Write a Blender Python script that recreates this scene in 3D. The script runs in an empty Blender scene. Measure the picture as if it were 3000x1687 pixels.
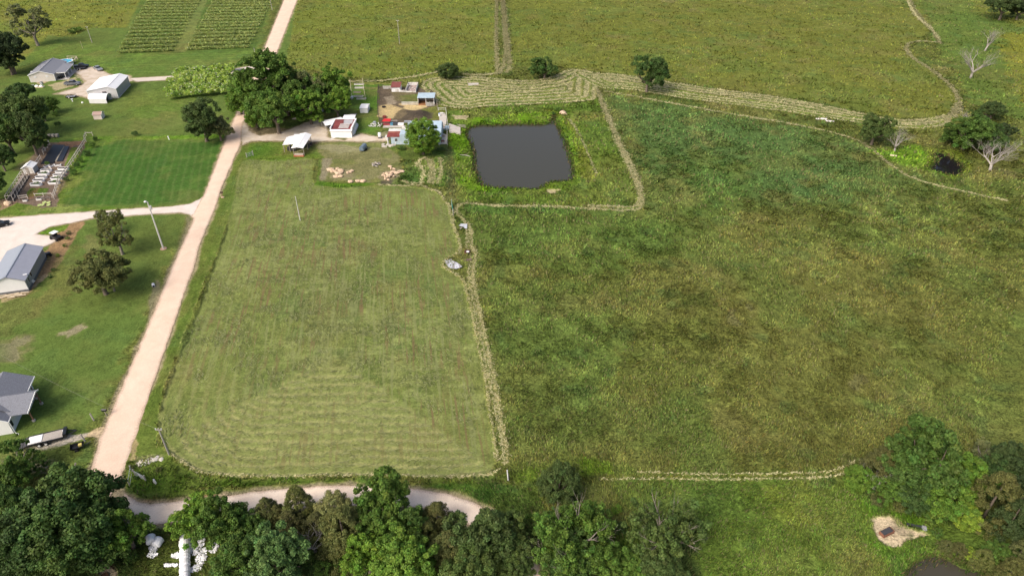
import bpy, math, random
import numpy as np
from math import radians as R, sin, cos, pi, hypot, atan2
random.seed(7)
sc = bpy.context.scene
COL = sc.collection
# ------------------------------------------------------------------ camera
CAM_H = 84.0; FPX = 2000.0; TILT = R(35)
cam_d = bpy.data.cameras.new("camera"); cam = bpy.data.objects.new("camera", cam_d); COL.objects.link(cam)
cam.location = (0, 0, CAM_H); cam.rotation_euler = (R(90) - TILT, 0, 0)
cam_d.sensor_width = 36; cam_d.lens = 24; cam_d.clip_start = 0.5; cam_d.clip_end = 9000
sc.camera = cam
# ------------------------------------------------------------------ sky and sun
SUN_EL = R(44); SUN_AZ = R(226)          # azimuth of the sun, counted from +X towards +Y
w = bpy.data.worlds.new("World"); sc.world = w; w.use_nodes = True
nt = w.node_tree; bg = nt.nodes['Background']
sky = nt.nodes.new('ShaderNodeTexSky'); sky.sky_type = 'NISHITA'; sky.sun_disc = False
sky.sun_elevation = SUN_EL; sky.sun_rotation = R(90) - SUN_AZ
sky.air_density = .8; sky.dust_density = 6.0; sky.ozone_density = .8
nt.links.new(sky.outputs[0], bg.inputs[0]); bg.inputs[1].default_value = 0.15
sd = bpy.data.lights.new("sun", 'SUN'); sd.energy = 1.5; sd.angle = R(26); sd.color = (1, 0.95, 0.87)
sun = bpy.data.objects.new("sun", sd); COL.objects.link(sun)
sun.rotation_euler = (pi / 2 - SUN_EL, 0, SUN_AZ + pi / 2)
sun.location = (-80, -20, 150)
sc.view_settings.view_transform = 'Standard'; sc.view_settings.look = 'None'
sc.view_settings.exposure = 0.48; sc.view_settings.gamma = 1.0
# ------------------------------------------------------------------ helpers
K = 3000 / 2576.0
def G(x, y, z=0.0):
    dx = (x - 1500) / FPX; dy = (843.5 - y) / FPX
    d = (dx, cos(TILT) + dy * sin(TILT), -sin(TILT) + dy * cos(TILT)); t = (z - CAM_H) / d[2]
    return (d[0] * t, d[1] * t)
def gd(x, y, z=0.0): return G(x * K, y * K, z)
def D(*p): return np.array([gd(p[i], p[i + 1]) for i in range(0, len(p), 2)])
def N(*p): return np.array([G(p[i], p[i + 1]) for i in range(0, len(p), 2)])
def Z(ox, oy, s, *p): return np.array([G(ox + p[i] / s, oy + p[i + 1] / s) for i in range(0, len(p), 2)])
def mpp(x, y, z=0): return G(x + 1, y, z)[0] - G(x, y, z)[0]
_tab = np.random.RandomState(3).rand(256, 256)
def vnoise(x, y, seed=0):
    x = x + seed * 17.31; y = y + seed * 9.17
    xi = np.floor(x).astype(int); yi = np.floor(y).astype(int); fx = x - xi; fy = y - yi
    fx = fx * fx * (3 - 2 * fx); fy = fy * fy * (3 - 2 * fy)
    a = _tab[xi & 255, yi & 255]; b = _tab[(xi + 1) & 255, yi & 255]; c = _tab[xi & 255, (yi + 1) & 255]; d = _tab[(xi + 1) & 255, (yi + 1) & 255]
    return (a * (1 - fx) + b * fx) * (1 - fy) + (c * (1 - fx) + d * fx) * fy
def fbm(x, y, scale, octv=4, seed=0, gain=0.55):
    s = 0; a = 1; t = 0; f = 1.0 / scale
    for o in range(octv):
        s = s + a * vnoise(x * f, y * f, seed + o * 5); t += a; a *= gain; f *= 2.03
    return s / t
def dist_line(X, Y, pts, closed=False):
    d = np.full(X.shape, 1e9); n = len(pts)
    for i in range(n if closed else n - 1):
        ax, ay = pts[i]; bx, by = pts[(i + 1) % n]; ux, uy = bx - ax, by - ay; L = ux * ux + uy * uy + 1e-9
        t = np.clip(((X - ax) * ux + (Y - ay) * uy) / L, 0, 1)
        d = np.minimum(d, np.hypot(X - ax - t * ux, Y - ay - t * uy))
    return d
def inside(X, Y, pts):
    r = np.zeros(X.shape, bool); n = len(pts)
    for i in range(n):
        x1, y1 = pts[i]; x2, y2 = pts[(i + 1) % n]
        if y1 == y2: continue
        c = ((y1 > Y) != (y2 > Y)) & (X < (x2 - x1) * (Y - y1) / (y2 - y1) + x1); r ^= c
    return r
def sdf(X, Y, pts):                       # positive inside
    d = dist_line(X, Y, pts, True); return np.where(inside(X, Y, pts), d, -d)
def smooth(pts, it=2, closed=True):
    pts = [tuple(p) for p in pts]
    for _ in range(it):
        q = []; n = len(pts)
        for i in range(n if closed else n - 1):
            a = pts[i]; b = pts[(i + 1) % n]
            q += [(a[0] * .75 + b[0] * .25, a[1] * .75 + b[1] * .25), (a[0] * .25 + b[0] * .75, a[1] * .25 + b[1] * .75)]
        if not closed: q = [pts[0]] + q + [pts[-1]]
        pts = q
    return np.array(pts)
def sstep(a, b, x): t = np.clip((x - a) / (b - a), 0, 1); return t * t * (3 - 2 * t)

# ---- objects
def tag(o, label=None, cat=None, group=None, kind=None):
    if label: o['label'] = label
    if cat: o['category'] = cat
    if group: o['group'] = group
    if kind: o['kind'] = kind
    return o
def thing(name, label, cat, x, y, z=0, rz=0, group=None):
    o = bpy.data.objects.new(name, None); COL.objects.link(o); o.location = (x, y, z); o.rotation_euler = (0, 0, R(rz)); o.empty_display_size = .3
    return tag(o, label, cat, group)
class MB:
    def __init__(s): s.v = []; s.f = []; s.st = []
    def add(s, vs, fs):
        n = len(s.v); s.st.append((n, len(s.f))); s.v += [tuple(v) for v in vs]; s.f += [tuple(i + n for i in f) for f in fs]; return s
    def box(s, x0, x1, y0, y1, z0, z1, rz=0, c=None):
        vs = [(x0, y0, z0), (x1, y0, z0), (x1, y1, z0), (x0, y1, z0), (x0, y0, z1), (x1, y0, z1), (x1, y1, z1), (x0, y1, z1)]
        if rz:
            cx, cy = c if c else ((x0 + x1) / 2, (y0 + y1) / 2); a = R(rz)
            vs = [(cx + (x - cx) * cos(a) - (y - cy) * sin(a), cy + (x - cx) * sin(a) + (y - cy) * cos(a), z) for x, y, z in vs]
        return s.add(vs, [(0, 3, 2, 1), (4, 5, 6, 7), (0, 1, 5, 4), (1, 2, 6, 5), (2, 3, 7, 6), (3, 0, 4, 7)])
    def prism(s, poly, z0, z1):
        n = len(poly); vs = [(p[0], p[1], z0) for p in poly] + [(p[0], p[1], z1) for p in poly]
        return s.add(vs, [tuple(range(n - 1, -1, -1)), tuple(range(n, 2 * n))] + [(i, (i + 1) % n, n + (i + 1) % n, n + i) for i in range(n)])
    def slab(s, quad, t=0.1):             # a sloping quad with thickness t downwards
        vs = list(quad) + [(x, y, z - t) for x, y, z in quad]; n = len(quad)
        return s.add(vs, [tuple(range(n)), tuple(range(2 * n - 1, n - 1, -1))] + [(i, n + i, n + (i + 1) % n, (i + 1) % n) for i in range(n)])
    def bar(s, a, b, w=.1, h=None):
        h = h or w; ax, ay, az = a; bx, by, bz = b; dx, dy, dz = bx - ax, by - ay, bz - az; L = math.sqrt(dx * dx + dy * dy + dz * dz) or 1
        d = (dx / L, dy / L, dz / L); u = (-d[1], d[0], 0); l = hypot(u[0], u[1])
        u = (1, 0, 0) if l < 1e-4 else (u[0] / l, u[1] / l, 0)
        v = (d[1] * u[2] - d[2] * u[1], d[2] * u[0] - d[0] * u[2], d[0] * u[1] - d[1] * u[0]); vs = []
        for p in (a, b):
            for i, j in ((-1, -1), (1, -1), (1, 1), (-1, 1)): vs.append(tuple(p[k] + u[k] * i * w / 2 + v[k] * j * h / 2 for k in range(3)))
        return s.add(vs, [(0, 3, 2, 1), (4, 5, 6, 7), (0, 1, 5, 4), (1, 2, 6, 5), (2, 3, 7, 6), (3, 0, 4, 7)])
    def tube(s, pts, rad, n=7, caps=True):
        rings = []
        for i, p in enumerate(pts):
            q = pts[min(i + 1, len(pts) - 1)]; o = pts[max(i - 1, 0)]; d = [q[k] - o[k] for k in range(3)]
            L = math.sqrt(sum(c * c for c in d)) or 1; d = [c / L for c in d]
            ref = (0, 0, 1) if abs(d[2]) < .9 else (1, 0, 0)
            u = (d[1] * ref[2] - d[2] * ref[1], d[2] * ref[0] - d[0] * ref[2], d[0] * ref[1] - d[1] * ref[0]); l = math.sqrt(sum(c * c for c in u)); u = [c / l for c in u]
            v = (d[1] * u[2] - d[2] * u[1], d[2] * u[0] - d[0] * u[2], d[0] * u[1] - d[1] * u[0]); r = rad[i] if hasattr(rad, '__len__') else rad
            rings.append([tuple(p[k] + r * (u[k] * cos(2 * pi * j / n) + v[k] * sin(2 * pi * j / n)) for k in range(3)) for j in range(n)])
        vs = [p for r in rings for p in r]; fs = []
        for i in range(len(pts) - 1):
            for j in range(n): fs.append((i * n + j, i * n + (j + 1) % n, (i + 1) * n + (j + 1) % n, (i + 1) * n + j))
        if caps: fs += [tuple(range(n - 1, -1, -1)), tuple(range((len(pts) - 1) * n, len(pts) * n))]
        return s.add(vs, fs)
    def blob(s, cx, cy, cz, rx, ry, rz, seg=10, rings=6, jit=.12, rnd=random, flat=-1.0):
        vs = []; fs = []
        for i in range(rings + 1):
            t = pi * i / rings
            for j in range(seg):
                a = 2 * pi * j / seg; k = 1 + rnd.uniform(-jit, jit); vs.append((cx + rx * k * sin(t) * cos(a), cy + ry * k * sin(t) * sin(a), cz + max(rz * k * cos(t), flat * rz)))
        for i in range(rings):
            for j in range(seg): fs.append((i * seg + j, (i + 1) * seg + j, (i + 1) * seg + (j + 1) % seg, i * seg + (j + 1) % seg))
        return s.add(vs, fs)
    def loft(s, secs):                    # list of equal-length closed rings
        n = len(secs[0]); vs = [p for r in secs for p in r]; fs = []
        for i in range(len(secs) - 1):
            for j in range(n): fs.append((i * n + j, i * n + (j + 1) % n, (i + 1) * n + (j + 1) % n, (i + 1) * n + j))
        fs += [tuple(range(n - 1, -1, -1)), tuple(range((len(secs) - 1) * n, len(secs) * n))]
        return s.add(vs, fs)
    def each(s, name, m, parent=None, smoothf=False):      # every added piece becomes an object of its own
        st = s.st + [(len(s.v), len(s.f))]
        for (v0, f0), (v1, f1) in zip(st, st[1:]): MB().add(s.v[v0:v1], [tuple(i - v0 for i in f) for f in s.f[f0:f1]]).build(name, m, parent, smoothf)
    def build(s, name, m, parent=None, smoothf=False, loc=None):
        me = bpy.data.meshes.new(name); me.from_pydata(s.v, [], s.f); me.materials.append(m)
        if smoothf: me.polygons.foreach_set('use_smooth', [True] * len(me.polygons))
        o = bpy.data.objects.new(name, me); COL.objects.link(o)
        if parent: o.parent = parent
        if loc: o.location = loc
        return o
def copy_tree(o, parent=None):
    c = o.copy(); COL.objects.link(c); c.parent = parent
    for ch in o.children: copy_tree(ch, c)
    return c
# ---- materials
def newmat(name):
    m = bpy.data.materials.new(name); m.use_nodes = True; n = m.node_tree; b = n.nodes['Principled BSDF']; b.inputs['Specular IOR Level'].default_value = .25; return m, n, b
def nd(n, t, **kw):
    x = n.nodes.new(t)
    for k, v in kw.items():
        if k in x.inputs: x.inputs[k].default_value = v
        else: setattr(x, k, v)
    return x
_mats = {}
def mat(name, col, rough=.7, var=.25, scale=1.5, metal=0, bump=.0, dirt=None, spec=.3, col2=None):
    if name in _mats: return _mats[name]
    m, n, b = newmat(name); b.inputs['Roughness'].default_value = rough; b.inputs['Metallic'].default_value = metal; b.inputs['Specular IOR Level'].default_value = spec
    tc = nd(n, 'ShaderNodeTexCoord'); no = nd(n, 'ShaderNodeTexNoise', Scale=scale, Detail=6.0, Roughness=.65); n.links.new(tc.outputs['Object'], no.inputs['Vector'])
    mr = nd(n, 'ShaderNodeMapRange'); mr.inputs['From Min'].default_value = .3; mr.inputs['From Max'].default_value = .7; n.links.new(no.outputs['Fac'], mr.inputs['Value'])
    c2 = col2 or tuple(c * (1 - var) for c in col); c1 = col if col2 else tuple(min(1, c * (1 + var * .4)) for c in col)
    mx = nd(n, 'ShaderNodeMix', data_type='RGBA'); mx.inputs[6].default_value = (*c2, 1); mx.inputs[7].default_value = (*c1, 1)
    n.links.new(mr.outputs[0], mx.inputs[0]); out = mx.outputs[2]
    if dirt:
        n2 = nd(n, 'ShaderNodeTexNoise', Scale=scale * .35, Detail=8.0, Roughness=.7, Distortion=.6); n.links.new(tc.outputs['Object'], n2.inputs['Vector'])
        m2 = nd(n, 'ShaderNodeMapRange'); m2.inputs['From Min'].default_value = .5; m2.inputs['From Max'].default_value = .68; n.links.new(n2.outputs['Fac'], m2.inputs['Value'])
        x2 = nd(n, 'ShaderNodeMix', data_type='RGBA'); n.links.new(m2.outputs[0], x2.inputs[0]); n.links.new(out, x2.inputs[6]); x2.inputs[7].default_value = (*dirt, 1); out = x2.outputs[2]
    n.links.new(out, b.inputs['Base Color'])
    if bump:
        bp = nd(n, 'ShaderNodeBump', Strength=.6, Distance=bump); n.links.new(no.outputs['Fac'], bp.inputs['Height']); n.links.new(bp.outputs[0], b.inputs['Normal'])
    _mats[name] = m; return m
def ribbed(name, col, rough=.45, pitch=.3, axis='X', dirt=None, metal=0.0, var=.12):
    """sheet metal: standing ribs as bump plus faint weathering"""
    if name in _mats: return _mats[name]
    m = mat(name, col, rough, var, .8, metal, 0, dirt, .4); n = m.node_tree; b = n.nodes['Principled BSDF']
    tc = n.nodes['Texture Coordinate']; sp = nd(n, 'ShaderNodeSeparateXYZ'); n.links.new(tc.outputs['Object'], sp.inputs[0])
    mu = nd(n, 'ShaderNodeMath', operation='MULTIPLY'); n.links.new(sp.outputs[axis], mu.inputs[0]); mu.inputs[1].default_value = 2 * pi / pitch
    si = nd(n, 'ShaderNodeMath', operation='SINE'); n.links.new(mu.outputs[0], si.inputs[0])
    pw = nd(n, 'ShaderNodeMath', operation='GREATER_THAN'); n.links.new(si.outputs[0], pw.inputs[0]); pw.inputs[1].default_value = .75
    bp = nd(n, 'ShaderNodeBump', Strength=.5, Distance=.04); n.links.new(pw.outputs[0], bp.inputs['Height']); n.links.new(bp.outputs[0], b.inputs['Normal'])
    return m
# ================================================================== THE LAND: outlines (world metres, found from where they lie in the photo)
road_L = N(832,-40, 832,0, 767,160, 672,380, 655,425, 595,578)
road_Lb = N(568,640, 506,780, 429,966, 329,1200, 292,1284, 266,1381, 262,1425, 275,1475, 325,1515, 437,1538, 504,1530, 600,1515, 700,1505, 850,1490, 1000,1481, 1130,1479, 1230,1487, 1320,1510, 1390,1545, 1450,1590, 1490,1640, 1510,1700, 1515,1790)
road_R = N(1600,1790, 1592,1690, 1572,1640, 1540,1580, 1490,1535, 1440,1500, 1383,1469, 1305,1444, 1225,1432, 1128,1422, 1029,1421, 930,1424, 800,1434, 670,1450, 527,1467, 440,1478, 400,1470, 362,1440, 347,1405, 350,1370, 361,1340, 388,1270, 413,1200, 480,1027, 547,838, 570,780, 582,723, 629,613, 643,565, 704,424, 712,360, 745,300, 805,171, 871,0, 871,-40)
road_poly = np.vstack([road_L, N(591,581, 560,634), road_Lb, road_R])
drive_mid = N(600,572, 588,583, 553,598, 495,606, 349,614, 262,621, 145,628, 0,640, -130,652, -160,830, -30,850, 0,800, 40,790, 90,725, 130,722, 165,707, 158,692, 105,686, 116,680, 150,664, 204,655, 262,641, 349,634, 437,628, 524,623, 553,628, 572,640)
drive_farm = N(712,424, 738,413, 831,413, 900,420, 940,414, 1000,413, 1060,416, 1130,414, 1140,405, 1085,398, 1060,392, 1030,400, 1010,412, 960,404, 958,370, 950,352, 925,352, 890,362, 850,380, 800,393, 760,398, 738,390, 726,375, 715,350, 700,380)
drive_far = N(780,186, 700,200, 600,213, 540,219, 480,225, 375,230, 400,240, 560,231, 640,224, 700,219, 770,205)
pad_far = N(375,220, 330,222, 300,208, 262,196, 215,212, 235,222, 250,240, 225,258, 190,268, 158,276, 205,278, 250,284, 262,290, 300,262, 390,236)
pond_poly = smooth(Z(1200,180,3.15, 510,650,560,605,620,583,800,583,1000,573,1200,575,1260,578,1318,545,1328,500,1342,500,1346,560,1380,610,1410,670,1440,740,1470,830,1500,940,1515,1000,1515,1070,1480,1100,1420,1105,1350,1105,1270,1120,1220,1160,1180,1175,1080,1180,980,1165,880,1162,740,1163,650,1140,620,1050,595,980,585,920,597,880,570,780,540,710), 1)
pond2_poly = smooth(Z(2250,0,2.415, 1165,1085,1210,1075,1260,1090,1310,1120,1370,1150,1390,1190,1370,1230,1290,1245,1250,1225,1190,1215,1140,1190,1130,1180,1190,1150,1195,1115), 1)
pond3_poly = smooth(N(2640,1730, 2650,1695, 2667,1664, 2687,1643, 2714,1632, 2744,1630, 2774,1637, 2801,1650, 2828,1660, 2855,1670, 2890,1690, 2930,1730, 2900,1800, 2700,1810), 1)
hay_poly = smooth(D(615,400,700,405,795,393,783,440,793,466,850,475,945,467,1060,472,1105,487,1130,522,1142,580,1155,635,1115,655,1115,680,1165,705,1190,800,1215,930,1235,1050,1250,1160,1238,1192,1100,1200,900,1192,700,1198,540,1195,480,1175,430,1140,405,1100,402,1050,430,950,470,860,520,730,560,610,590,500,600,430), 1)
swath_a = smooth(D(1058,208,1095,195,1180,193,1250,200,1330,207,1395,196,1425,176,1470,178,1500,188,1504,245,1490,256,1400,262,1250,268,1170,274,1110,268,1075,238), 1)
swath_b = smooth(D(1425,176,1500,186,1570,190,1650,203,1750,220,1900,238,2050,262,2150,284,2250,304,2330,302,2395,288,2385,320,2300,328,2200,316,2100,302,1950,280,1800,260,1650,240,1580,226,1505,226), 1)
E2 = lambda *p: smooth(D(*p), 2, False)
hay_lines = [   # (polyline, half width m)
 (E2(1250,0,1248,90,1251,188), .5), (E2(1262,-5,1272,100,1272,150,1262,182,1252,188), .55), (E2(1267,-5,1278,110,1284,170,1275,185), .5),
 (E2(1500,226,1530,290,1560,360,1600,440,1616,490,1617,522,1600,533,1480,528,1380,521,1250,521,1180,513,1155,516,1146,528,1155,545,1178,565,1187,590,1184,620,1199,645,1189,680,1192,720,1207,790,1222,860,1237,930,1252,1010,1266,1090,1276,1150,1272,1168), .34),
 (E2(1500,226,1525,290,1552,360,1592,440,1608,490,1609,515,1592,525,1480,520), .35),
 (E2(1171,560,1177,600,1172,625,1187,650,1176,690,1184,730,1197,800,1213,870,1230,950,1248,1040,1262,1120,1270,1170), .1),
 (D(945,465,1060,470,1105,485,1130,520,1142,570,1157,612,1160,635,1120,655,1114,672,1148,692,1168,710,1181,760,1201,860,1221,950,1236,1050,1251,1160), .16),
 (E2(430,1143,480,1178,530,1196,700,1201,900,1196,1000,1196,1150,1203,1240,1197,1257,1182), .1),
 (E2(1600,1190,1800,1196,2000,1193,2100,1190,2150,1160,2240,1147), .02), (E2(1510,1207,1650,1206,1800,1208,2000,1206,2090,1203,2130,1189), .04),
 (E2(1520,232,1700,264,1850,292,1950,306,2100,336,2160,356,2200,382,2240,420,2300,455,2380,475,2450,490,2530,508), .25),
 (E2(2287,-5,2300,30,2340,70,2366,112), .5), (E2(2366,108,2290,105,2278,122,2290,145,2340,175,2390,215,2415,255,2407,290,2380,305), .45),
 (E2(2362,100,2340,72,2300,40,2283,0), .3), (E2(2410,262,2395,290,2375,306), .6),
 (E2(870,205,960,205,1030,195,1100,184), .4), (E2(1165,188,1200,192,1250,188), .5),
 (E2(600,425,580,500,548,610,505,730,455,860,420,960,398,1050,398,1105,420,1135), -.2),
 (E2(1045,420,1062,395,1075,400,1085,430,1080,462), .35), (E2(1060,465,1068,440,1062,420,1050,410), .3), (E2(1108,395,1110,430,1108,445,1100,465), .3), (E2(1085,400,1095,430,1088,465), .3),
 (E2(1010,455,1030,462,1060,466), .4), (E2(1430,300,1460,345,1480,390,1500,440), .05)]
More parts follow.
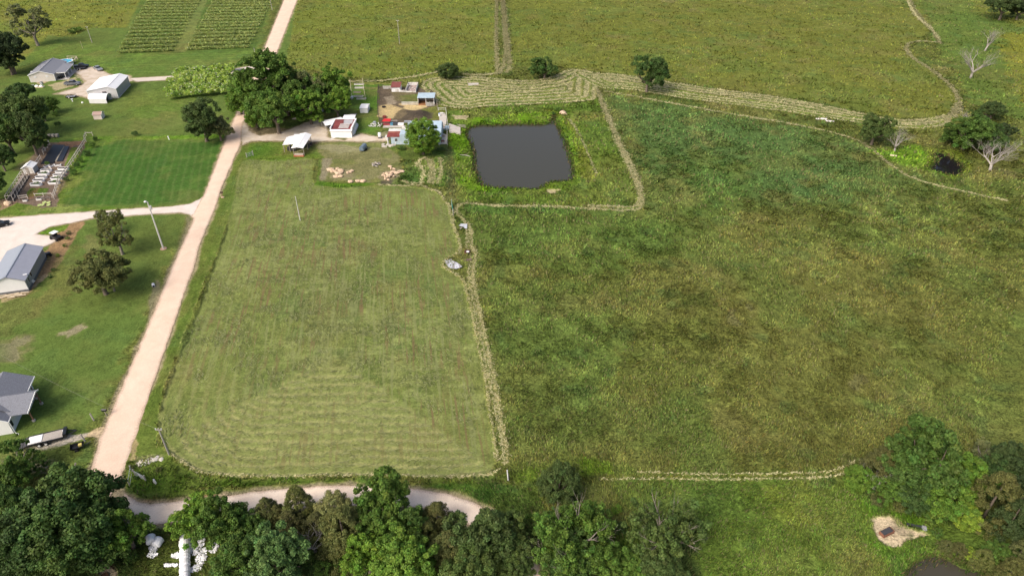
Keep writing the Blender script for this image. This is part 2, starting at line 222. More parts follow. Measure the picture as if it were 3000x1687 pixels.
# zones: (polygon, albedo, edge softness m, edge wobble m, blend)
LAWN = (.086, .125, .036); LAWN_DK = (.040, .092, .020); LUSH = (.085, .165, .018); PAST = (.098, .112, .033); PTOP = (.122, .14, .032)
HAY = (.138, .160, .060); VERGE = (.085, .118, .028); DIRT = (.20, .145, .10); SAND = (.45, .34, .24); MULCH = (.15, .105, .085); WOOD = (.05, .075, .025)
zones = [
 (D(-400,-60, 700,-60, 600,330, 480,540, 230,1090, 180,1200, -400,1200), LAWN, 2, 2, 1),
 (D(-200,-60, 385,-60, 320,70, 230,72, 180,95, 120,90, 60,160, -200,180), (.145,.155,.035), .8, 1, 1),
 (D(740,-60, 1250,-60, 1250,185, 1100,180, 1000,200, 870,196, 720,165), PTOP, .6, 1, 1),
 (D(1280,-60, 2290,-60, 2340,80, 2280,120, 2410,250, 2380,300, 2250,298, 2000,250, 1650,200, 1430,172, 1285,170), (.118,.128,.032), .6, 1.5, 1),
 (D(2300,-60, 2800,-60, 2800,300, 2560,300, 2440,260, 2420,200, 2350,110), (.088,.125,.033), 3, 3, 1),
 (D(2520,90, 2800,60, 2800,330, 2600,300, 2530,180), (.17,.165,.03), 4, 4, .8), (D(2430,-60, 2800,-60, 2800,60, 2560,70, 2450,30), (.14,.145,.035), 4, 4, .7),
 (D(1500,232, 1700,262, 1950,305, 2160,355, 2240,420, 2300,455, 2150,520, 1850,500, 1640,540, 1560,360), (.062,.120,.046), 24, 10, .75),
 (D(1130,500, 1480,530, 1620,530, 1700,400, 1900,420, 1800,620, 1500,700, 1200,640), (.075,.125,.032), 10, 6, .6),
 (D(1210,700, 1500,720, 1560,900, 1400,1160, 1270,1160), (.08,.128,.036), 10, 6, .6),
 (D(1700,560, 2000,540, 2300,680, 2450,900, 2300,1100, 1900,1050, 1750,850), (.113,.112,.038), 16, 8, .65),
 (D(1280,1165, 1500,1155, 1620,1185, 2100,1195, 2150,1190, 2200,1480, 1700,1480, 1450,1300, 1280,1230), (.084,.128,.028), 2, 2, 1),
 (D(1980,1190, 2560,1190, 2640,1500, 1780,1500, 1790,1300), (.088,.132,.028), 3, 3, 1),
 (D(1125,280, 1400,265, 1505,250, 1560,370, 1612,500, 1600,525, 1200,510, 1150,500), (.088,.135,.026), 1.5, 1.5, 1),
 (D(1140,300,1400,282,1450,330,1475,440,1440,480,1220,485,1160,470,1130,360), (.10,.19,.012), 1.2, 1.2, .95),
 (D(1380,280,1420,300,1470,470,1500,460,1445,300), (.15,.165,.03), 2, 1.5, .7), (D(1375,478,1410,478,1400,488,1378,488), SAND, .6, .6, .7),
 (D(1140,290,1180,292,1175,303,1145,302), SAND, .8, 1, .7),
 (D(1150,512,1600,530,1560,545,1200,540), (.06,.12,.03), 2, 2, .7),
 (D(2190,385,2300,365,2340,385,2360,420,2400,452,2340,440,2250,410), (.10,.18,.018), 1.5, 1.5, .9), (D(2330,375,2420,385,2450,430,2400,455,2330,420), (.12,.16,.02), 1, 1, .8),
 # verge between road and hay field
 (D(742,-60, 756,-60, 730,110, 716,170, 690,165, 730,20), LAWN, .6, .5, 1),
 (D(640,365, 618,420, 560,600, 480,800, 400,1020, 395,1110, 425,1150, 520,1200, 900,1205, 1240,1205, 1280,1225, 1240,1290, 1100,1235, 850,1215, 500,1245, 330,1255, 300,1150, 345,1050, 520,560, 600,370), VERGE, .7, .5, 1),
 (D(620,384, 560,560, 470,800, 390,1010, 360,1060, 420,900, 540,570, 610,380), (.07,.11,.022), 1, .8, .35),
 (D(440,1190,560,1208,900,1212,1240,1208,1290,1195,1300,1260,1240,1290,1000,1212,560,1232,420,1240), (.075,.125,.02), .8, 1, .9),
 (D(300,1150,420,1150,480,1200,440,1240,340,1250), (.085,.145,.02), 1.5, 1.5, .9),
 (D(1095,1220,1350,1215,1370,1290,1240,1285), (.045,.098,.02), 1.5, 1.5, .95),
 (D(480,1232, 560,1225, 900,1212, 880,1217, 620,1232), (.17,.15,.07), .5, .6, .6), (D(1080,1228,1180,1245,1245,1282,1225,1282,1150,1250), (.18,.15,.08), .5, .6, .7),
 (D(985,1210,1500,1208,1500,1218,985,1216), (.12,.12,.035), .8, 1, .5), (D(1520,1195,2080,1195,2080,1205,1520,1208), (.12,.13,.03), .6, .6, .7),
 (D(1880,1215,2060,1230,2100,1330,1990,1360,1940,1280), (.125,.14,.03), 4, 3, .5),
 # under the roadside trees
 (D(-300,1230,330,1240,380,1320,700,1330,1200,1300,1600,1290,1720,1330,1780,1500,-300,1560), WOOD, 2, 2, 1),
 (D(330,1320,560,1320,560,1500,330,1500), (.08,.10,.028), 1.5, 1.5, .9), (D(1560,1290,1640,1330,1600,1420,1540,1430), (.07,.13,.02), 2, 2, .8),
 (D(250,1400,275,1400,300,1449,330,1520,250,1520), (.24,.19,.14), .5, .8, .9),
 # hay field
 (hay_poly, HAY, .5, .5, 1),
 (D(640,560, 900,520, 1120,600, 1160,800, 1200,1000, 900,980, 700,900, 560,850), (.115,.138,.052), 12, 6, .5), (D(800,600,880,560,900,700,870,900,800,920,760,800), (.125,.125,.06), 5, 5, .5),
 (swath_a, (.115,.155,.035), .5, .5, 1), (swath_b, (.12,.155,.04), .5, .5, 1),
 (D(900,205,1050,200,1095,185,1180,192,1065,207,950,215,870,218), (.15,.16,.05), .8, .8, .8),
 # lawns by the farm, driveways' rims
 (D(882,215,1000,212,955,225,955,400,880,400,875,300), (.075,.145,.025), .8, .8, 1), (D(770,360,1000,362,980,395,780,395), (.072,.14,.025), .8, .8, 1), (D(625,360,712,357,712,388,640,400,618,400), (.07,.135,.02), .8, .8, 1),
 (D(620,393,790,388,800,398,700,408,615,402), (.075,.15,.015), .6, .6, .8),
 (D(790,360,985,375,1010,392,1020,430,990,462,940,463,855,460,795,458,812,395), (.165,.155,.075), 1.2, 1.2, .95),
 (D(796,456,790,466,856,474,945,466,945,460,856,461,803,456,815,395,806,392), (.06,.125,.012), .5, .4, .9),
 (D(803,455,812,400,832,400,822,456), (.22,.185,.13), .8, .8, .8), (D(818,362,905,362,915,385,870,392,830,385), (.23,.21,.11), 1.5, 2, .5),
 (D(830,430,880,428,885,445,832,448), (.25,.20,.13), 1, 1, .6), (D(950,435,1005,425,1010,445,975,455,955,450), (.24,.19,.13), 1, 1, .6), (D(955,456,990,452,988,464,955,465), (.06,.05,.04), .6, .6, .8),
 (D(985,375,1130,380,1135,480,1095,470,1060,466,1010,455,1012,400), (.055,.105,.022), 1.2, 1.2, .9), (D(1045,395,1110,392,1115,465,1060,465), (.11,.16,.04), 1, 1, .8),
 (D(1120,360,1142,380,1145,500,1128,500,1120,440), (.06,.075,.035), 1.2, .8, .8),
 # under the farm trees, yard
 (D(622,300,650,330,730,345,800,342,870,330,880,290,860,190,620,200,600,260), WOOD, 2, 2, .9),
 (D(625,318,640,318,720,325,800,300,860,300,850,330,790,335,730,345,660,348,628,340), (.125,.10,.06), .8, .8, 1),
 (D(770,335,860,320,930,345,980,350,985,372,860,385,800,375,745,355), (.22,.20,.12), 1.2, 1.5, .6),
 # pen
 (D(950,217,1000,217,1080,225,1100,235,1100,270,1125,300,1125,310,955,312,950,290), (.115,.085,.062), .6, .8, 1),
 (D(1000,242,1060,235,1090,262,1010,258), (.10,.125,.035), 1, 1, .9), (D(985,232,1040,228,1050,255,985,255), (.15,.125,.06), 1.2, 1.2, .6),
 (D(952,268,975,262,1010,272,1025,285,1010,298,975,300,953,295), (.46,.34,.18), .7, .9, .9), (D(1005,262,1070,258,1075,270,1045,280,1018,275), (.50,.37,.20), .7, .8, .9),
 (D(965,245,990,240,1000,260,975,264), (.30,.24,.18), 1, 1, .7), (D(1060,275,1110,265,1118,300,1060,305), (.135,.145,.04), 1, 1, .8),
 (D(1010,275,1090,285,1085,300,1020,302,985,300), (.07,.055,.042), .8, .8, .8),
 (D(950,335,990,330,1000,345,960,355), (.28,.24,.16), 1, 1, .6),
 (D(880,217,955,220,955,226,885,226), (.16,.13,.07), .8, .6, .6),
 # left side
 (D(-20,585,-40,740,0,740,60,745,105,705,120,690,135,680,160,655,185,600,214,553,150,560,130,580,150,600,100,640), (.25,.155,.085), .7, .8, 1),
 (D(96,588,110,574,175,562,160,580,130,592), (.075,.16,.015), .4, .4, 1),
 (D(0,735,90,720,130,690,110,690,60,740,0,765), (.38,.27,.17), .8, .8, .8),
 (D(150,640,190,620,210,700,130,770,0,850,0,760,90,750), (.125,.13,.05), 3, 3, .6), (D(0,860,60,850,60,910,0,930), (.20,.155,.11), 2, 2, .6), (D(150,838,200,815,215,825,170,850), (.30,.24,.17), .8, .8, .7),
 (D(15,930,35,928,40,948,10,950), (.40,.25,.13), .6, .6, .8), (D(215,590,255,600,240,640,215,630), (.19,.15,.09), 1, 1, .4),
 (D(470,545,500,560,440,690,405,780,350,900,380,800,420,690,440,640), (.17,.145,.085), 1, .8, .75),
 (D(385,705,405,700,405,760,375,800,375,760), (.20,.165,.11), .8, .8, .7),
 (D(140,355,225,345,540,360,565,345,520,490,480,510,150,520,170,440), LAWN_DK, 1.5, 1, .95), (D(215,345,560,340,560,350,300,352,150,400,190,350), (.09,.18,.015), 1.5, 1.5, .8), (D(150,480,190,400,230,380,200,470,150,520), (.085,.17,.018), 3, 2, .7),
 (D(0,500,170,480,150,520,330,522,330,530,0,548), (.08,.155,.02), 1.5, 1, .9), (D(70,520,200,515,205,532,70,535), (.22,.22,.10), 1.5, 2, .5),
 (D(300,138,640,125,600,182,400,185,200,190), (.085,.14,.03), 2, 2, .8), (D(0,180,60,150,100,110,180,95,290,125,260,185), (.10,.15,.035), 3, 3, .8),
 (D(330,245,480,200,560,300,300,300), (.095,.15,.03), 4, 4, .6),
 (D(380,-60,700,-60,640,128,296,138), (.075,.115,.03), .8, .6, 1), (D(515,-60,548,-60,468,132,438,132), (.135,.16,.06), .5, .5, 1),
 (D(0,540,0,640,100,575,130,555), SAND, 1, 1, .3),
 # garden
 (D(15,500,90,380,115,360,215,355,213,372,150,480,145,508,100,520,30,510), MULCH, .3, .4, 1), (D(68,485,78,474,122,474,118,490,70,496), (.085,.15,.02), .3, .3, 1), (D(185,430,208,370,180,372,158,430), (.10,.14,.03), .3, .3, 1),
 (D(135,372,178,372,190,365,215,362,212,357,150,357), (.24,.13,.08), .4, .4, .8), (D(0,500,40,500,45,512,0,530), (.24,.15,.11), .6, .6, .9),
 (D(80,480,100,470,85,500,60,505), (.22,.11,.06), .3, .3, .6), (D(100,505,150,500,140,520,105,525), MULCH, .5, .5, .9), (D(30,430,75,395,95,390,60,430), (.24,.19,.12), 1.5, 1.5, .5), (D(140,470,160,450,165,470,145,495), (.25,.20,.10), .8, .8, .6),
 # far house surroundings
 (D(80,205,110,200,125,205,100,215), (.35,.27,.19), .5, .5, .8), (D(150,232,160,225,200,222,225,228,235,240,200,246,165,243), (.24,.22,.13), .8, 1, .7), (D(120,215,190,195,205,210,160,225,140,230), (.42,.33,.22), .8, .8, .7), (D(185,188,215,190,235,202,215,208), (.36,.30,.20), .8, .8, .8),
 # bottom left
 (D(70,1125,140,1095,205,1092,240,1085,265,1075,262,1098,225,1098,130,1130,80,1138), (.42,.36,.31), .4, .5, 1), (D(110,1160,130,1155,145,1172,135,1185,105,1190), (.42,.34,.26), .6, .6, .9), (D(0,1130,70,1120,100,1145,50,1190,0,1190), (.13,.13,.06), 2, 2, .7),
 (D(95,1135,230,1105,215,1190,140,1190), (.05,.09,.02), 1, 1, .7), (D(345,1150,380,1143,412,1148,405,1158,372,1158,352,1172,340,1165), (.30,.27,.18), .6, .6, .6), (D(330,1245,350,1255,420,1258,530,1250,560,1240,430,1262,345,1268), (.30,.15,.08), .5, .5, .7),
 (D(330,1110,345,1100,340,1160,328,1160), (.35,.25,.14), .6, .8, .7), (D(235,1080,262,1070,262,1100,210,1100), (.50,.36,.22), .4, .4, .8),
 # bottom right
 (Z(2250,1200,2.976, 895,960,960,935,1060,920,1110,945,1160,1000,1190,1050,1270,1055,1360,1075,1400,1100,1330,1125,1240,1135,1200,1160,1160,1205,1110,1215,1040,1190,970,1150,930,1100,905,1040), (.46,.36,.255), .5, .7, 1),
 (Z(2250,1200,2.976, 1100,980,1180,1050,1280,1070,1200,1110,1120,1050), (.27,.21,.15), .8, .8, .7), (Z(2250,1200,2.976, 820,800,960,820,1100,900,1350,960,1330,1040,1150,960,1000,900,880,940), (.09,.18,.018), 1.5, 1.5, .8), (Z(2250,1200,2.976, 800,1100,900,1110,1100,1220,1400,1120,1420,1280,1250,1320,1200,1449,900,1449), (.085,.17,.02), 2, 2, .6),
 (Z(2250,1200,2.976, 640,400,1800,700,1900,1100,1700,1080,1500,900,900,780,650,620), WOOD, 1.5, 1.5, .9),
 (D(1465,1150,1540,1160,1540,1190,1480,1190), (.13,.25,.015), 1, 1.5, .8), (D(1320,1190,1380,1180,1380,1210,1300,1210), (.10,.20,.015), 1, 1, .7),
]
# ================================================================== ground sheet
GRID = {}
def make_ground():
    s = np.concatenate([[-30, -12, -5, -2.6, -1.7, -1.35, -1.2, -1.12], np.linspace(-1.06, 1.06, 1000), [1.12, 1.2, 1.35, 1.7, 2.6, 5, 12, 30]])
    y = [44.0]
    while y[-1] < 415: y.append(y[-1] + max(.14, y[-1] * .00185))
    y = np.concatenate([[-900, -300, -80, 0, 30, 38], y, [440, 480, 560, 700, 1000, 1600, 3000, 6000]])
    S, Y = np.meshgrid(s, y); X = S * (.75 * np.maximum(Y, 42) + 15)
    ny, nx = X.shape; X = X.ravel(); Y = Y.ravel(); n = len(X)
    wob = (fbm(X, Y, 2.2, 4, 11) - .5) * 2
    wob2 = (fbm(X, Y, 9.0, 3, 12) - .5) * 2
    col = np.tile(np.array(PAST), (n, 1))
    rough = np.full(n, 1.0)
    big = fbm(X, Y, 22, 4, 21); mid = fbm(X, Y, 6, 4, 22)
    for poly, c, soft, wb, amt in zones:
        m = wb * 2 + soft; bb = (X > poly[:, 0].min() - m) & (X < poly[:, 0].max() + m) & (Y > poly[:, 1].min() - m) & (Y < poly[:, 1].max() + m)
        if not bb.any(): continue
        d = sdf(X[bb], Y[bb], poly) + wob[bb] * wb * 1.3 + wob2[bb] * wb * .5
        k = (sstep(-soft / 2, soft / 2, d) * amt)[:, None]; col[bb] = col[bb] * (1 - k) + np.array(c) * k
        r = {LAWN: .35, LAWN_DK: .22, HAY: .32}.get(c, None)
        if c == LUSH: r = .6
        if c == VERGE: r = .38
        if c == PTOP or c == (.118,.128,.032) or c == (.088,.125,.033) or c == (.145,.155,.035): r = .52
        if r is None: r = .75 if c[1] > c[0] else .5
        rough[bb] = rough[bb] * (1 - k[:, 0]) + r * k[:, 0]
    # broad mottling of every grassland: yellower, browner and greener patches
    green = (col[:, 1] > col[:, 0] * .93).astype(float)
    am = green * np.where(rough > .5, np.maximum(rough, .9), .5)
    def blend(mask, c):
        k = (mask * am)[:, None]; col[:] = col * (1 - k) + np.array(c) * k
    blend(sstep(.52, .68, big) * .38, (.125, .115, .042)); blend(sstep(.54, .70, fbm(X, Y, 15, 4, 33)) * .34, (.070, .125, .035))
    blend(sstep(.56, .72, fbm(X, Y, 9, 4, 35)) * .38, (.15, .165, .055)); blend(sstep(.62, .75, fbm(X, Y, 5, 3, 37)) * .3, (.05, .11, .045))
    blend(sstep(.6, .75, fbm(X, Y, 12, 4, 39)) * .4, (.16, .135, .06))
    # wisps: paler and darker licks of grass a few metres long
    for k_, (sx_, sy_, an_) in enumerate(((3.2, 1.2, .5), (1.3, 3.4, -.3), (4.5, 1.6, -.9))):
        xr_ = X * cos(an_) + Y * sin(an_) + wob2 * 1.5; yr_ = -X * sin(an_) + Y * cos(an_) + wob * .6; f_ = fbm(xr_ / sx_, yr_ / sy_, 1.0, 4, 141 + k_, .6)
        g_ = sstep(.42, .6, fbm(X, Y, 17, 3, 151 + k_)) * green * np.clip(rough, .3, 1)
        col *= (1 + g_ * (sstep(.55, .72, f_) * .30 - sstep(.46, .3, f_) * .16))[:, None]
    m = sdf(X, Y, hay_poly); m = m > .5; f_ = fbm(X[m], Y[m], 7, 4, 161, .6); f2_ = fbm(X[m] / 2.4, Y[m] / 1.1, 1, 4, 163, .6) * sstep(.35, .6, fbm(X[m], Y[m], 14, 3, 164)) * 1.15
    k = (sstep(.52, .68, f_) * .5)[:, None]; col[m] = col[m] * (1 - k) + np.array((.105, .135, .04)) * k
    k = (sstep(.52, .68, f2_) * .5)[:, None]; col[m] = col[m] * (1 - k) + np.array((.20, .215, .10)) * k
    # mower passes
    samp = np.zeros(n); phase = np.zeros(n)
    dh = sdf(X, Y, hay_poly); mh = dh > -.2
    bot = D(430,1143,480,1178,530,1196,700,1201,900,1196,1100,1200,1240,1195); left = D(600,425,580,500,548,610,505,730,455,860,420,960,400,1050,400,1105,430,1143)
    db = dist_line(X[mh], Y[mh], bot); nb = sstep(1.0, -2.5, db - dh[mh] - 1.0); nl = sstep(1., -1., dist_line(X[mh], Y[mh], left) - dh[mh] - .5) * (1 - nb)
    fade = sstep(30, 20, db + wob2[mh] * 3)
    samp[mh] = nb * fade * .95 + nl * .36 * sstep(26, 6, dh[mh]); phase[mh] = (dh[mh] + wob2[mh] * .3) / np.where(nb > .5, 1.75, 2.2)
    kk = (nb * fade * .7)[:, None]; col[mh] = col[mh] * (1 - kk) + np.array((.235, .245, .115)) * kk
    strk = np.zeros(n); strk[mh] = sstep(0, 3, dh[mh]) * (1 - nb * fade) * (1 - nl * .5)
    for sw, sp in ((swath_a, 2.9), (swath_b, 2.4)):
        d = sdf(X, Y, sw); m = d > 0; samp[m] = 1.0; phase[m] = (d[m] + wob2[m] * 1.1 + wob[m] * .4) / sp
    lawnz = D(210,350,560,345,520,490,480,510,150,520); m = inside(X, Y, lawnz); samp[m] = .085; phase[m] = (X[m] + Y[m] * .30 + wob2[m] * .6) / 2.2
    m = inside(X, Y, D(200,140,640,128,600,180,330,185)); samp[m] = .1; phase[m] = Y[m] / 3
    m = inside(X, Y, D(300,330,480,200,560,260,420,330)); samp[m] = .1; phase[m] = (X[m] * .5 + Y[m]) / 3
    hd = np.full(n, 4.0)
    for pts, hw in hay_lines:
        m = (X > pts[:, 0].min() - 4) & (X < pts[:, 0].max() + 4) & (Y > pts[:, 1].min() - 4) & (Y < pts[:, 1].max() + 4)
        hd[m] = np.minimum(hd[m], dist_line(X[m], Y[m], pts) - hw)
    # height
    gr = np.clip(green * rough, 0, 1); z = gr * (.34 * fbm(X, Y, 1.1, 3, 51) ** 1.5 + .10 * fbm(X, Y, .45, 2, 52)) + gr * .25 * big
    z += (hd < .2) * .12 * fbm(X, Y, .5, 2, 61) + (samp > .9) * .18 * (np.cos(phase * 2 * pi) * .5 + .5)
    left = D(-600,85, 690,85, 690,130, 615,290, 560,560, 400,900, 300,1150, 200,1230, -600,1230); farm = D(615,190, 1185,190, 1185,345, 1130,400, 1020,470, 790,468, 790,400, 600,400)
    for zp, fac in ((left, .3), (farm, .12)):
        d = sdf(X, Y, zp); z *= 1 - (1 - fac) * sstep(-1.5, .5, d)
    pen = D(950,217,1000,217,1080,225,1100,270,1125,300,955,312)
    mound = gd(1055, 292); z += 1.1 * np.exp(-(((X - mound[0]) / 3.0) ** 2 + ((Y - mound[1]) / 4.0) ** 2) ** 1.5)
    k = np.exp(-(((X - mound[0]) / 3.3) ** 2 + ((Y - mound[1]) / 4.3) ** 2) ** 2)[:, None]; col[:] = col * (1 - k * .9) + np.array((.055, .042, .035)) * k * .9
    dr = np.full(n, 99.0)
    for p in (road_poly, drive_mid, drive_farm, drive_far, pad_far):
        m = (X > p[:, 0].min() - 3) & (X < p[:, 0].max() + 3) & (Y > p[:, 1].min() - 3) & (Y < p[:, 1].max() + 3)
        dr[m] = np.minimum(dr[m], -sdf(X[m], Y[m], p))
    z = z * sstep(.2, 2.2, dr); z = np.where(dr < .6, -.05, z)
    # dusty rims of the roads
    k = (sstep(1.0, -.1, dr + wob * .7) * .75)[:, None]; col[:] = col * (1 - k) + np.array((.36, .27, .19)) * k
    for p, dep in ((pond_poly, 1.6), (pond2_poly, .8), (pond3_poly, 1.6)):
        m = (X > p[:, 0].min() - 6) & (X < p[:, 0].max() + 6) & (Y > p[:, 1].min() - 6) & (Y < p[:, 1].max() + 6)
        d = sdf(X[m], Y[m], p) + wob[m] * .35; z[m] = np.where(d > -1.3, np.clip(-.3 - d * .3, -dep, .1), z[m])
        k = (sstep(-.5, 0, d) * .8)[:, None]; col[m] = col[m] * (1 - k) + np.array((.05, .042, .03)) * k
        near = (sstep(-2.4, -.6, d) * sstep(.1, -.5, d)); z[m] += near * .35 * fbm(X[m], Y[m], .8, 3, 71)
    GRID.update(s=s, y=y, nx=nx, col=col, rough=rough, z=z, dr=dr, hd=hd, samp=samp, green=green, hay=dh, phase=phase, nb=samp * (dh > 0))
    flat = z.copy()
    col[:, :] *= 1.11; col[:, 2] *= np.where(col[:, 1] > col[:, 0] * .97, .75, .96); col[:, 1] *= 1.04
    me = bpy.data.meshes.new('ground'); me.vertices.add(n); me.vertices.foreach_set('co', np.stack([X, Y, flat], 1).ravel())
    idx = np.arange(n).reshape(ny, nx); q = np.stack([idx[:-1, :-1], idx[:-1, 1:], idx[1:, 1:], idx[1:, :-1]], -1).reshape(-1, 4)
    me.loops.add(q.size); me.loops.foreach_set('vertex_index', q.ravel()); me.polygons.add(len(q))
    me.polygons.foreach_set('loop_start', np.arange(0, q.size, 4)); me.polygons.foreach_set('use_smooth', np.ones(len(q), bool)); me.update()
    a = me.attributes.new('col', 'FLOAT_COLOR', 'POINT'); a.data.foreach_set('color', np.hstack([col, np.ones((n, 1))]).ravel())
    for nm, v in (('rough', rough), ('samp', samp), ('phase', phase), ('hd', hd), ('strk', strk)):
        a = me.attributes.new(nm, 'FLOAT', 'POINT'); a.data.foreach_set('value', v.astype(np.float32))
    o = bpy.data.objects.new('ground', me); COL.objects.link(o); tag(o, kind='structure'); return o
def ground_mat():
    m, n, b = newmat('ground'); L = n.links.new; b.inputs['Roughness'].default_value = .95; b.inputs['Specular IOR Level'].default_value = .08
    def attr(a, f=True): x = nd(n, 'ShaderNodeAttribute', attribute_name=a); return x.outputs['Fac' if f else 'Color']
    def math_(op, a, c=None, clamp=False):
        x = nd(n, 'ShaderNodeMath', operation=op); x.use_clamp = clamp
        for i, v in enumerate((a, c)):
            if v is None: continue
            if isinstance(v, (int, float)): x.inputs[i].default_value = v
            else: L(v, x.inputs[i])
        return x.outputs[0]
    def noise(scale, det=5, ro=.6, dist=0, vec=None):
        x = nd(n, 'ShaderNodeTexNoise', Scale=scale, Detail=float(det), Roughness=ro, Distortion=dist); L(vec or tc.outputs['Object'], x.inputs['Vector']); return x.outputs['Fac']
    def ramp(v, a, c, lo=0., hi=1.):
        x = nd(n, 'ShaderNodeMapRange'); x.interpolation_type = 'SMOOTHSTEP'; L(v, x.inputs[0])
        for i, t in enumerate((a, c, lo, hi)): x.inputs[i + 1].default_value = t
        return x.outputs[0]
    def mix(f, a, c):
        x = nd(n, 'ShaderNodeMix', data_type='RGBA')
        for i, v in ((0, f), (6, a), (7, c)):
            if isinstance(v, tuple): x.inputs[i].default_value = (*v, 1)
            elif isinstance(v, (int, float)): x.inputs[i].default_value = v
            else: L(v, x.inputs[i])
        return x.outputs[2]
    tc = nd(n, 'ShaderNodeTexCoord'); rough = attr('rough'); col = attr('col', False); samp = attr('samp'); ph = attr('phase'); hd = attr('hd')
    # grass lies over in curls: noise squeezed along a direction that wanders
    mp = nd(n, 'ShaderNodeMapping'); mp.inputs['Scale'].default_value = (1.7, .7, 1); mp.inputs['Rotation'].default_value = (0, 0, R(35)); L(tc.outputs['Object'], mp.inputs['Vector'])
    mp2 = nd(n, 'ShaderNodeMapping'); mp2.inputs['Scale'].default_value = (.75, 1.7, 1); mp2.inputs['Rotation'].default_value = (0, 0, R(-25)); L(tc.outputs['Object'], mp2.inputs['Vector'])
    n1 = noise(1.5, 6, .68, 1.6, mp.outputs[0]); n2 = noise(1.1, 6, .68, 1.8, mp2.outputs[0]); sel = ramp(noise(.09, 3), .45, .55)
    nn = mix(sel, n1, n2); nf = noise(3.2, 5, .72, .5); nl = noise(.35, 5, .62, .8)
    v = ramp(nn, .33, .67, -1, 1); v2 = ramp(nf, .32, .68, -1, 1); v3 = ramp(nl, .3, .7, -1, 1)
    amp = math_('MULTIPLY', rough, .52); amp = math_('ADD', amp, .09)
    tot = math_('ADD', math_('MULTIPLY', v, amp), math_('MULTIPLY', v2, math_('ADD', math_('MULTIPLY', rough, .28), .12)))
    tot = math_('ADD', tot, math_('MULTIPLY', v3, .13)); fac = math_('ADD', tot, 1.0)
    vm = nd(n, 'ShaderNodeVectorMath', operation='SCALE'); L(col, vm.inputs[0]); L(fac, vm.inputs['Scale']); c = vm.outputs[0]
    # straw coloured stems standing in the long grass
    dk = math_('MULTIPLY', ramp(noise(2.1, 8, .76, 1.3), .51, .38), math_('MULTIPLY', rough, .58)); c = mix(dk, c, (.028, .038, .010))
    st = math_('MULTIPLY', ramp(nn, .56, .74), math_('MULTIPLY', rough, .38)); c = mix(st, c, (.23, .215, .085))
    br = math_('MULTIPLY', ramp(noise(.8, 6, .7, 1.), .56, .72), math_('MULTIPLY', rough, .30)); c = mix(br, c, (.115, .08, .035))
    # mower passes
    wv = math_('SINE', math_('MULTIPLY', math_('ADD', ph, math_('MULTIPLY', noise(.5, 4, .6), .35)), 2 * pi))
    wv = math_('ADD', math_('MULTIPLY', wv, .7), math_('MULTIPLY', ramp(noise(1.7, 5, .75, 1.), .3, .7, -1, 1), .65))
    c = mix(math_('MULTIPLY', ramp(wv, .05, .8), math_('MULTIPLY', samp, .85)), c, (.40, .37, .155))
    c = mix(math_('MULTIPLY', ramp(wv, -.2, -1.0), math_('MULTIPLY', samp, .22)), c, (.06, .10, .02))
    # drilled rows showing through the mown sward
    m4 = nd(n, 'ShaderNodeMapping'); m4.inputs['Rotation'].default_value = (0, 0, R(-9)); L(tc.outputs['Object'], m4.inputs['Vector']); m5 = nd(n, 'ShaderNodeMapping'); m5.inputs['Scale'].default_value = (1, .055, 1); L(m4.outputs[0], m5.inputs['Vector'])
    sk = attr('strk'); s1 = noise(1.5, 4, .6, .15, m5.outputs[0]); gate = ramp(noise(.05, 4, .6), .38, .55)
    c = mix(math_('MULTIPLY', math_('MULTIPLY', ramp(s1, .52, .62), gate), math_('MULTIPLY', sk, .85)), c, (.16, .115, .055))
    c = mix(math_('MULTIPLY', ramp(s1, .47, .38), math_('MULTIPLY', sk, .6)), c, (.20, .215, .085))
    m6 = nd(n, 'ShaderNodeMapping'); m6.inputs['Scale'].default_value = (.3, 1, 1); L(m4.outputs[0], m6.inputs['Vector'])
    c = mix(math_('MULTIPLY', ramp(noise(1.0, 6, .7, 1.4, m6.outputs[0]), .52, .66), math_('MULTIPLY', sk, .22)), c, (.24, .25, .11))
    # windrows of cut hay
    hm = math_('ADD', hd, math_('MULTIPLY', ramp(noise(1.5, 5, .75, .8), .3, .7, -1, 1), .6)); k = ramp(hm, .1, -.35)
    c = mix(math_('MULTIPLY', k, math_('ADD', .45, math_('MULTIPLY', ramp(nf, .35, .6), .4))), c, (.42, .36, .165))
    L(c, b.inputs['Base Color'])
    bp = nd(n, 'ShaderNodeBump', Strength=.75, Distance=.22); L(math_('MULTIPLY', math_('ADD', nn, math_('MULTIPLY', nf, .5)), math_('ADD', rough, .25)), bp.inputs['Height']); L(bp.outputs[0], b.inputs['Normal'])
    return m
ground = make_ground(); ground.data.materials.append(ground_mat())

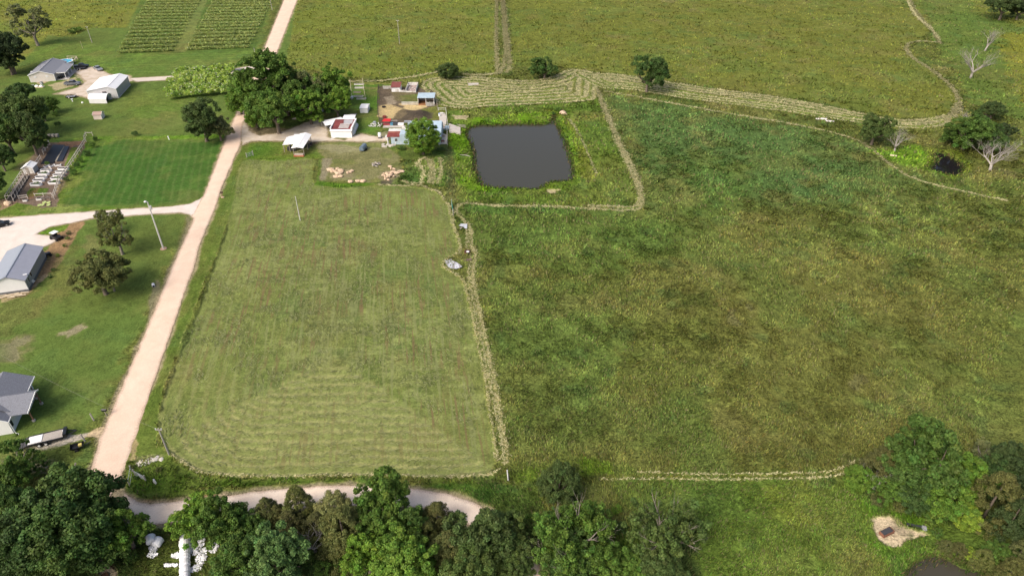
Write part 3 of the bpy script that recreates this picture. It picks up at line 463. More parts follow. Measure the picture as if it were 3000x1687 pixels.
# ================================================================== standing grass, cut hay and straw: real blades
def look(x, y):
    g = GRID; j = np.clip(np.searchsorted(g['y'], y), 1, len(g['y']) - 1); i = np.clip(np.searchsorted(g['s'], x / (.75 * np.maximum(y, 42) + 15)), 1, g['nx'] - 1); return j * g['nx'] + i
def blades(name, X, Y, Z0, C, w, h, ang, lean, rs):
    n = len(X); dx = np.cos(ang); dy = np.sin(ang); bx = -dy * w / 2; by = dx * w / 2; tx = dx * h * np.sin(lean); ty = dy * h * np.sin(lean); tz = h * np.cos(lean)
    tw = rs.uniform(.35, .8, n)
    V = np.stack([np.stack([X - bx, Y - by, Z0], 1), np.stack([X + bx, Y + by, Z0], 1), np.stack([X + tx + bx * tw, Y + ty + by * tw, Z0 + tz], 1), np.stack([X + tx * rs.uniform(.7, 1.1, n) - bx * tw, Y + ty - by * tw, Z0 + tz * rs.uniform(.7, 1.1, n)], 1)], 1)
    me = bpy.data.meshes.new(name); me.vertices.add(n * 4); me.vertices.foreach_set('co', V.reshape(-1)); me.loops.add(n * 4); me.loops.foreach_set('vertex_index', np.arange(n * 4)); me.polygons.add(n); me.polygons.foreach_set('loop_start', np.arange(0, n * 4, 4)); me.update()
    a = me.attributes.new('bc', 'FLOAT_COLOR', 'POINT'); a.data.foreach_set('color', np.repeat(np.hstack([C, np.ones((n, 1))]), 4, 0).ravel()); me.materials.append(BLADE)
    o = bpy.data.objects.new(name, me); COL.objects.link(o); return o
BLADE, _n, _b = newmat('grass_blade'); _a = nd(_n, 'ShaderNodeAttribute', attribute_name='bc'); _n.links.new(_a.outputs['Color'], _b.inputs['Base Color']); _b.inputs['Roughness'].default_value = .7; _b.inputs['Specular IOR Level'].default_value = .15
_t = nd(_n, 'ShaderNodeBsdfTranslucent'); _n.links.new(_a.outputs['Color'], _t.inputs[0]); _m = nd(_n, 'ShaderNodeMixShader'); _m.inputs[0].default_value = .3; _n.links.new(_b.outputs[0], _m.inputs[1]); _n.links.new(_t.outputs[0], _m.inputs[2]); _n.links.new(_m.outputs[0], _n.nodes['Material Output'].inputs[0])
def grow():
    rs = np.random.RandomState(17); g = GRID
    # long pasture grass and weeds, thinner with distance where they show smaller than a pixel
    N_ = 900000; u = rs.rand(N_) ** 1.12; Y = 45 * (400 / 45.) ** u; X = rs.uniform(-1.04, 1.04, N_) * (.75 * Y + 15); k = look(X, Y)
    clump = fbm(X, Y, 2.6, 3, 201); keep = (g['green'][k] > 0) & (g['rough'][k] > .45) & (g['dr'][k] > .9) & (g['hay'][k] < -.3) & (g['samp'][k] < .5) & (g['hd'][k] > .2) & (g['z'][k] > -.1) & (clump + rs.uniform(-.2, .2, N_) > .47)
    lf = inside(X, Y, D(-600,96, 90,96, 130,100, 300,75, 390,-60, 760,-60, 712,180, 620,360, 560,560, 400,900, 290,1150, 200,1180, -600,1230)); fm = inside(X, Y, D(600,195, 1120,215, 1125,395, 1000,405, 1000,470, 790,470, 790,402, 640,402, 560,600, 480,800, 400,1000, 370,1090, 330,1150, 300,1180, 330,1000, 520,560))
    keep &= ~lf & ~fm & (rs.rand(N_) < np.where(g['rough'][k] < .6, .45, 1))
    X, Y, k, clump = X[keep], Y[keep], k[keep], clump[keep]; n = len(X); sc_ = np.clip(Y / 140, .8, 1.5)
    v = rs.uniform(.45, 1.85, n) * (1 + .3 * rs.normal(size=n) * .4); C = g['col'][k] * v[:, None] * 1.06; st = rs.rand(n); C[st < .10] = np.array((.20, .19, .08)) * rs.uniform(.6, 1.15, ((st < .10).sum(), 1)); C[(st > .92)] *= np.array((1.15, .92, .9)); C[(st > .8) & (st < .87)] *= (.75, 1.0, .9)
    dirn = fbm(X, Y, 14, 3, 211) * 14; tag(blades('long_grass', X, Y, g['z'][k] - .02, C, rs.uniform(.07, .22, n) * np.clip(Y / 75, .7, 3.0), rs.uniform(.28, .62, n) * np.clip(Y / 130, .85, 1.3), dirn + rs.normal(size=n) * .7, rs.uniform(.3, 1.2, n), rs), kind='stuff')
    # wisps of cut grass left on the hay field, lying along the rows
    N_ = 110000; X = rs.uniform(-85, 5, N_); Y = rs.uniform(68, 185, N_); k = look(X, Y); m = (g['hay'][k] > .3); band = np.sin(g['phase'][k] * 2 * pi + fbm(X, Y, 3, 3, 221) * 4) ; near = g['samp'][k] > .4
    keep = m & np.where(near, band + rs.normal(size=N_) * .5 > .35, fbm(X, Y, 3.5, 3, 223) + rs.uniform(-.2, .2, N_) > .64); X, Y, k, near = X[keep], Y[keep], k[keep], near[keep]; n = len(X)
    C = np.where(rs.rand(n, 1) < .5 + .35 * near[:, None], np.array([[.28, .295, .13]]), np.array([[.14, .17, .055]])) * rs.uniform(.7, 1.2, (n, 1)); ang = np.where(near, rs.normal(size=n) * .45, R(99) + rs.normal(size=n) * .8 + (fbm(X, Y, 8, 2, 225) > .55) * 1.4)
    tag(blades('cut_grass', X, Y, g['z'][k] + .02, C, rs.uniform(.06, .16, n), rs.uniform(.3, .9, n), ang, rs.uniform(1.35, 1.54, n), rs), kind='stuff')
    # straw in the windrows and swirls
    P = []
    for pts, hw in hay_lines:
        if hw < 0: continue
        seg = np.hypot(*(pts[1:] - pts[:-1]).T); cum = np.concatenate([[0], np.cumsum(seg)]); L = cum[-1]; n = int(L * (7 + 32 * max(hw, 0)) * (1 if hw >= 0 else 1.0)); t = rs.uniform(0, L, n); i = np.clip(np.searchsorted(cum, t) - 1, 0, len(seg) - 1); f = ((t - cum[i]) / seg[i])[:, None]; p = pts[i] * (1 - f) + pts[i + 1] * f; d = (pts[i + 1] - pts[i]) / seg[i][:, None]; o = rs.normal(size=n) * (max(hw, 0) * .7 + min(.18, .06 + hw * .4)); P.append(np.stack([p[:, 0] - d[:, 1] * o, p[:, 1] + d[:, 0] * o, np.arctan2(d[:, 1], d[:, 0])], 1))
    P = np.concatenate(P)
    N_ = 260000; X = rs.uniform(-35, 150, N_); Y = rs.uniform(205, 275, N_); k = look(X, Y); keep = (g['samp'][k] > .9) & (np.sin(g['phase'][k] * 2 * pi) + rs.normal(size=N_) * .3 > .42)
    X = np.concatenate([P[:, 0], X[keep]]); Y = np.concatenate([P[:, 1], Y[keep]]); ang = np.concatenate([P[:, 2], rs.uniform(0, 6.3, keep.sum())]); k = look(X, Y); ok = (g['dr'][k] > .3) & (g['z'][k] > -.1); X, Y, ang, k = X[ok], Y[ok], ang[ok], k[ok]; n = len(X)
    C = np.array([[.60, .55, .30]]) * rs.uniform(.6, 1.15, (n, 1)); C[rs.rand(n) < .25] = (.15, .19, .05); sc_ = np.clip(Y / 130, .8, 1.8)
    tag(blades('windrow_hay', X, Y, g['z'][k] + .02, C, rs.uniform(.10, .25, n) * sc_, rs.uniform(.25, .6, n) * sc_, ang + rs.normal(size=n) * .7, rs.uniform(1.3, 1.56, n), rs), kind='stuff')
    # reeds and coarse weeds round the ponds
    Q = []
    for p, dens in ((pond_poly, 14), (pond2_poly, 14), (pond3_poly, 30)):
        c = np.vstack([p, p[:1]]); seg = np.hypot(*(c[1:] - c[:-1]).T)
        for i, L in enumerate(seg):
            m = int(L * dens) + 1; f = rs.rand(m, 1); q = c[i] * (1 - f) + c[i + 1] * f; nrm = np.array([-(c[i + 1] - c[i])[1], (c[i + 1] - c[i])[0]]) / (L + 1e-6); q = q + nrm * rs.normal(size=(m, 1)) * .55; Q.append(q)
    Q = np.concatenate(Q); X, Y = Q.T; n = len(X); k = look(X, Y); C = np.where(rs.rand(n, 1) < .6, np.array([[.07, .13, .02]]), np.array([[.15, .12, .05]])) * rs.uniform(.5, 1.3, (n, 1))
    tag(blades('reeds', X, Y, np.maximum(g['z'][k], -.3) - .05, C, rs.uniform(.06, .2, n) * np.clip(Y / 90, .7, 2), rs.uniform(.3, .8, n), rs.uniform(0, 6.3, n), rs.uniform(0, .7, n), rs), kind='stuff')
grow()
# ================================================================== gravel roads
def gravel(name, ca, cb, edge=(.34, .25, .17), tracks=0):
    m, n, b = newmat(name); L = n.links.new; b.inputs['Roughness'].default_value = .95; b.inputs['Specular IOR Level'].default_value = .1
    tc = nd(n, 'ShaderNodeTexCoord'); no = nd(n, 'ShaderNodeTexNoise', Scale=.35, Detail=8.0, Roughness=.6, Distortion=.4); L(tc.outputs['Object'], no.inputs['Vector'])
    nf = nd(n, 'ShaderNodeTexNoise', Scale=4.5, Detail=5.0, Roughness=.8); L(tc.outputs['Object'], nf.inputs['Vector'])
    mr = nd(n, 'ShaderNodeMapRange'); mr.inputs[1].default_value = .35; mr.inputs[2].default_value = .66; L(no.outputs[0], mr.inputs[0])
    mx = nd(n, 'ShaderNodeMix', data_type='RGBA'); L(mr.outputs[0], mx.inputs[0]); mx.inputs[6].default_value = (*ca, 1); mx.inputs[7].default_value = (*cb, 1)
    at = nd(n, 'ShaderNodeAttribute', attribute_name='edge'); ad = nd(n, 'ShaderNodeMath', operation='MULTIPLY_ADD'); L(nf.outputs[0], ad.inputs[0]); ad.inputs[1].default_value = 1.6; L(at.outputs['Fac'], ad.inputs[2])
    m2 = nd(n, 'ShaderNodeMapRange'); m2.inputs[1].default_value = 1.35; m2.inputs[2].default_value = .75; m2.inputs[3].default_value = 0; m2.inputs[4].default_value = .8; L(ad.outputs[0], m2.inputs[0])
    x2 = nd(n, 'ShaderNodeMix', data_type='RGBA'); L(m2.outputs[0], x2.inputs[0]); L(mx.outputs[2], x2.inputs[6]); x2.inputs[7].default_value = (*edge, 1)
    m3 = nd(n, 'ShaderNodeMapRange'); m3.inputs[1].default_value = .3; m3.inputs[2].default_value = .7; m3.inputs[3].default_value = .86; m3.inputs[4].default_value = 1.1; L(nf.outputs[0], m3.inputs[0])
    vm = nd(n, 'ShaderNodeVectorMath', operation='SCALE'); L(x2.outputs[2], vm.inputs[0]); L(m3.outputs[0], vm.inputs['Scale']); L(vm.outputs[0], b.inputs['Base Color'])
    bp = nd(n, 'ShaderNodeBump', Strength=.5, Distance=.05); L(nf.outputs[0], bp.inputs['Height']); L(bp.outputs[0], b.inputs['Normal']); return m
def sheet(name, poly, z, m, step=.45, wob=.28, crown=0.0, extra=0.0):
    """flat sheet on a grid cut by an uneven outline; 'edge' holds the metres to the rim"""
    x0, y0 = poly.min(0) - 1; x1, y1 = poly.max(0) + 1
    xs = np.arange(x0, x1, step); ys = np.arange(y0, y1, step); X, Y = np.meshgrid(xs, ys); ny, nx = X.shape; X = X.ravel(); Y = Y.ravel()
    d = sdf(X, Y, poly) + (fbm(X, Y, 1.4, 3, 81) - .5) * 2 * wob + extra
    idx = np.arange(len(X)).reshape(ny, nx); q = np.stack([idx[:-1, :-1], idx[:-1, 1:], idx[1:, 1:], idx[1:, :-1]], -1).reshape(-1, 4)
    # snap the rim: vertices just outside slide onto the outline
    q = q[(d[q] > 0).any(1)]
    gx, gy = np.gradient(d.reshape(ny, nx), step); gx = gx.ravel(); gy = gy.ravel()       # gx: d/dy, gy: d/dx
    out = d < 0; g2 = gx * gx + gy * gy + 1e-6; X = np.where(out, X - d * gy / g2 * 1.0, X) if True else X; Y = np.where(out, Y - d * gx / g2, Y)
    used, inv = np.unique(q, return_inverse=True); q = inv.reshape(-1, 4); X = X[used]; Y = Y[used]; e = np.clip(d[used], 0, 3)
    zz = z + crown * sstep(0, 2.2, e)
    me = bpy.data.meshes.new(name); me.from_pydata(np.stack([X, Y, zz], 1).tolist(), [], q.tolist()); me.materials.append(m)
    a = me.attributes.new('edge', 'FLOAT', 'POINT'); a.data.foreach_set('value', e.astype(np.float32))
    o = bpy.data.objects.new(name, me); COL.objects.link(o); return o
RD = gravel('road_gravel', (.67, .50, .375), (.72, .565, .435)); RG = gravel('drive_gravel', (.60, .53, .46), (.68, .61, .54), (.40, .33, .24)); RB = gravel('yard_gravel', (.50, .41, .30), (.60, .53, .44), (.30, .25, .15))
main_part = np.vstack([road_L, N(591,581, 560,634), road_Lb[:9], N(300,1497, 330,1440, 350,1415), road_R[24:]])
low_part = np.vstack([N(335,1470), road_Lb[9:], road_R[:18], N(362,1475)])
tag(sheet('gravel_road', main_part, .03, RD, .4, .22, .06), kind='structure')
tag(sheet('lane', low_part, .018, gravel('lane_gravel', (.76, .61, .47), (.88, .74, .59), (.36, .25, .17)), .25, .2, .03), kind='structure')
tag(sheet('driveway', drive_mid, .024, RG, .4, .3, .03), kind='structure')
tag(sheet('driveway', drive_farm, .021, RB, .35, .7, .02), kind='structure')
tag(sheet('driveway', drive_far, .022, gravel('far_gravel', (.55, .48, .40), (.63, .56, .48), (.33, .27, .17)), .4, .2, .03), kind='structure')
tag(sheet('parking_pad', pad_far, .014, gravel('pad_gravel', (.45, .37, .27), (.60, .52, .44), (.30, .23, .13)), .4, .9, .02), kind='structure')
# ================================================================== water
def water(name, col, rough):
    m, n, b = newmat(name); b.inputs['Base Color'].default_value = (*col, 1); b.inputs['Roughness'].default_value = rough; b.inputs['IOR'].default_value = 1.33; b.inputs['Specular IOR Level'].default_value = .5
    tc = nd(n, 'ShaderNodeTexCoord'); no = nd(n, 'ShaderNodeTexNoise', Scale=1.2, Detail=3.0); n.links.new(tc.outputs['Object'], no.inputs['Vector'])
    bp = nd(n, 'ShaderNodeBump', Strength=.05, Distance=.02); n.links.new(no.outputs[0], bp.inputs['Height']); n.links.new(bp.outputs[0], b.inputs['Normal']); return m
tag(sheet('pond', pond_poly, -.3, water('pond_water', (.052, .050, .036), .12), .6, .1, 0, 1.1), kind='structure')
tag(sheet('pond', pond2_poly, -.3, water('marsh_water', (.012, .011, .012), .1), .4, .1, 0, 1.1), kind='structure')
tag(sheet('pond', pond3_poly, -.3, water('brown_water', (.055, .05, .035), .1), .4, .1, 0, 1.1), kind='structure')
# ================================================================== TREES AND SHRUBS
def leaf_mat(name, rough=.6):
    m, n, b = newmat(name); L = n.links.new; b.inputs['Roughness'].default_value = rough; b.inputs['Specular IOR Level'].default_value = .2
    oi = nd(n, 'ShaderNodeObjectInfo'); at = nd(n, 'ShaderNodeAttribute', attribute_name='lv')
    hs = nd(n, 'ShaderNodeHueSaturation'); L(oi.outputs['Color'], hs.inputs['Color']); sp = nd(n, 'ShaderNodeSeparateColor'); L(at.outputs['Color'], sp.inputs[0])
    for i, k in ((0, 'Value'), (1, 'Hue')): L(sp.outputs[i], hs.inputs[k])
    mx = nd(n, 'ShaderNodeMix', data_type='RGBA'); L(sp.outputs[2], mx.inputs[0]); L(hs.outputs[0], mx.inputs[6]); mx.inputs[7].default_value = (.55, .55, .42, 1)
    L(mx.outputs[2], b.inputs['Base Color']); tr = nd(n, 'ShaderNodeBsdfTranslucent'); L(mx.outputs[2], tr.inputs[0]); ms = nd(n, 'ShaderNodeMixShader'); ms.inputs[0].default_value = .22
    L(b.outputs[0], ms.inputs[1]); L(tr.outputs[0], ms.inputs[2]); L(ms.outputs[0], n.nodes['Material Output'].inputs[0]); return m
LEAF = leaf_mat('foliage')
BARK = mat('bark', (.16, .13, .10), .9, .4, 3); BARK_L = mat('pale_bark', (.25, .22, .18), .9, .35, 3); DEADW = mat('dead_wood', (.36, .33, .29), .9, .3, 3)
def leaf_mesh(name, clusters, size, blossom=0, rs=None, up=.35, vspread=.35):
    """clusters: (x,y,z,radius,count). Leaf-sprays as single small quads, spread through each clump, mostly near its skin."""
    P = []; V = []
    for (cx, cy, cz, r, cnt) in clusters:
        d = rs.normal(size=(cnt, 3)); d /= np.linalg.norm(d, axis=1)[:, None]; d[:, 2] = np.where(d[:, 2] < -.3, d[:, 2] * .5, d[:, 2])
        p = d * r * (rs.uniform(.45, 1.08, (cnt, 1))) + (cx, cy, cz)
        nrm = d * .7 + rs.normal(size=(cnt, 3)) * .55; nrm[:, 2] += up; nrm /= np.linalg.norm(nrm, axis=1)[:, None]
        t = np.cross(nrm, rs.normal(size=(cnt, 3))); t /= np.linalg.norm(t, axis=1)[:, None] + 1e-6; u = np.cross(nrm, t)
        s = size * rs.uniform(.55, 1.25, (cnt, 1)); a = s * rs.uniform(.55, 1.0, (cnt, 1))
        q = np.stack([p - t * s * .5, p - u * a * .45, p + t * s * .55, p + u * a * .5], 1); P.append(q)
        cv = rs.uniform(1 - vspread * .6, 1 + vspread * .6); vv = cv * rs.uniform(.72, 1.3, cnt); hh = .5 + rs.normal() * .008 + rs.normal(size=cnt) * .009
        bb = (rs.rand(cnt) < blossom) * .85 * (d[:, 2] > 0); V.append(np.stack([vv, hh, bb], 1))
    P = np.concatenate(P); V = np.concatenate(V); n = len(P); me = bpy.data.meshes.new(name); me.vertices.add(n * 4); me.vertices.foreach_set('co', P.reshape(-1))
    me.loops.add(n * 4); me.loops.foreach_set('vertex_index', np.arange(n * 4)); me.polygons.add(n); me.polygons.foreach_set('loop_start', np.arange(0, n * 4, 4)); me.update()
    a = me.attributes.new('lv', 'FLOAT_COLOR', 'POINT'); a.data.foreach_set('color', np.repeat(np.hstack([V, np.ones((n, 1))]), 4, 0).ravel()); me.materials.append(LEAF); return me
def limb(mb, p, d, L, r, depth, rnd, tips, n=6, spread=.6, gnarl=.18, kids=(2, 3), grow=.2):
    pts = [p]; q = list(p); dd = list(d); k = 4
    for i in range(k):
        dd = [dd[0] + rnd.uniform(-gnarl, gnarl), dd[1] + rnd.uniform(-gnarl, gnarl), dd[2] + rnd.uniform(-gnarl, gnarl) * .6 + grow * .1]
        l = math.sqrt(sum(c * c for c in dd)); dd = [c / l for c in dd]; q = [q[j] + dd[j] * L / k for j in range(3)]; pts.append(tuple(q))
    rr = [r * (1 - .42 * i / k) for i in range(k + 1)]; mb.tube(pts, rr, n, False)
    if depth == 0: tips.append(tuple(q)); return
    for _ in range(rnd.randint(*kids)):
        a = rnd.uniform(0, 2 * pi); s = rnd.uniform(.35, 1) * spread; nd_ = [dd[0] + cos(a) * s, dd[1] + sin(a) * s, dd[2] + rnd.uniform(-.3, .5) * s + grow]
        l = math.sqrt(sum(c * c for c in nd_)); b = pts[rnd.choice((2, 3, 4, 4))]; limb(mb, b, [c / l for c in nd_], L * rnd.uniform(.55, .85), rr[-1] * rnd.uniform(.55, .8), depth - 1, rnd, tips, max(3, n - 1), spread, gnarl, kids, grow)
def crown_clusters(rs, kind):
    cl = []
    if kind == 'oak':        # broad dome of separate clumps, with bays and holes
        lob = [(rs.uniform(-2.6, 2.6), rs.uniform(-2.6, 2.6), rs.uniform(2.9, 6.8), rs.uniform(1.7, 2.6)) for _ in range(12)] + [(0, 0, 5.4, 3.3)]
        for _ in range(185):
            l = lob[rs.randint(len(lob))]; d = rs.normal(size=3); d /= np.linalg.norm(d); d[2] = abs(d[2]) * 1.1 - .4
            cl.append((l[0] + d[0] * l[3], l[1] + d[1] * l[3], l[2] + d[2] * l[3] * .85, rs.uniform(.42, .8), 200))
    elif kind == 'round':
        for _ in range(250):
            d = rs.normal(size=3); d /= np.linalg.norm(d); k = rs.uniform(.62, 1.02)
            cl.append((d[0] * 4.5 * k, d[1] * 4.5 * k, 5.0 + d[2] * 4.4 * k, rs.uniform(.5, .8), 140))
    elif kind == 'maple':    # bright, upright, in ragged tiers
        lob = [(rs.uniform(-2.8, 2.8), rs.uniform(-2.8, 2.8), rs.uniform(2.2, 7.4), rs.uniform(1.4, 2.2)) for _ in range(16)] + [(0, 0, 8.2, 1.7), (0, 0, 5.2, 3.0)]
        for _ in range(200):
            l = lob[rs.randint(len(lob))]; d = rs.normal(size=3); d /= np.linalg.norm(d)
            cl.append((l[0] + d[0] * l[3], l[1] + d[1] * l[3], l[2] + (abs(d[2]) * 1.2 - .35) * l[3] * .8, rs.uniform(.35, .75), 175))
    elif kind == 'cedar':    # dense cone-like, soft edged
        for _ in range(200):
            z = rs.uniform(0, 1) ** 1.2; a = rs.uniform(0, 2 * pi); r = 4.4 * (1 - z) ** .55 * rs.uniform(.7, 1.02) * (1 + .18 * sin(3 * a + 1))
            cl.append((cos(a) * r, sin(a) * r, .9 + z * 9.5, rs.uniform(.4, .7), 130))
    elif kind == 'sparse':
        lob = [(rs.uniform(-3.6, 3.6), rs.uniform(-3.6, 3.6), rs.uniform(3.0, 8.4), rs.uniform(1.1, 1.7)) for _ in range(20)]
        for _ in range(130):
            l = lob[rs.randint(len(lob))]; d = rs.normal(size=3); d /= np.linalg.norm(d)
            cl.append((l[0] + d[0] * l[3], l[1] + d[1] * l[3], l[2] + d[2] * l[3] * .6, rs.uniform(.35, .7), 115))
    elif kind == 'limby':    # spreading crown of thin clumps with bare grey limbs standing clear of them
        lob = [(rs.uniform(-3.6, 3.6), rs.uniform(-3.6, 3.6), rs.uniform(2.6, 6.6), rs.uniform(1.1, 1.8)) for _ in range(22)]
        for _ in range(150):
            l = lob[rs.randint(len(lob))]; d = rs.normal(size=3); d /= np.linalg.norm(d)
            cl.append((l[0] + d[0] * l[3], l[1] + d[1] * l[3], l[2] + d[2] * l[3] * .5, rs.uniform(.35, .7), 110))
    elif kind == 'bush':
        for _ in range(34):
            d = rs.normal(size=3); d /= np.linalg.norm(d); k = rs.uniform(.4, 1) ** .6
            cl.append((d[0] * 1.0 * k, d[1] * 1.0 * k, 1.0 + d[2] * .8 * k, rs.uniform(.22, .42), 36))
    return cl
PROTO = {}
def protos():
    for kind, cnt, size in (('oak', 3, .29), ('round', 2, .28), ('maple', 3, .31), ('cedar', 2, .24), ('sparse', 2, .29), ('limby', 2, .29), ('bush', 3, .17)):
        for v in range(cnt):
            rs = np.random.RandomState(100 + v * 7 + len(kind) * 31); rnd = random.Random(v + len(kind)); cl = crown_clusters(rs, kind)
            cm = leaf_mesh('crown', cl, size, 0, rs, vspread=.45 if kind != 'cedar' else .3)
            mb = MB(); tips = []
            if kind == 'bush':
                for k in range(5): a = k * 1.3; mb.tube([(0, 0, -.1), (cos(a) * .3, sin(a) * .3, .6), (cos(a) * .6, sin(a) * .6, 1.2)], [.06, .04, .02], 4)
            elif kind == 'cedar': mb.tube([(0, 0, -.3), (0, .1, 4), (0, 0, 9)], [.3, .2, .05], 7)
            else:
                top = {'oak': 2.6, 'round': 2.0, 'maple': 2.4, 'sparse': 2.4, 'limby': 2.0}[kind]
                mb.tube([(0, 0, -.4), (.05, 0, .2), (.1, .1, top * .6), (0, .1, top + .2)], [.55, .40, .33, .30], 8)
                for k in range(6):
                    a = k * pi / 3 + rnd.uniform(-.4, .4); d = (cos(a) * .8, sin(a) * .8, rnd.uniform(.45, 1.1)); l = math.sqrt(sum(c * c for c in d))
                    limb(mb, (0, .1, top * rnd.uniform(.7, 1.05)), [c / l for c in d], {'sparse': 3.0, 'limby': 2.9}.get(kind, 2.7), .2 if kind != 'limby' else .24, {'sparse': 2, 'limby': 3}.get(kind, 1), rnd, tips, 6, .6)
            me = mb.build('trunk', BARK if kind not in ('sparse', 'limby') else BARK_L, None, True); tm = me.data; bpy.data.objects.remove(me); PROTO.setdefault(kind, []).append((cm, tm))
protos()
def dead_mesh(seed, depth=4, lean=0):
    rnd = random.Random(seed); mb = MB(); tips = []; mb.tube([(0, 0, -.3), (.1, 0, 1), (.2 + lean * .4, .1, 2.6)], [.42, .33, .27], 8)
    for k in range(5):
        a = k * 1.256 + rnd.uniform(-.5, .5); d = (cos(a) * .6 + lean * .3, sin(a) * .6, rnd.uniform(.8, 1.4)); l = math.sqrt(sum(c * c for c in d))
        limb(mb, (.1 + lean * .2, .05, 1.6 + .25 * k), [c / l for c in d], 3.2, .23, depth, rnd, tips, 5, .85, .26, (3, 4), .12)
    o = mb.build('trunk', DEADW, None, True); me = o.data; bpy.data.objects.remove(o); return me
BASE = {'oak': (4.7, 5.3), 'round': (5.1, 5.0), 'maple': (4.6, 5.5), 'cedar': (4.3, 4.4), 'sparse': (4.8, 5.6), 'limby': (5.0, 5.2), 'bush': (1.25, 1.0)}
TINT = {'dark': (.064, .115, .026), 'mid': (.088, .155, .026), 'bright': (.128, .225, .028), 'yellow': (.19, .27, .035), 'olive': (.125, .14, .042), 'brown': (.115, .12, .036), 'pale': (.23, .24, .085), 'grey': (.16, .18, .075), 'deep': (.055, .085, .027), 'blue': (.095, .165, .05), 'oakg': (.084, .128, .031)}
_k = [0]
def tree(dx, dy, r, kind, tint, label, vs=1.0, group=None, name=None, cat='tree', native=False, tm=None, variant=None):
    """dx,dy: where the middle of the crown shows in the photo, r its half width there (2576-px picture); stands on the ground below it"""
    _k[0] += 1; k = K if not native else 1.0; px, py = dx * k, dy * k; rad, zc = BASE[kind]
    m = mpp(px, py, 3); s = r * k * m / rad; zz = zc * s * vs
    m = mpp(px, py, zz); s = r * k * m / rad * (1.0 if kind == 'bush' else 1.2); zz = zc * s * vs; x, y = G(px, py, zz)
    nm = name or {'oak': 'oak_tree', 'round': 'round_tree', 'maple': 'broadleaf_tree', 'cedar': 'cedar_tree', 'sparse': 'thin_crowned_tree', 'limby': 'spreading_tree', 'bush': 'shrub'}[kind]
    t = thing(nm, label, cat, x, y, 0, (_k[0] * 137) % 360, group); v = PROTO[kind][(variant if variant is not None else _k[0]) % len(PROTO[kind])]
    if kind == 'bush' and r * k * .34 < 7:       # too small to show stems apart
        o = bpy.data.objects.new('crown', v[0]); COL.objects.link(o); o.parent = t; o.color = (*TINT[tint], 1)
    else:
        o = bpy.data.objects.new('crown', v[0]); COL.objects.link(o); o.parent = t; c = TINT[tint]; j = 1 + .1 * sin(_k[0] * 2.3); o.color = (c[0] * j, c[1] * j, c[2], 1)
        u = bpy.data.objects.new('trunk', v[1]); COL.objects.link(u); u.parent = t
    t.scale = (s, s, s * vs); return t
def dead(bx, by, h_px, seed, label, depth=4, lean=0, name='dead_tree', tw=1.0, group=None):
    """bx,by: foot of the trunk in the full-size photo, h_px: its height there"""
    x, y = G(bx, by); h = 1.0
    for z in range(10, 400):
        p = z / 10; q = CAM_H - p; f = y * cos(TILT) + q * sin(TILT); u = y * sin(TILT) - q * cos(TILT)
        if by - (843.5 - FPX * u / f) >= h_px: h = p; break
    t = thing(name, label, 'tree', x, y, 0, seed * 40, group); o = bpy.data.objects.new('trunk', dead_mesh(seed, depth, lean)); COL.objects.link(o); o.parent = t
    zmax = max(v.co.z for v in o.data.vertices); s = h / zmax; t.scale = (s * tw * 1.3, s * tw * 1.3, s * 1.05); return t
T = tree
GR = 'trees in the farmyard grove'
T(664, 192, 58, 'maple', 'mid', 'tallest dark green tree at the back of the farmyard grove, over the gravel road', 1.05, GR)
T(622, 232, 42, 'maple', 'bright', 'bright green tree at the left edge of the farmyard grove, beside the driveway', 1.0, GR)
T(688, 268, 50, 'oak', 'mid', 'drooping mid green tree at the front left of the farmyard grove', 1.05, GR)
T(640, 285, 26, 'maple', 'bright', 'small bright tree at the road edge below the farmyard grove', 1.0, GR)
T(742, 205, 42, 'maple', 'mid', 'ragged mid green tree in the middle of the farmyard grove', 1.0, GR)
T(782, 215, 38, 'sparse', 'grey', 'thin greyish tree between the bright trees of the grove', 1.0, GR)
T(775, 262, 38, 'maple', 'bright', 'bright green tree beside the purple roofed house', .95, GR)
T(834, 205, 40, 'maple', 'bright', 'bright green tree at the upper right corner of the farmyard grove', 1.05, GR)
T(846, 255, 32, 'maple', 'bright', 'bright green tree overhanging the arched white carport', 1.0, GR)
T(808, 238, 30, 'maple', 'mid', 'narrow green tree behind the white covered trailer', 1.0, GR)
T(600, 215, 26, 'maple', 'mid', 'small green tree by the mouth of the far driveway', 1.0, GR)
T(1062, 343, 41, 'round', 'bright', 'round bright green tree hiding the middle of the blue roofed barn', 1.0, variant=0)
T(503, 292, 43, 'oak', 'oakg', 'large dark olive oak left of the gravel road, opposite the farmyard', 1.15)
T(548, 318, 28, 'oak', 'grey', 'smaller grey green oak leaning against the roadside oak')
GL = 'trees along the left edge of the photo'
T(38, 275, 50, 'oak', 'oakg', 'broad dark green oak in the left wood nearest the grey roofed house', 1.1, GL)
T(66, 325, 38, 'oak', 'oakg', 'leaning oak with a long bare pale trunk above the white garden shed', 1.35, GL)
T(8, 325, 42, 'oak', 'dark', 'dark oak behind the leaning pale trunked oak', 1.2, GL)
T(4, 262, 34, 'oak', 'deep', 'very dark tree top at the upper end of the left wood', 1.1, GL)
T(-4, 392, 26, 'oak', 'dark', 'dark green tree beside the left rail of the garden', 1.2, GL)
T(-28, 458, 34, 'oak', 'dark', 'lowest tree of the left wood beside the wire run', 1.1, GL)
T(10, 120, 42, 'oak', 'deep', 'very dark tree against the left edge above the grey roofed house', 1.15, GL)
T(72, 52, 40, 'sparse', 'grey', 'thin grey green tree with bare limbs at the top left', 1.1)
T(15, 148, 30, 'oak', 'deep', 'low dark tree beneath the very dark tree at the left edge', 1.0, GL)
T(57, 228, 28, 'oak', 'dark', 'round dark green tree on the lawn below the grey roofed house', .9)
T(128, 262, 17, 'maple', 'mid', 'small vase shaped tree between the round lawn tree and the tan shed', 1.0)
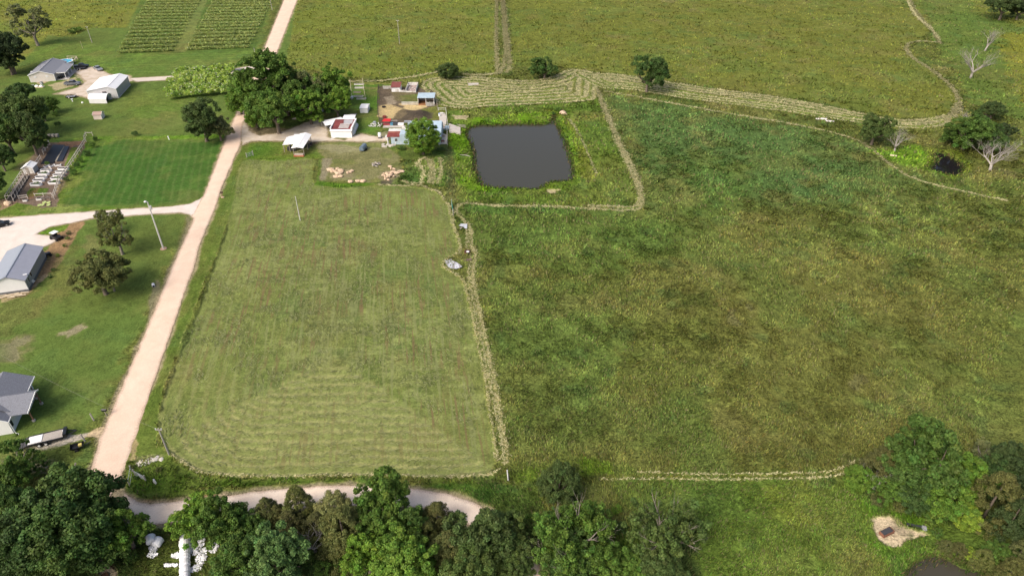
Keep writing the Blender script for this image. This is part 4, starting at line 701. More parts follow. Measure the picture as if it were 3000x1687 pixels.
T(140, 286, 9, 'bush', 'mid', 'upper of two small bushes below the vase shaped tree', cat='shrub'); T(144, 312, 10, 'bush', 'dark', 'lower and darker of two small bushes below the vase shaped tree', cat='shrub')
T(108, 287, 14, 'oak', 'dark', 'small dark tree at the right edge of the left wood')
T(182, 77, 15, 'bush', 'mid', 'low bush on the mown bank above the swimming pool', .6, cat='shrub'); T(196, 74, 12, 'bush', 'bright', 'bright low bush right beside the bank bush above the pool', .6, cat='shrub')
T(284, 575, 40, 'sparse', 'olive', 'sparse leaning tree with twisted branches beside the white lamp pole', 1.35, variant=0); T(262, 556, 22, 'sparse', 'olive', 'ragged outer limb tree beside the sparse leaning tree', 1.3)
T(243, 680, 60, 'oak', 'olive', 'wide olive green oak on the lawn right of the grey metal building', .9); T(275, 700, 28, 'sparse', 'pale', 'half bare tree growing out of the right side of the olive oak', 1.0)
GH = 'round trees along the top of the mown strip'
T(1127, 178, 27, 'round', 'oakg', 'low round dark green bush tree above the left end of the swirled hay', .62); T(1370, 168, 31, 'maple', 'dark', 'dark green bush tree above the middle of the swirled hay', .7)
T(1632, 178, 38, 'oak', 'dark', 'tall dark green oak ringed by mown hay at the top of the pasture', 1.1)
T(2207, 318, 36, 'oak', 'oakg', 'dark oak left of the marshy pond, beside a dead tree', 1.05); T(2500, 275, 26, 'oak', 'deep', 'dusky small oak near the right edge above the green thicket', .9)
T(2440, 330, 46, 'maple', 'mid', 'broad green tree at the left of the thicket above the marshy pond', .8); T(2500, 345, 36, 'maple', 'dark', 'dark green tree behind the big dead tree near the right edge', .9)
T(2530, 8, 34, 'oak', 'deep', 'dark tree cut by the top edge at the right corner', .9); T(2570, 18, 26, 'oak', 'deep', 'second dark tree in the top right corner', .9)
dead(2620, 446, 70, 3, 'pale dead tree right of the oak beside the marshy pond', 4, .1); dead(2843, 231, 88, 5, 'tall pale dead tree near the right edge with spreading bare limbs', 4, .3, tw=.9)
dead(2884, 152, 72, 8, 'slim dead tree behind the tall pale one at the upper right', 3, .5, tw=.8); dead(2898, 504, 100, 11, 'large dead tree with fanned bare limbs right of the marshy pond', 4, .1); dead(2826, 392, 66, 14, 'grey dead tree rising between the two green thicket trees', 4)
T(2462, 300, 26, 'maple', 'dark', 'dark green tree at the back of the thicket above the marshy pond', .9); T(2405, 340, 22, 'oak', 'mid', 'low green tree at the left foot of the marsh thicket', .8); T(2535, 330, 22, 'oak', 'deep', 'small dark tree right of the marsh thicket', .9)
# bottom right thicket
T(655, 240, 44, 'maple', 'mid', 'green tree in the heart of the farmyard grove', 1.0, GR); T(715, 235, 40, 'maple', 'mid', 'green tree above the purple roofed cottage', 1.0, GR); T(600, 255, 26, 'maple', 'bright', 'low bright tree at the road side of the grove', .9, GR)
T(1275, 1390, 40, 'oak', 'oakg', 'oak shading the road bend at the bottom', .9); T(2500, 1195, 50, 'oak', 'dark', 'dark tree between the light green tree and the right edge', 1.0); T(2545, 1310, 46, 'cedar', 'deep', 'dark cedar at the right edge under the large brown cedar', .9); T(2375, 1200, 50, 'maple', 'mid', 'green tree filling the middle of the lower right thicket', .9)
GB = 'trees of the lower right thicket'
T(2345, 1150, 84, 'maple', 'mid', 'tallest bright green tree crowning the lower right thicket', 1.0, GB, variant=0); T(2290, 1190, 52, 'maple', 'dark', 'green tree on the left shoulder of the tall bright tree', .9, GB)
T(2425, 1195, 58, 'maple', 'bright', 'light green tree right of the tall bright tree', 1.0, GB); T(2400, 1265, 50, 'maple', 'bright', 'bright green leafy tree in front of the tall bright tree', .9, GB)
T(2432, 1302, 34, 'round', 'yellow', 'small round yellow green tree at the foot of the lower right thicket', .9); T(2162, 1205, 34, 'round', 'bright', 'bright green rounded shrub tree at the left end of the thicket', .9)
T(2215, 1172, 44, 'cedar', 'brown', 'brownish cedar behind the bright shrub tree of the thicket', .8); T(2245, 1225, 38, 'maple', 'mid', 'mixed green tree in the middle of the thicket', .8, GB)
T(2300, 1245, 44, 'oak', 'dark', 'shaded dark tree at the lower middle of the thicket', .8, GB); T(2500, 1260, 56, 'cedar', 'brown', 'large brown green cedar right of the yellow green tree', 1.0)
T(2550, 1165, 46, 'oak', 'deep', 'dark tree at the right edge behind the brown cedar', 1.1); T(2575, 1245, 44, 'cedar', 'deep', 'dark cedar cut by the right edge', 1.1)
T(2480, 1135, 30, 'sparse', 'grey', 'bare limbed greyish tree behind the thicket top', .9); T(2340, 1270, 34, 'maple', 'mid', 'low green tree under the tall bright tree', .7, GB)
dead(2570, 1440, 62, 21, 'broken grey snag among the thicket shrubs', 3, tw=1.0)
T(2412, 1385, 20, 'cedar', 'brown', 'low brown cedar on the bank of the lower right pond', .8); T(2440, 1392, 18, 'maple', 'yellow', 'little yellow green tree on the bank of the lower right pond', .8); T(2380, 1375, 18, 'cedar', 'olive', 'olive cedar left of the little yellow green bank tree', .7)
T(2515, 1385, 32, 'maple', 'mid', 'green tree right of the pond bank trees', .8); T(2475, 1405, 26, 'cedar', 'olive', 'olive cedar between the pond and the right corner', .7); T(2560, 1400, 38, 'cedar', 'olive', 'spreading cedar in the bottom right corner', .8); T(2545, 1440, 34, 'cedar', 'brown', 'brown cedar cut by the bottom edge at the right corner', .9)
# bottom belt
GV = 'trees along the lower road'
T(150, 1285, 110, 'oak', 'dark', 'huge dark green oak at the lower left, its crown over the road bend', .95, GV, variant=0); T(60, 1335, 92, 'oak', 'dark', 'dark oak filling the lower left corner', 1.0, GV, variant=1)
T(190, 1365, 84, 'oak', 'dark', 'lower dark oak in front of the huge lower left oak', .95, GV, variant=2); T(245, 1290, 52, 'oak', 'dark', 'right shoulder oak of the lower left group', 1.0, GV); T(90, 1410, 70, 'oak', 'dark', 'dark oak cut by the bottom edge at the lower left', .9, GV)
T(0, 1270, 60, 'oak', 'dark', 'dark oak cut by the left edge below the trailer', 1.0, GV); T(312, 1330, 56, 'maple', 'bright', 'bright green tree on the right of the lower left oaks', 1.0, GV)
T(40, 1150, 50, 'sparse', 'mid', 'airy green tree over the end of the flatbed trailer', .9); T(20, 1200, 40, 'maple', 'mid', 'light green tree at the left edge above the big oaks', .9); T(85, 1170, 28, 'sparse', 'mid', 'thin small tree beside the gravel patch below the trailer', .8)
T(492, 1300, 52, 'maple', 'bright', 'bright green tree hiding the lower road, left one of a pair', .95, GV, variant=1); T(556, 1300, 58, 'maple', 'mid', 'green tree hiding the lower road, right one of a pair', 1.1, GV)
T(600, 1395, 62, 'maple', 'mid', 'green tree right of the torn white plastic', 1.0, GV, variant=2); T(690, 1405, 72, 'maple', 'blue', 'wide blue green tree at the bottom, left of the dead snag', .95, GV)
T(672, 1292, 34, 'cedar', 'olive', 'dusky cedar left of the paler one beside the lower road', .9); T(700, 1300, 30, 'cedar', 'brown', 'brown green cedar between two others on the road edge', .8); T(752, 1275, 40, 'cedar', 'olive', 'pointed dark cedar reaching over the lower road', 1.1); T(735, 1320, 38, 'cedar', 'brown', 'brown cedar below the pointed dark one', .8)
T(838, 1285, 48, 'round', 'pale', 'pale olive tree with yellowish tips beside the lower road', .9); T(862, 1340, 62, 'cedar', 'olive', 'wide dull olive cedar below the pale olive tree', .8); T(800, 1330, 40, 'cedar', 'brown', 'shadowy brown cedar behind the dead snag', .8)
T(965, 1262, 66, 'maple', 'mid', 'tall green tree across the middle of the lower road', 1.1, GV, variant=0); T(935, 1310, 46, 'maple', 'mid', 'green tree at the left foot of the tall one', 1.0, GV); T(1020, 1325, 56, 'maple', 'mid', 'dense green tree at the right foot of the tall one', .9, GV)
T(925, 1400, 52, 'maple', 'bright', 'bright green tree at the bottom, left of the brightest one', 1.0, GV); T(1020, 1400, 68, 'maple', 'bright', 'brightest broad green tree at the bottom of the photo', 1.0, GV)
T(1100, 1305, 38, 'cedar', 'brown', 'small brown cedar beside the lower road bend', .9); T(1075, 1350, 36, 'cedar', 'olive', 'olive cedar tucked behind the brightest tree', .8)
T(1200, 1350, 70, 'oak', 'oakg', 'dark oak over the bend of the lower road', 1.0, GV); T(1260, 1325, 52, 'oak', 'oakg', 'oak reaching over the last bit of the lower road', 1.05, GV); T(1180, 1420, 66, 'oak', 'oakg', 'dark oak at the bottom left of the road gap', .9, GV)
T(1408, 1215, 50, 'round', 'oakg', 'single round dark tree just below the pasture corner', 1.0, variant=1); T(1440, 1395, 60, 'oak', 'dark', 'dark leafy oak under the spreading tree at the bottom edge', .9, GV); T(1130, 1390, 50, 'cedar', 'olive', 'olive cedar between the brightest tree and the bend oaks', .9); T(620, 1330, 40, 'maple', 'mid', 'green tree filling the road side right of the pair', .9, GV); T(1445, 1330, 84, 'limby', 'mid', 'spreading tree with many bare limbs showing, right of the road gap', 1.1, variant=0); T(1300, 1372, 42, 'oak', 'oakg', 'small dark oak hiding the lane below the road bend', .9)
T(1420, 1395, 66, 'limby', 'mid', 'lower spreading tree with bare limbs at the bottom edge', .9, variant=0); T(1510, 1390, 52, 'maple', 'mid', 'green tree between the spreading tree and the last oak', .9, GV); T(1400, 1320, 48, 'oak', 'mid', 'leafy tree on the left side of the spreading tree', .9, GV); T(1490, 1310, 40, 'oak', 'mid', 'leafy tree on the right side of the spreading tree', .9, GV)
T(1680, 1320, 80, 'limby', 'oakg', 'last dark oak of the belt with a pale forked trunk, against the open grass', 1.0, variant=1); T(1660, 1420, 56, 'oak', 'oakg', 'low dark oak below the pale trunked oak', .7, GV); T(1590, 1420, 40, 'maple', 'mid', 'low green tree left of the last oaks at the bottom', .7, GV)
T(1300, 1425, 38, 'oak', 'oakg', 'small oak beside the gap showing the road at the bottom', .9, GV)
dead(925, 1618, 62, 31, 'bleached broken snag standing in the dark gap between the lower trees', 2, tw=1.2)
rs_ = random.Random(4)
for px, py, r in [(560,1445,20),(640,1340,22),(770,1400,26),(810,1430,24),(860,1420,22),(780,1380,20),(1130,1330,20),(1330,1300,16),(330,1400,22),(450,1310,16),(1120,1370,24),(720,1345,24),(890,1370,20),(1560,1330,24),(1550,1280,18),(1600,1300,16),(2210,1260,20),(2260,1275,18),(2190,1230,14),(2360,1340,18),(2450,1420,20),(2520,1430,20),(345,1195,14),(330,1175,11),(400,1180,10),(1160,1300,14),(1060,1290,14),(130,1180,18),(215,1200,14)]:
    T(px, py, r, 'bush', rs_.choice(['mid', 'dark', 'olive', 'mid', 'bright']), 'low leafy undergrowth shrub beneath the trees along the bottom of the photo', .9, 'undergrowth shrubs beneath the lower trees', cat='shrub')
for i, (zx, zy) in enumerate([(960,90),(930,150),(870,235),(812,305),(770,355),(735,425),(668,495)]):
    T(zx / 3.435, 380 + zy / 3.435, 9 + (i % 3) * 2, 'bush', 'mid' if i % 2 else 'dark', ['first', 'second', 'third', 'fourth', 'fifth', 'sixth', 'seventh'][i] + ' fruit bush from the far end of the row outside the garden fence', 1.1, 'fruit bushes outside the garden fence', 'fruit_bush', 'shrub', True)
T(338, 336, 10, 'bush', 'dark', 'single bush on the far edge of the dark green lawn', .9, cat='shrub'); T(2468, 660, 8, 'bush', 'bright', 'bright green weed clump in the brown pasture', .5, cat='plant')
for i, (px, py, c, l) in enumerate([(200,682,'dark','nearest to the parked buggy'),(198,698,'mid','second below the buggy'),(190,718,'mid','third below the buggy'),(168,748,'yellow','pale green and level with the dark vehicle'),(156,790,'dark','fifth, darker and rounder'),(147,809,'dark','last of the row')]):
    T(px, py, 8, 'bush', c, 'young shrub in the garage dirt bed, ' + l, .9, 'young shrubs in the dirt bed', 'young_shrub', 'shrub', True)
# ================================================================== BUILDINGS
WHITE = mat('white_paint', (.80, .80, .79), .5, .08, 2); WHITE_D = mat('worn_white_paint', (.70, .68, .64), .7, .2, 2, dirt=(.42, .38, .32)); GLASS = mat('window_glass', (.03, .035, .04), .08, .2, 1, spec=.6)
TAN = mat('tan_siding', (.60, .56, .51), .7, .08, 1.5); DARK = mat('dark_void', (.018, .017, .016), .9, .3, 2); CONC = mat('concrete', (.50, .46, .41), .9, .2, 1.5, dirt=(.36, .32, .27)); SHING = mat('grey_shingle', (.23, .24, .27), .9, .3, 7, bump=.03)
SHING2 = mat('mottled_grey_shingle', (.22, .23, .26), .9, .55, 9, bump=.03); WROOF = ribbed('white_roof_metal', (.82, .82, .81), .4, .45, 'Y', var=.05); SHADEM = ribbed('shade_grey_wall', (.36, .36, .36), .5, .4, 'Y', var=.06)  # the side wall grey has the shade of those walls painted in
WWALL = ribbed('white_wall_metal', (.74, .74, .73), .5, .4, 'X', var=.06); BLUEG = ribbed('blue_grey_roof_metal', (.30, .33, .38), .4, .5, 'Y', var=.06); GREYR = ribbed('grey_roof_metal', (.36, .37, .42), .45, .5, 'Y', var=.08); LBLUE = ribbed('pale_blue_metal', (.40, .50, .56), .45, .6, 'X', dirt=(.32, .40, .45), var=.1)
RUST = ribbed('rusty_red_metal', (.22, .045, .035), .7, .5, 'X', dirt=(.34, .14, .09), var=.4); REDB = mat('red_brown_shingle', (.20, .065, .055), .9, .25, 4); WOODG = mat('weathered_wood', (.36, .31, .26), .9, .35, 4); WOODL = mat('pale_lumber', (.60, .50, .36), .85, .2, 4)
BLACK = mat('black_paint', (.016, .017, .019), .3, .3, 3, spec=.5); RUB = mat('rubber', (.02, .02, .021), .9, .2, 5); PURP = mat('purple_brown_roof', (.07, .032, .04), .8, .3, 2, dirt=(.11, .06, .06)); GALV = mat('galvanised_steel', (.46, .48, .50), .45, .25, 3, metal=.3, dirt=(.30, .29, .28))
SALV = ribbed('silver_sheet_metal', (.62, .63, .66), .4, .35, 'X', dirt=(.42, .36, .32), metal=.2); STEELD = mat('dark_steel', (.06, .06, .065), .5, .3, 3); RED = mat('red_paint', (.55, .025, .03), .5, .15, 2)
def gable(name, label, cat, x, y, rz, W, L, he, hr, rx=None, roofL=WROOF, roofR=None, wallF=WWALL, wallS=None, ov=.25, heL=None, trim=WHITE, found=None):
    t = thing(name, label, cat, x, y, 0, rz); rx = W / 2 if rx is None else rx; heL = heL or he; fz = found or 0
    for nm, yy, flip in (('gable_wall', 0, 0), ('gable_wall', L - .12, 1)):
        m = MB(); ring = [(0, fz), (W, fz), (W, he), (rx, hr), (0, heL)]; m.loft([[(a, yy, b) for a, b in ring], [(a, yy + .12, b) for a, b in ring]]); m.build(nm, wallF, t)
    MB().box(0, .12, .12, L - .12, fz, heL).build('side_wall', wallS or wallF, t); MB().box(W - .12, W, .12, L - .12, fz, he).build('side_wall', wallS or wallF, t)
    if found: MB().box(-.04, W + .04, -.04, L + .04, 0, fz - .004).build('foundation', mat('grey_foundation', (.14, .145, .15), .8, .2, 2), t)
    sl = (hr - heL) / rx; sr = (hr - he) / (W - rx)
    MB().slab([(-ov, -ov, heL - ov * sl + .1), (rx, -ov, hr + .1), (rx, L + ov, hr + .1), (-ov, L + ov, heL - ov * sl + .1)], .09).build('roof', roofL, t)
    MB().slab([(rx, -ov, hr + .103), (W + ov, -ov, he - ov * sr + .103), (W + ov, L + ov, he - ov * sr + .103), (rx, L + ov, hr + .103)], .09).build('roof', roofR or roofL, t)
    MB().bar((rx, -ov, hr + .13), (rx, L + ov, hr + .13), .3, .05).build('ridge_cap', roofL, t)
    m = MB()
    for yy in (-ov - .02, L + ov + .02): m.bar((-ov, yy, heL - ov * sl + .03), (rx, yy, hr + .03), .04, .18); m.bar((rx, yy, hr + .03), (W + ov, yy, he - ov * sr + .03), .04, .18)
    m.each('fascia', trim, t); m = MB()
    for xx in (0, W):
        h = heL if xx == 0 else he; m.box(xx - .07, xx + .07, -.025, .1, fz, h - .02)
    m.each('corner_trim', trim, t); return t
def window(t, x, y, z, w, h, side='F', m=None):
    a = MB(); b = MB(); e = .07
    if side == 'F': a.box(x - w / 2 - e, x + w / 2 + e, y - .05, y + .02, z - e, z + h + e); b.box(x - w / 2, x + w / 2, y - .07, y - .045, z, z + h / 2 - .02).box(x - w / 2, x + w / 2, y - .07, y - .045, z + h / 2 + .02, z + h)
    else: a.box(x - .02, x + .05, y - w / 2 - e, y + w / 2 + e, z - e, z + h + e); b.box(x + .045, x + .07, y - w / 2, y + w / 2, z, z + h / 2 - .02).box(x + .045, x + .07, y - w / 2, y + w / 2, z + h / 2 + .02, z + h)
    f = a.build('window', m or WHITE, t); b.build('pane', GLASS, f); return f
# ---- grey shingled house at the far left
hx, hy = G(91.7, 242.4)
h = gable('brick_house'.replace('brick_', 'tan_'), 'tan sided house with grey shingle roof and carport, beside the blue pool', 'house', hx, hy, 13, 8.4, 16.3, 2.55, 4.0, 4.1, SHING, None, TAN, None, .3, 2.75)
MB().slab([(8.1, 2.0, 2.72), (11.7, 2.0, 2.38), (11.7, 13.2, 2.38), (8.1, 13.2, 2.72)], .1).build('carport_roof', SHING, h)
m = MB(); m.box(8.4, 11.7, 1.86, 2.0, 2.22, 2.46).box(11.66, 11.8, 2.0, 13.2, 2.1, 2.36); m.each('beam', WHITE, h)
for yy in (2.1, 5.8, 9.5, 13.0): MB().box(11.4, 11.56, yy, yy + .16, .1, 2.25).build('post', WHITE, h)
MB().box(8.5, 12.6, .6, 13.4, 0, .1).build('porch_slab', CONC, h); MB().box(8.6, 11.3, 7.0, 7.15, .1, 2.3).build('porch_wall', TAN, h)
for x_ in (2.0, 6.0): f = MB().box(x_ - .4, x_ + .4, -.06, .02, 1.55, 2.15).build('window', WHITE, h); MB().box(x_ - .33, x_ + .33, -.08, -.05, 1.62, 2.08).build('pane', mat('curtained_pane', (.65, .66, .66), .3, .1, 1), f)
m = MB(); m.tube([(2.6, 6, 3.3), (2.6, 6, 3.9)], .07, 8).tube([(3.4, 10, 3.6), (3.4, 10, 4.1)], .07, 8); m.each('vent_pipe', DARK, h); MB().box(-.3, .5, 3.6, 3.95, 2.75, 3.05).build('chimney_cap', WHITE, h)
ac = thing('air_conditioner', 'grey air conditioning unit in front of the tan house wall', 'air conditioner', *G(122.5, 247)); MB().box(-.4, .4, -.4, .4, 0, .85).build('casing', GALV, ac); MB().tube([(0, 0, .85), (0, 0, .9)], .3, 12).build('fan_guard', STEELD, ac)
tk = thing('storage_tank', 'white domed tank lids on a wooden frame below the tan house', 'tank', *G(115.5, 256))
MB().box(-1.7, 1.7, -.7, .7, 0, .25).build('wooden_frame', WOODL, tk)
for x_ in (-.85, .85): MB().blob(x_, 0, .3, .75, .6, .55, 12, 6, .02, flat=-.2).build('lid', WHITE, tk, True)
g_ = thing('grill', 'small grey round barrel standing left of the white tank lids', 'barrel', *G(98, 256)); MB().tube([(0, 0, 0), (0, 0, .8)], .45, 12).build('barrel_body', GALV, g_); MB().tube([(0, 0, .8), (0, 0, .86)], .48, 12).build('lid', GALV, g_)
# pool
px, py = G(186.7, 181, 1.2); p = thing('swimming_pool', 'round above ground swimming pool with blue water and white wall behind the tan house', 'pool', px, py)
MB().tube([(0, 0, 0), (0, 0, 1.25)], 3.25, 36).build('pool_wall', WHITE, p); m = MB(); n = 36
for i in range(n):
    a, b_ = 2 * pi * i / n, 2 * pi * (i + 1) / n; q = lambda r, z, t_: (r * cos(t_), r * sin(t_), z)
    m.add([q(3.05, 1.25, a), q(3.42, 1.25, a), q(3.42, 1.36, a), q(3.05, 1.36, a), q(3.05, 1.25, b_), q(3.42, 1.25, b_), q(3.42, 1.36, b_), q(3.05, 1.36, b_)], [(0, 1, 5, 4), (1, 2, 6, 5), (2, 3, 7, 6), (3, 0, 4, 7)])
m.build('rim', WHITE, p); MB().tube([(0, 0, 1.255), (0, 0, 1.27)], 3.04, 36).build('pool_water', mat('pool_water', (.06, .46, .68), .12, .15, 1, spec=.5), p)
MB().bar((2.2, 1.9, .2), (2.5, 2.2, 2.1), .08).bar((1.8, 2.3, .2), (2.1, 2.6, 2.1), .08).build('ladder', WHITE, p)
r_ = thing('deck_rail', 'pale wooden deck rail around the corner behind the pool', 'railing', *G(208, 190)); rpts = [G(199, 174.5), G(228, 175), G(222, 184), G(210, 192)]; ox, oy = r_.location[:2]
m = MB()
for a, b_ in zip(rpts, rpts[1:]): m.bar((a[0] - ox, a[1] - oy, 1.3), (b_[0] - ox, b_[1] - oy, 1.3), .28, .1).bar((a[0] - ox, a[1] - oy, .7), (b_[0] - ox, b_[1] - oy, .7), .08, .1)
m.build('rail', WOODL, r_)
for a in rpts: MB().box(a[0] - ox - .08, a[0] - ox + .08, a[1] - oy - .08, a[1] - oy + .08, 0, 1.3).build('post', WOODL, r_)
# ---- white metal shop
sx, sy = G(347.7, 288.6); a = R(9.1); sx -= 9.6 * cos(a); sy -= 9.6 * sin(a)
s_ = gable('metal_shop', 'large white roofed metal shop with shade painted into its grey side walls beside the far driveway', 'shop building', sx, sy, 9.1, 9.6, 14.4, 3.4, 4.3, 7.1, WROOF, None, ribbed('light_grey_wall', (.55, .54, .53), .5, .4, 'X', var=.05), SHADEM, .2, 3.2)  # side walls coloured darker than the front to stand for shade
window(s_, 5.6, 0, 1.7, 1.3, .9, 'F', mat('brown_trim', (.20, .12, .09), .7, .2, 2)); MB().box(9.58, 9.7, 0, 14.4, 0, .18).build('base_trim', TAN, s_)
for x_, z_ in ((7.1, 3.3),): l = MB().box(x_ - .12, x_ + .12, -.2, -.02, z_, z_ + .25).build('wall_light', WHITE, s_)
m = MB()
for i in range(6): m.bar((7.4 + i * .35, -.9 - (i % 2) * .5, .1), (8.2 + i * .3, -1.2 + (i % 3) * .3, .7), .07)
jk = m.build('scrap_pile', STEELD, None, loc=(sx, sy, 0)); jk.rotation_euler.z = a; tag(jk, 'heap of dark rods and frames against the front of the white shop', 'scrap pile')
bx, by = G(263.3, 303.8); b_ = thing('storage_shed', 'small white arched metal shed with an open dark end in front of the shop', 'shed', bx, by)
prof = [(0, 1.55), (.25, 2.05), (1.0, 2.6), (2.0, 2.9), (3.0, 2.6), (3.75, 2.05), (4.0, 1.55)]; m = MB()
m.box(0, 6.1, 0, .08, 0, 1.55); m.box(0, 6.1, 3.92, 4.0, 0, 1.55); m.each('side_wall', WWALL, b_); m = MB()
for (y0, z0), (y1, z1) in zip(prof, prof[1:]): m.slab([(-.15, y0, z0 + .05), (6.25, y0, z0 + .05), (6.25, y1, z1 + .05), (-.15, y1, z1 + .05)], .06)
m.build('roof', WROOF, b_); m = MB(); m.loft([[(x_, q[0], q[1] - .02) for q in [(0.09, 0), (3.9, 0)] + prof[::-1]] for x_ in (.02, .1)]); m.build('end_wall', WWALL, b_)
m = MB(); m.loft([[(x_, q[0], q[1]) for q in [(.1, 2.0), (3.9, 2.0)] + [(b, c - .03) for b, c in prof[::-1][1:-1]]] for x_ in (5.9, 6.0)]); m.build('gable_panel', ribbed('grey_gable_panel', (.4, .42, .45), .5, .3, 'Y'), b_)
MB().box(1.0, 5.0, .8, 3.2, .02, 1.5).build('stored_load', STEELD, b_)
# tan garden shed
tx, ty = G(271, 352); t_ = gable('garden_shed', 'small pinkish tan garden shed with a pale brown roof on the lawn', 'shed', tx, ty, 8, 2.9, 2.2, 1.6, 2.2, None, mat('pink_brown_shingle', (.42, .30, .25), .9, .15, 3), None, mat('peach_siding', (.74, .62, .54), .7, .08, 2), None, .12)
t_.rotation_euler.z = R(98); t_.location = (*G(300, 350.5), 0); t_.scale = (.9, 1.15, 1)
MB().box(.9, 1.9, -.04, .02, .05, 1.45).build('door', WHITE, t_)
for (px, py, l) in ((338 * 1.0, 298, ''),): pass
wb = thing('bird_bath', 'small white pedestal bird bath on the grass below the parked trailer', 'bird bath', *G(213, 298)); MB().tube([(0, 0, 0), (0, 0, .8)], [.2, .1], 8).build('pedestal', WHITE, wb); MB().tube([(0, 0, .8), (0, 0, .92)], [.15, .4], 12).build('bowl', WHITE, wb)
wl = thing('well_cover', 'small white domed well cover on the lawn left of the arched shed', 'well cover', *G(242, 303)); MB().blob(0, 0, .1, .4, .35, .45, 10, 6, .02, flat=-.2).build('cover_dome', WHITE, wl, True)
# ---- grey metal building at the left edge
gx, gy = G(87, 852.7); a = R(15.5); W = 6.9; gx -= W * cos(a); gy -= W * sin(a)
g1 = gable('metal_garage', 'grey metal garage with ribbed grey roof and white front gable beside the gravel pad', 'garage', gx, gy, 15.5, W, 13.6, 2.85, 4.15, W - 3.05, BLUEG, GREYR, WWALL, ribbed('mid_grey_wall', (.30, .30, .30), .5, .4, 'Y', var=.05), .25, None, mat('grey_trim', (.25, .26, .28), .5), .55)
window(g1, W, 1.6, 1.3, .5, 1.1, 'R'); window(g1, W, 3.5, 1.6, .75, .9, 'R')
MB().box(W - .6, W + .2, 1.6, 1.85, 3.1, 3.25).build('gutter_end', WHITE, g1); MB().bar((W, 2.6, .55), (W + .5, 2.6, 1.0), .1, .6).build('wall_light', WHITE, g1)
m = MB(); rr = random.Random(5)
for i in range(16):
    x0 = rr.uniform(0, 5.6); y0 = rr.uniform(-1.7, -.5); an = rr.uniform(-.25, .25); m.bar((x0, y0, .1 + rr.random() * .25), (x0 + 1.6 * cos(an), y0 + 1.6 * sin(an), .1 + rr.random() * .3), .22, .1)
o = m.build('lumber_pile', WOODL, None, loc=(gx, gy, 0)); o.rotation_euler.z = a; tag(o, 'pale boards and stone slabs heaped along the front of the grey garage', 'lumber pile')
# ---- white house at the lower left, grey shingles
lx, ly = G(41, 1268.6); l_ = thing('farm_house', 'white house with mottled grey shingles and a pointed porch gable at the left edge', 'house', lx, ly, 0, 15)
MB().loft([[(x_, yy, z_) for x_, z_ in ((-8, 0), (0, 0), (0, 2.9), (-3.2, 4.7), (-4.8, 4.7), (-8, 2.9))] for yy in (0, .15)]).build('gable_wall', WWALL, l_)
MB().box(-.15, 0, .15, 11, 0, 2.9).build('side_wall', WWALL, l_); MB().box(-8, -7.85, .15, 11, 0, 2.9).build('side_wall', WWALL, l_); MB().loft([[(x_, yy, z_) for x_, z_ in ((-8, 0), (0, 0), (0, 2.9), (-3.2, 4.7), (-4.8, 4.7), (-8, 2.9))] for yy in (10.3, 10.45)]).build('gable_wall', WWALL, l_)
zr = 5.0; xr = -2.8
MB().slab([(xr, -.35, zr), (.35, -.35, 2.9), (.35, 1.5, 2.9), (xr, 1.5, zr)], .12).slab([(xr, 1.5, zr + .003), (1.25, 1.5, 2.95), (1.25, 10.6, 2.95), (xr, 10.6, zr + .003)], .12).slab([(-8.3, -.35, 2.8), (xr - .004, -.35, zr), (xr - .004, 10.6, zr), (-8.3, 10.6, 2.8)], .12).build('roof', SHING2, l_)
yc = 3.85; zc = 4.85
MB().slab([(-2.8, .9, 3.0), (2.75, .9, 3.0), (3.75, yc, zc), (-2.8, yc, zc + .1)], .12).slab([(-2.8, yc, zc + .103), (3.75, yc, zc + .003), (2.75, 6.7, 3.0), (-2.8, 6.7, 3.0)], .12).build('porch_roof', SHING2, l_)
MB().loft([[(2.55, 1.1, 2.85), (2.55, 6.5, 2.85), (2.85, yc, 4.55)], [(2.65, 1.1, 2.85), (2.65, 6.5, 2.85), (2.95, yc, 4.55)]]).build('porch_gable', WHITE, l_)
m = MB(); m.bar((2.85, .85, 2.9), (3.85, yc, 4.78), .08, .22).bar((2.85, 6.75, 2.9), (3.85, yc, 4.78), .08, .22).bar((.4, -.4, 2.85), (.4, .9, 2.85), .08, .2).bar((-8.3, -.4, 2.75), (xr, -.4, 4.92), .08, .2).bar((xr, -.4, 4.92), (.4, -.4, 2.8), .08, .2).bar((1.3, 6.7, 2.9), (1.3, 10.6, 2.9), .08, .2); m.each('fascia', WHITE, l_)
window(l_, 0, 1.0 - .3, 1.0, .7, 1.4, 'R')
MB().box(0, 1.0, 5.2, 9.4, 0, .12).build('porch_slab', CONC, l_)
for px_, yy in ((1.3, 8.0), (2.5, 6.3), (2.4, 2.2)): q = MB().box(px_ - .08, px_ + .08, yy - .08, yy + .08, .3, 2.9).build('post', mat('cedar_post', (.22, .12, .08), .8), l_); MB().tube([(px_, yy, 0), (px_, yy, .32)], .28, 10).build('footing', CONC, q)
m = MB(); m.tube([(.4, -.3, 2.8), (.45, -.3, .3), (.9, -.5, .1)], .06, 6); m.build('downspout', WHITE, l_)
# ================================================================== farmyard
def z3(x, y): return (820 + x / 5.573, 220 + y / 5.573)
def z4(x, y): return (1080 + x / 5.573, 220 + y / 5.573)
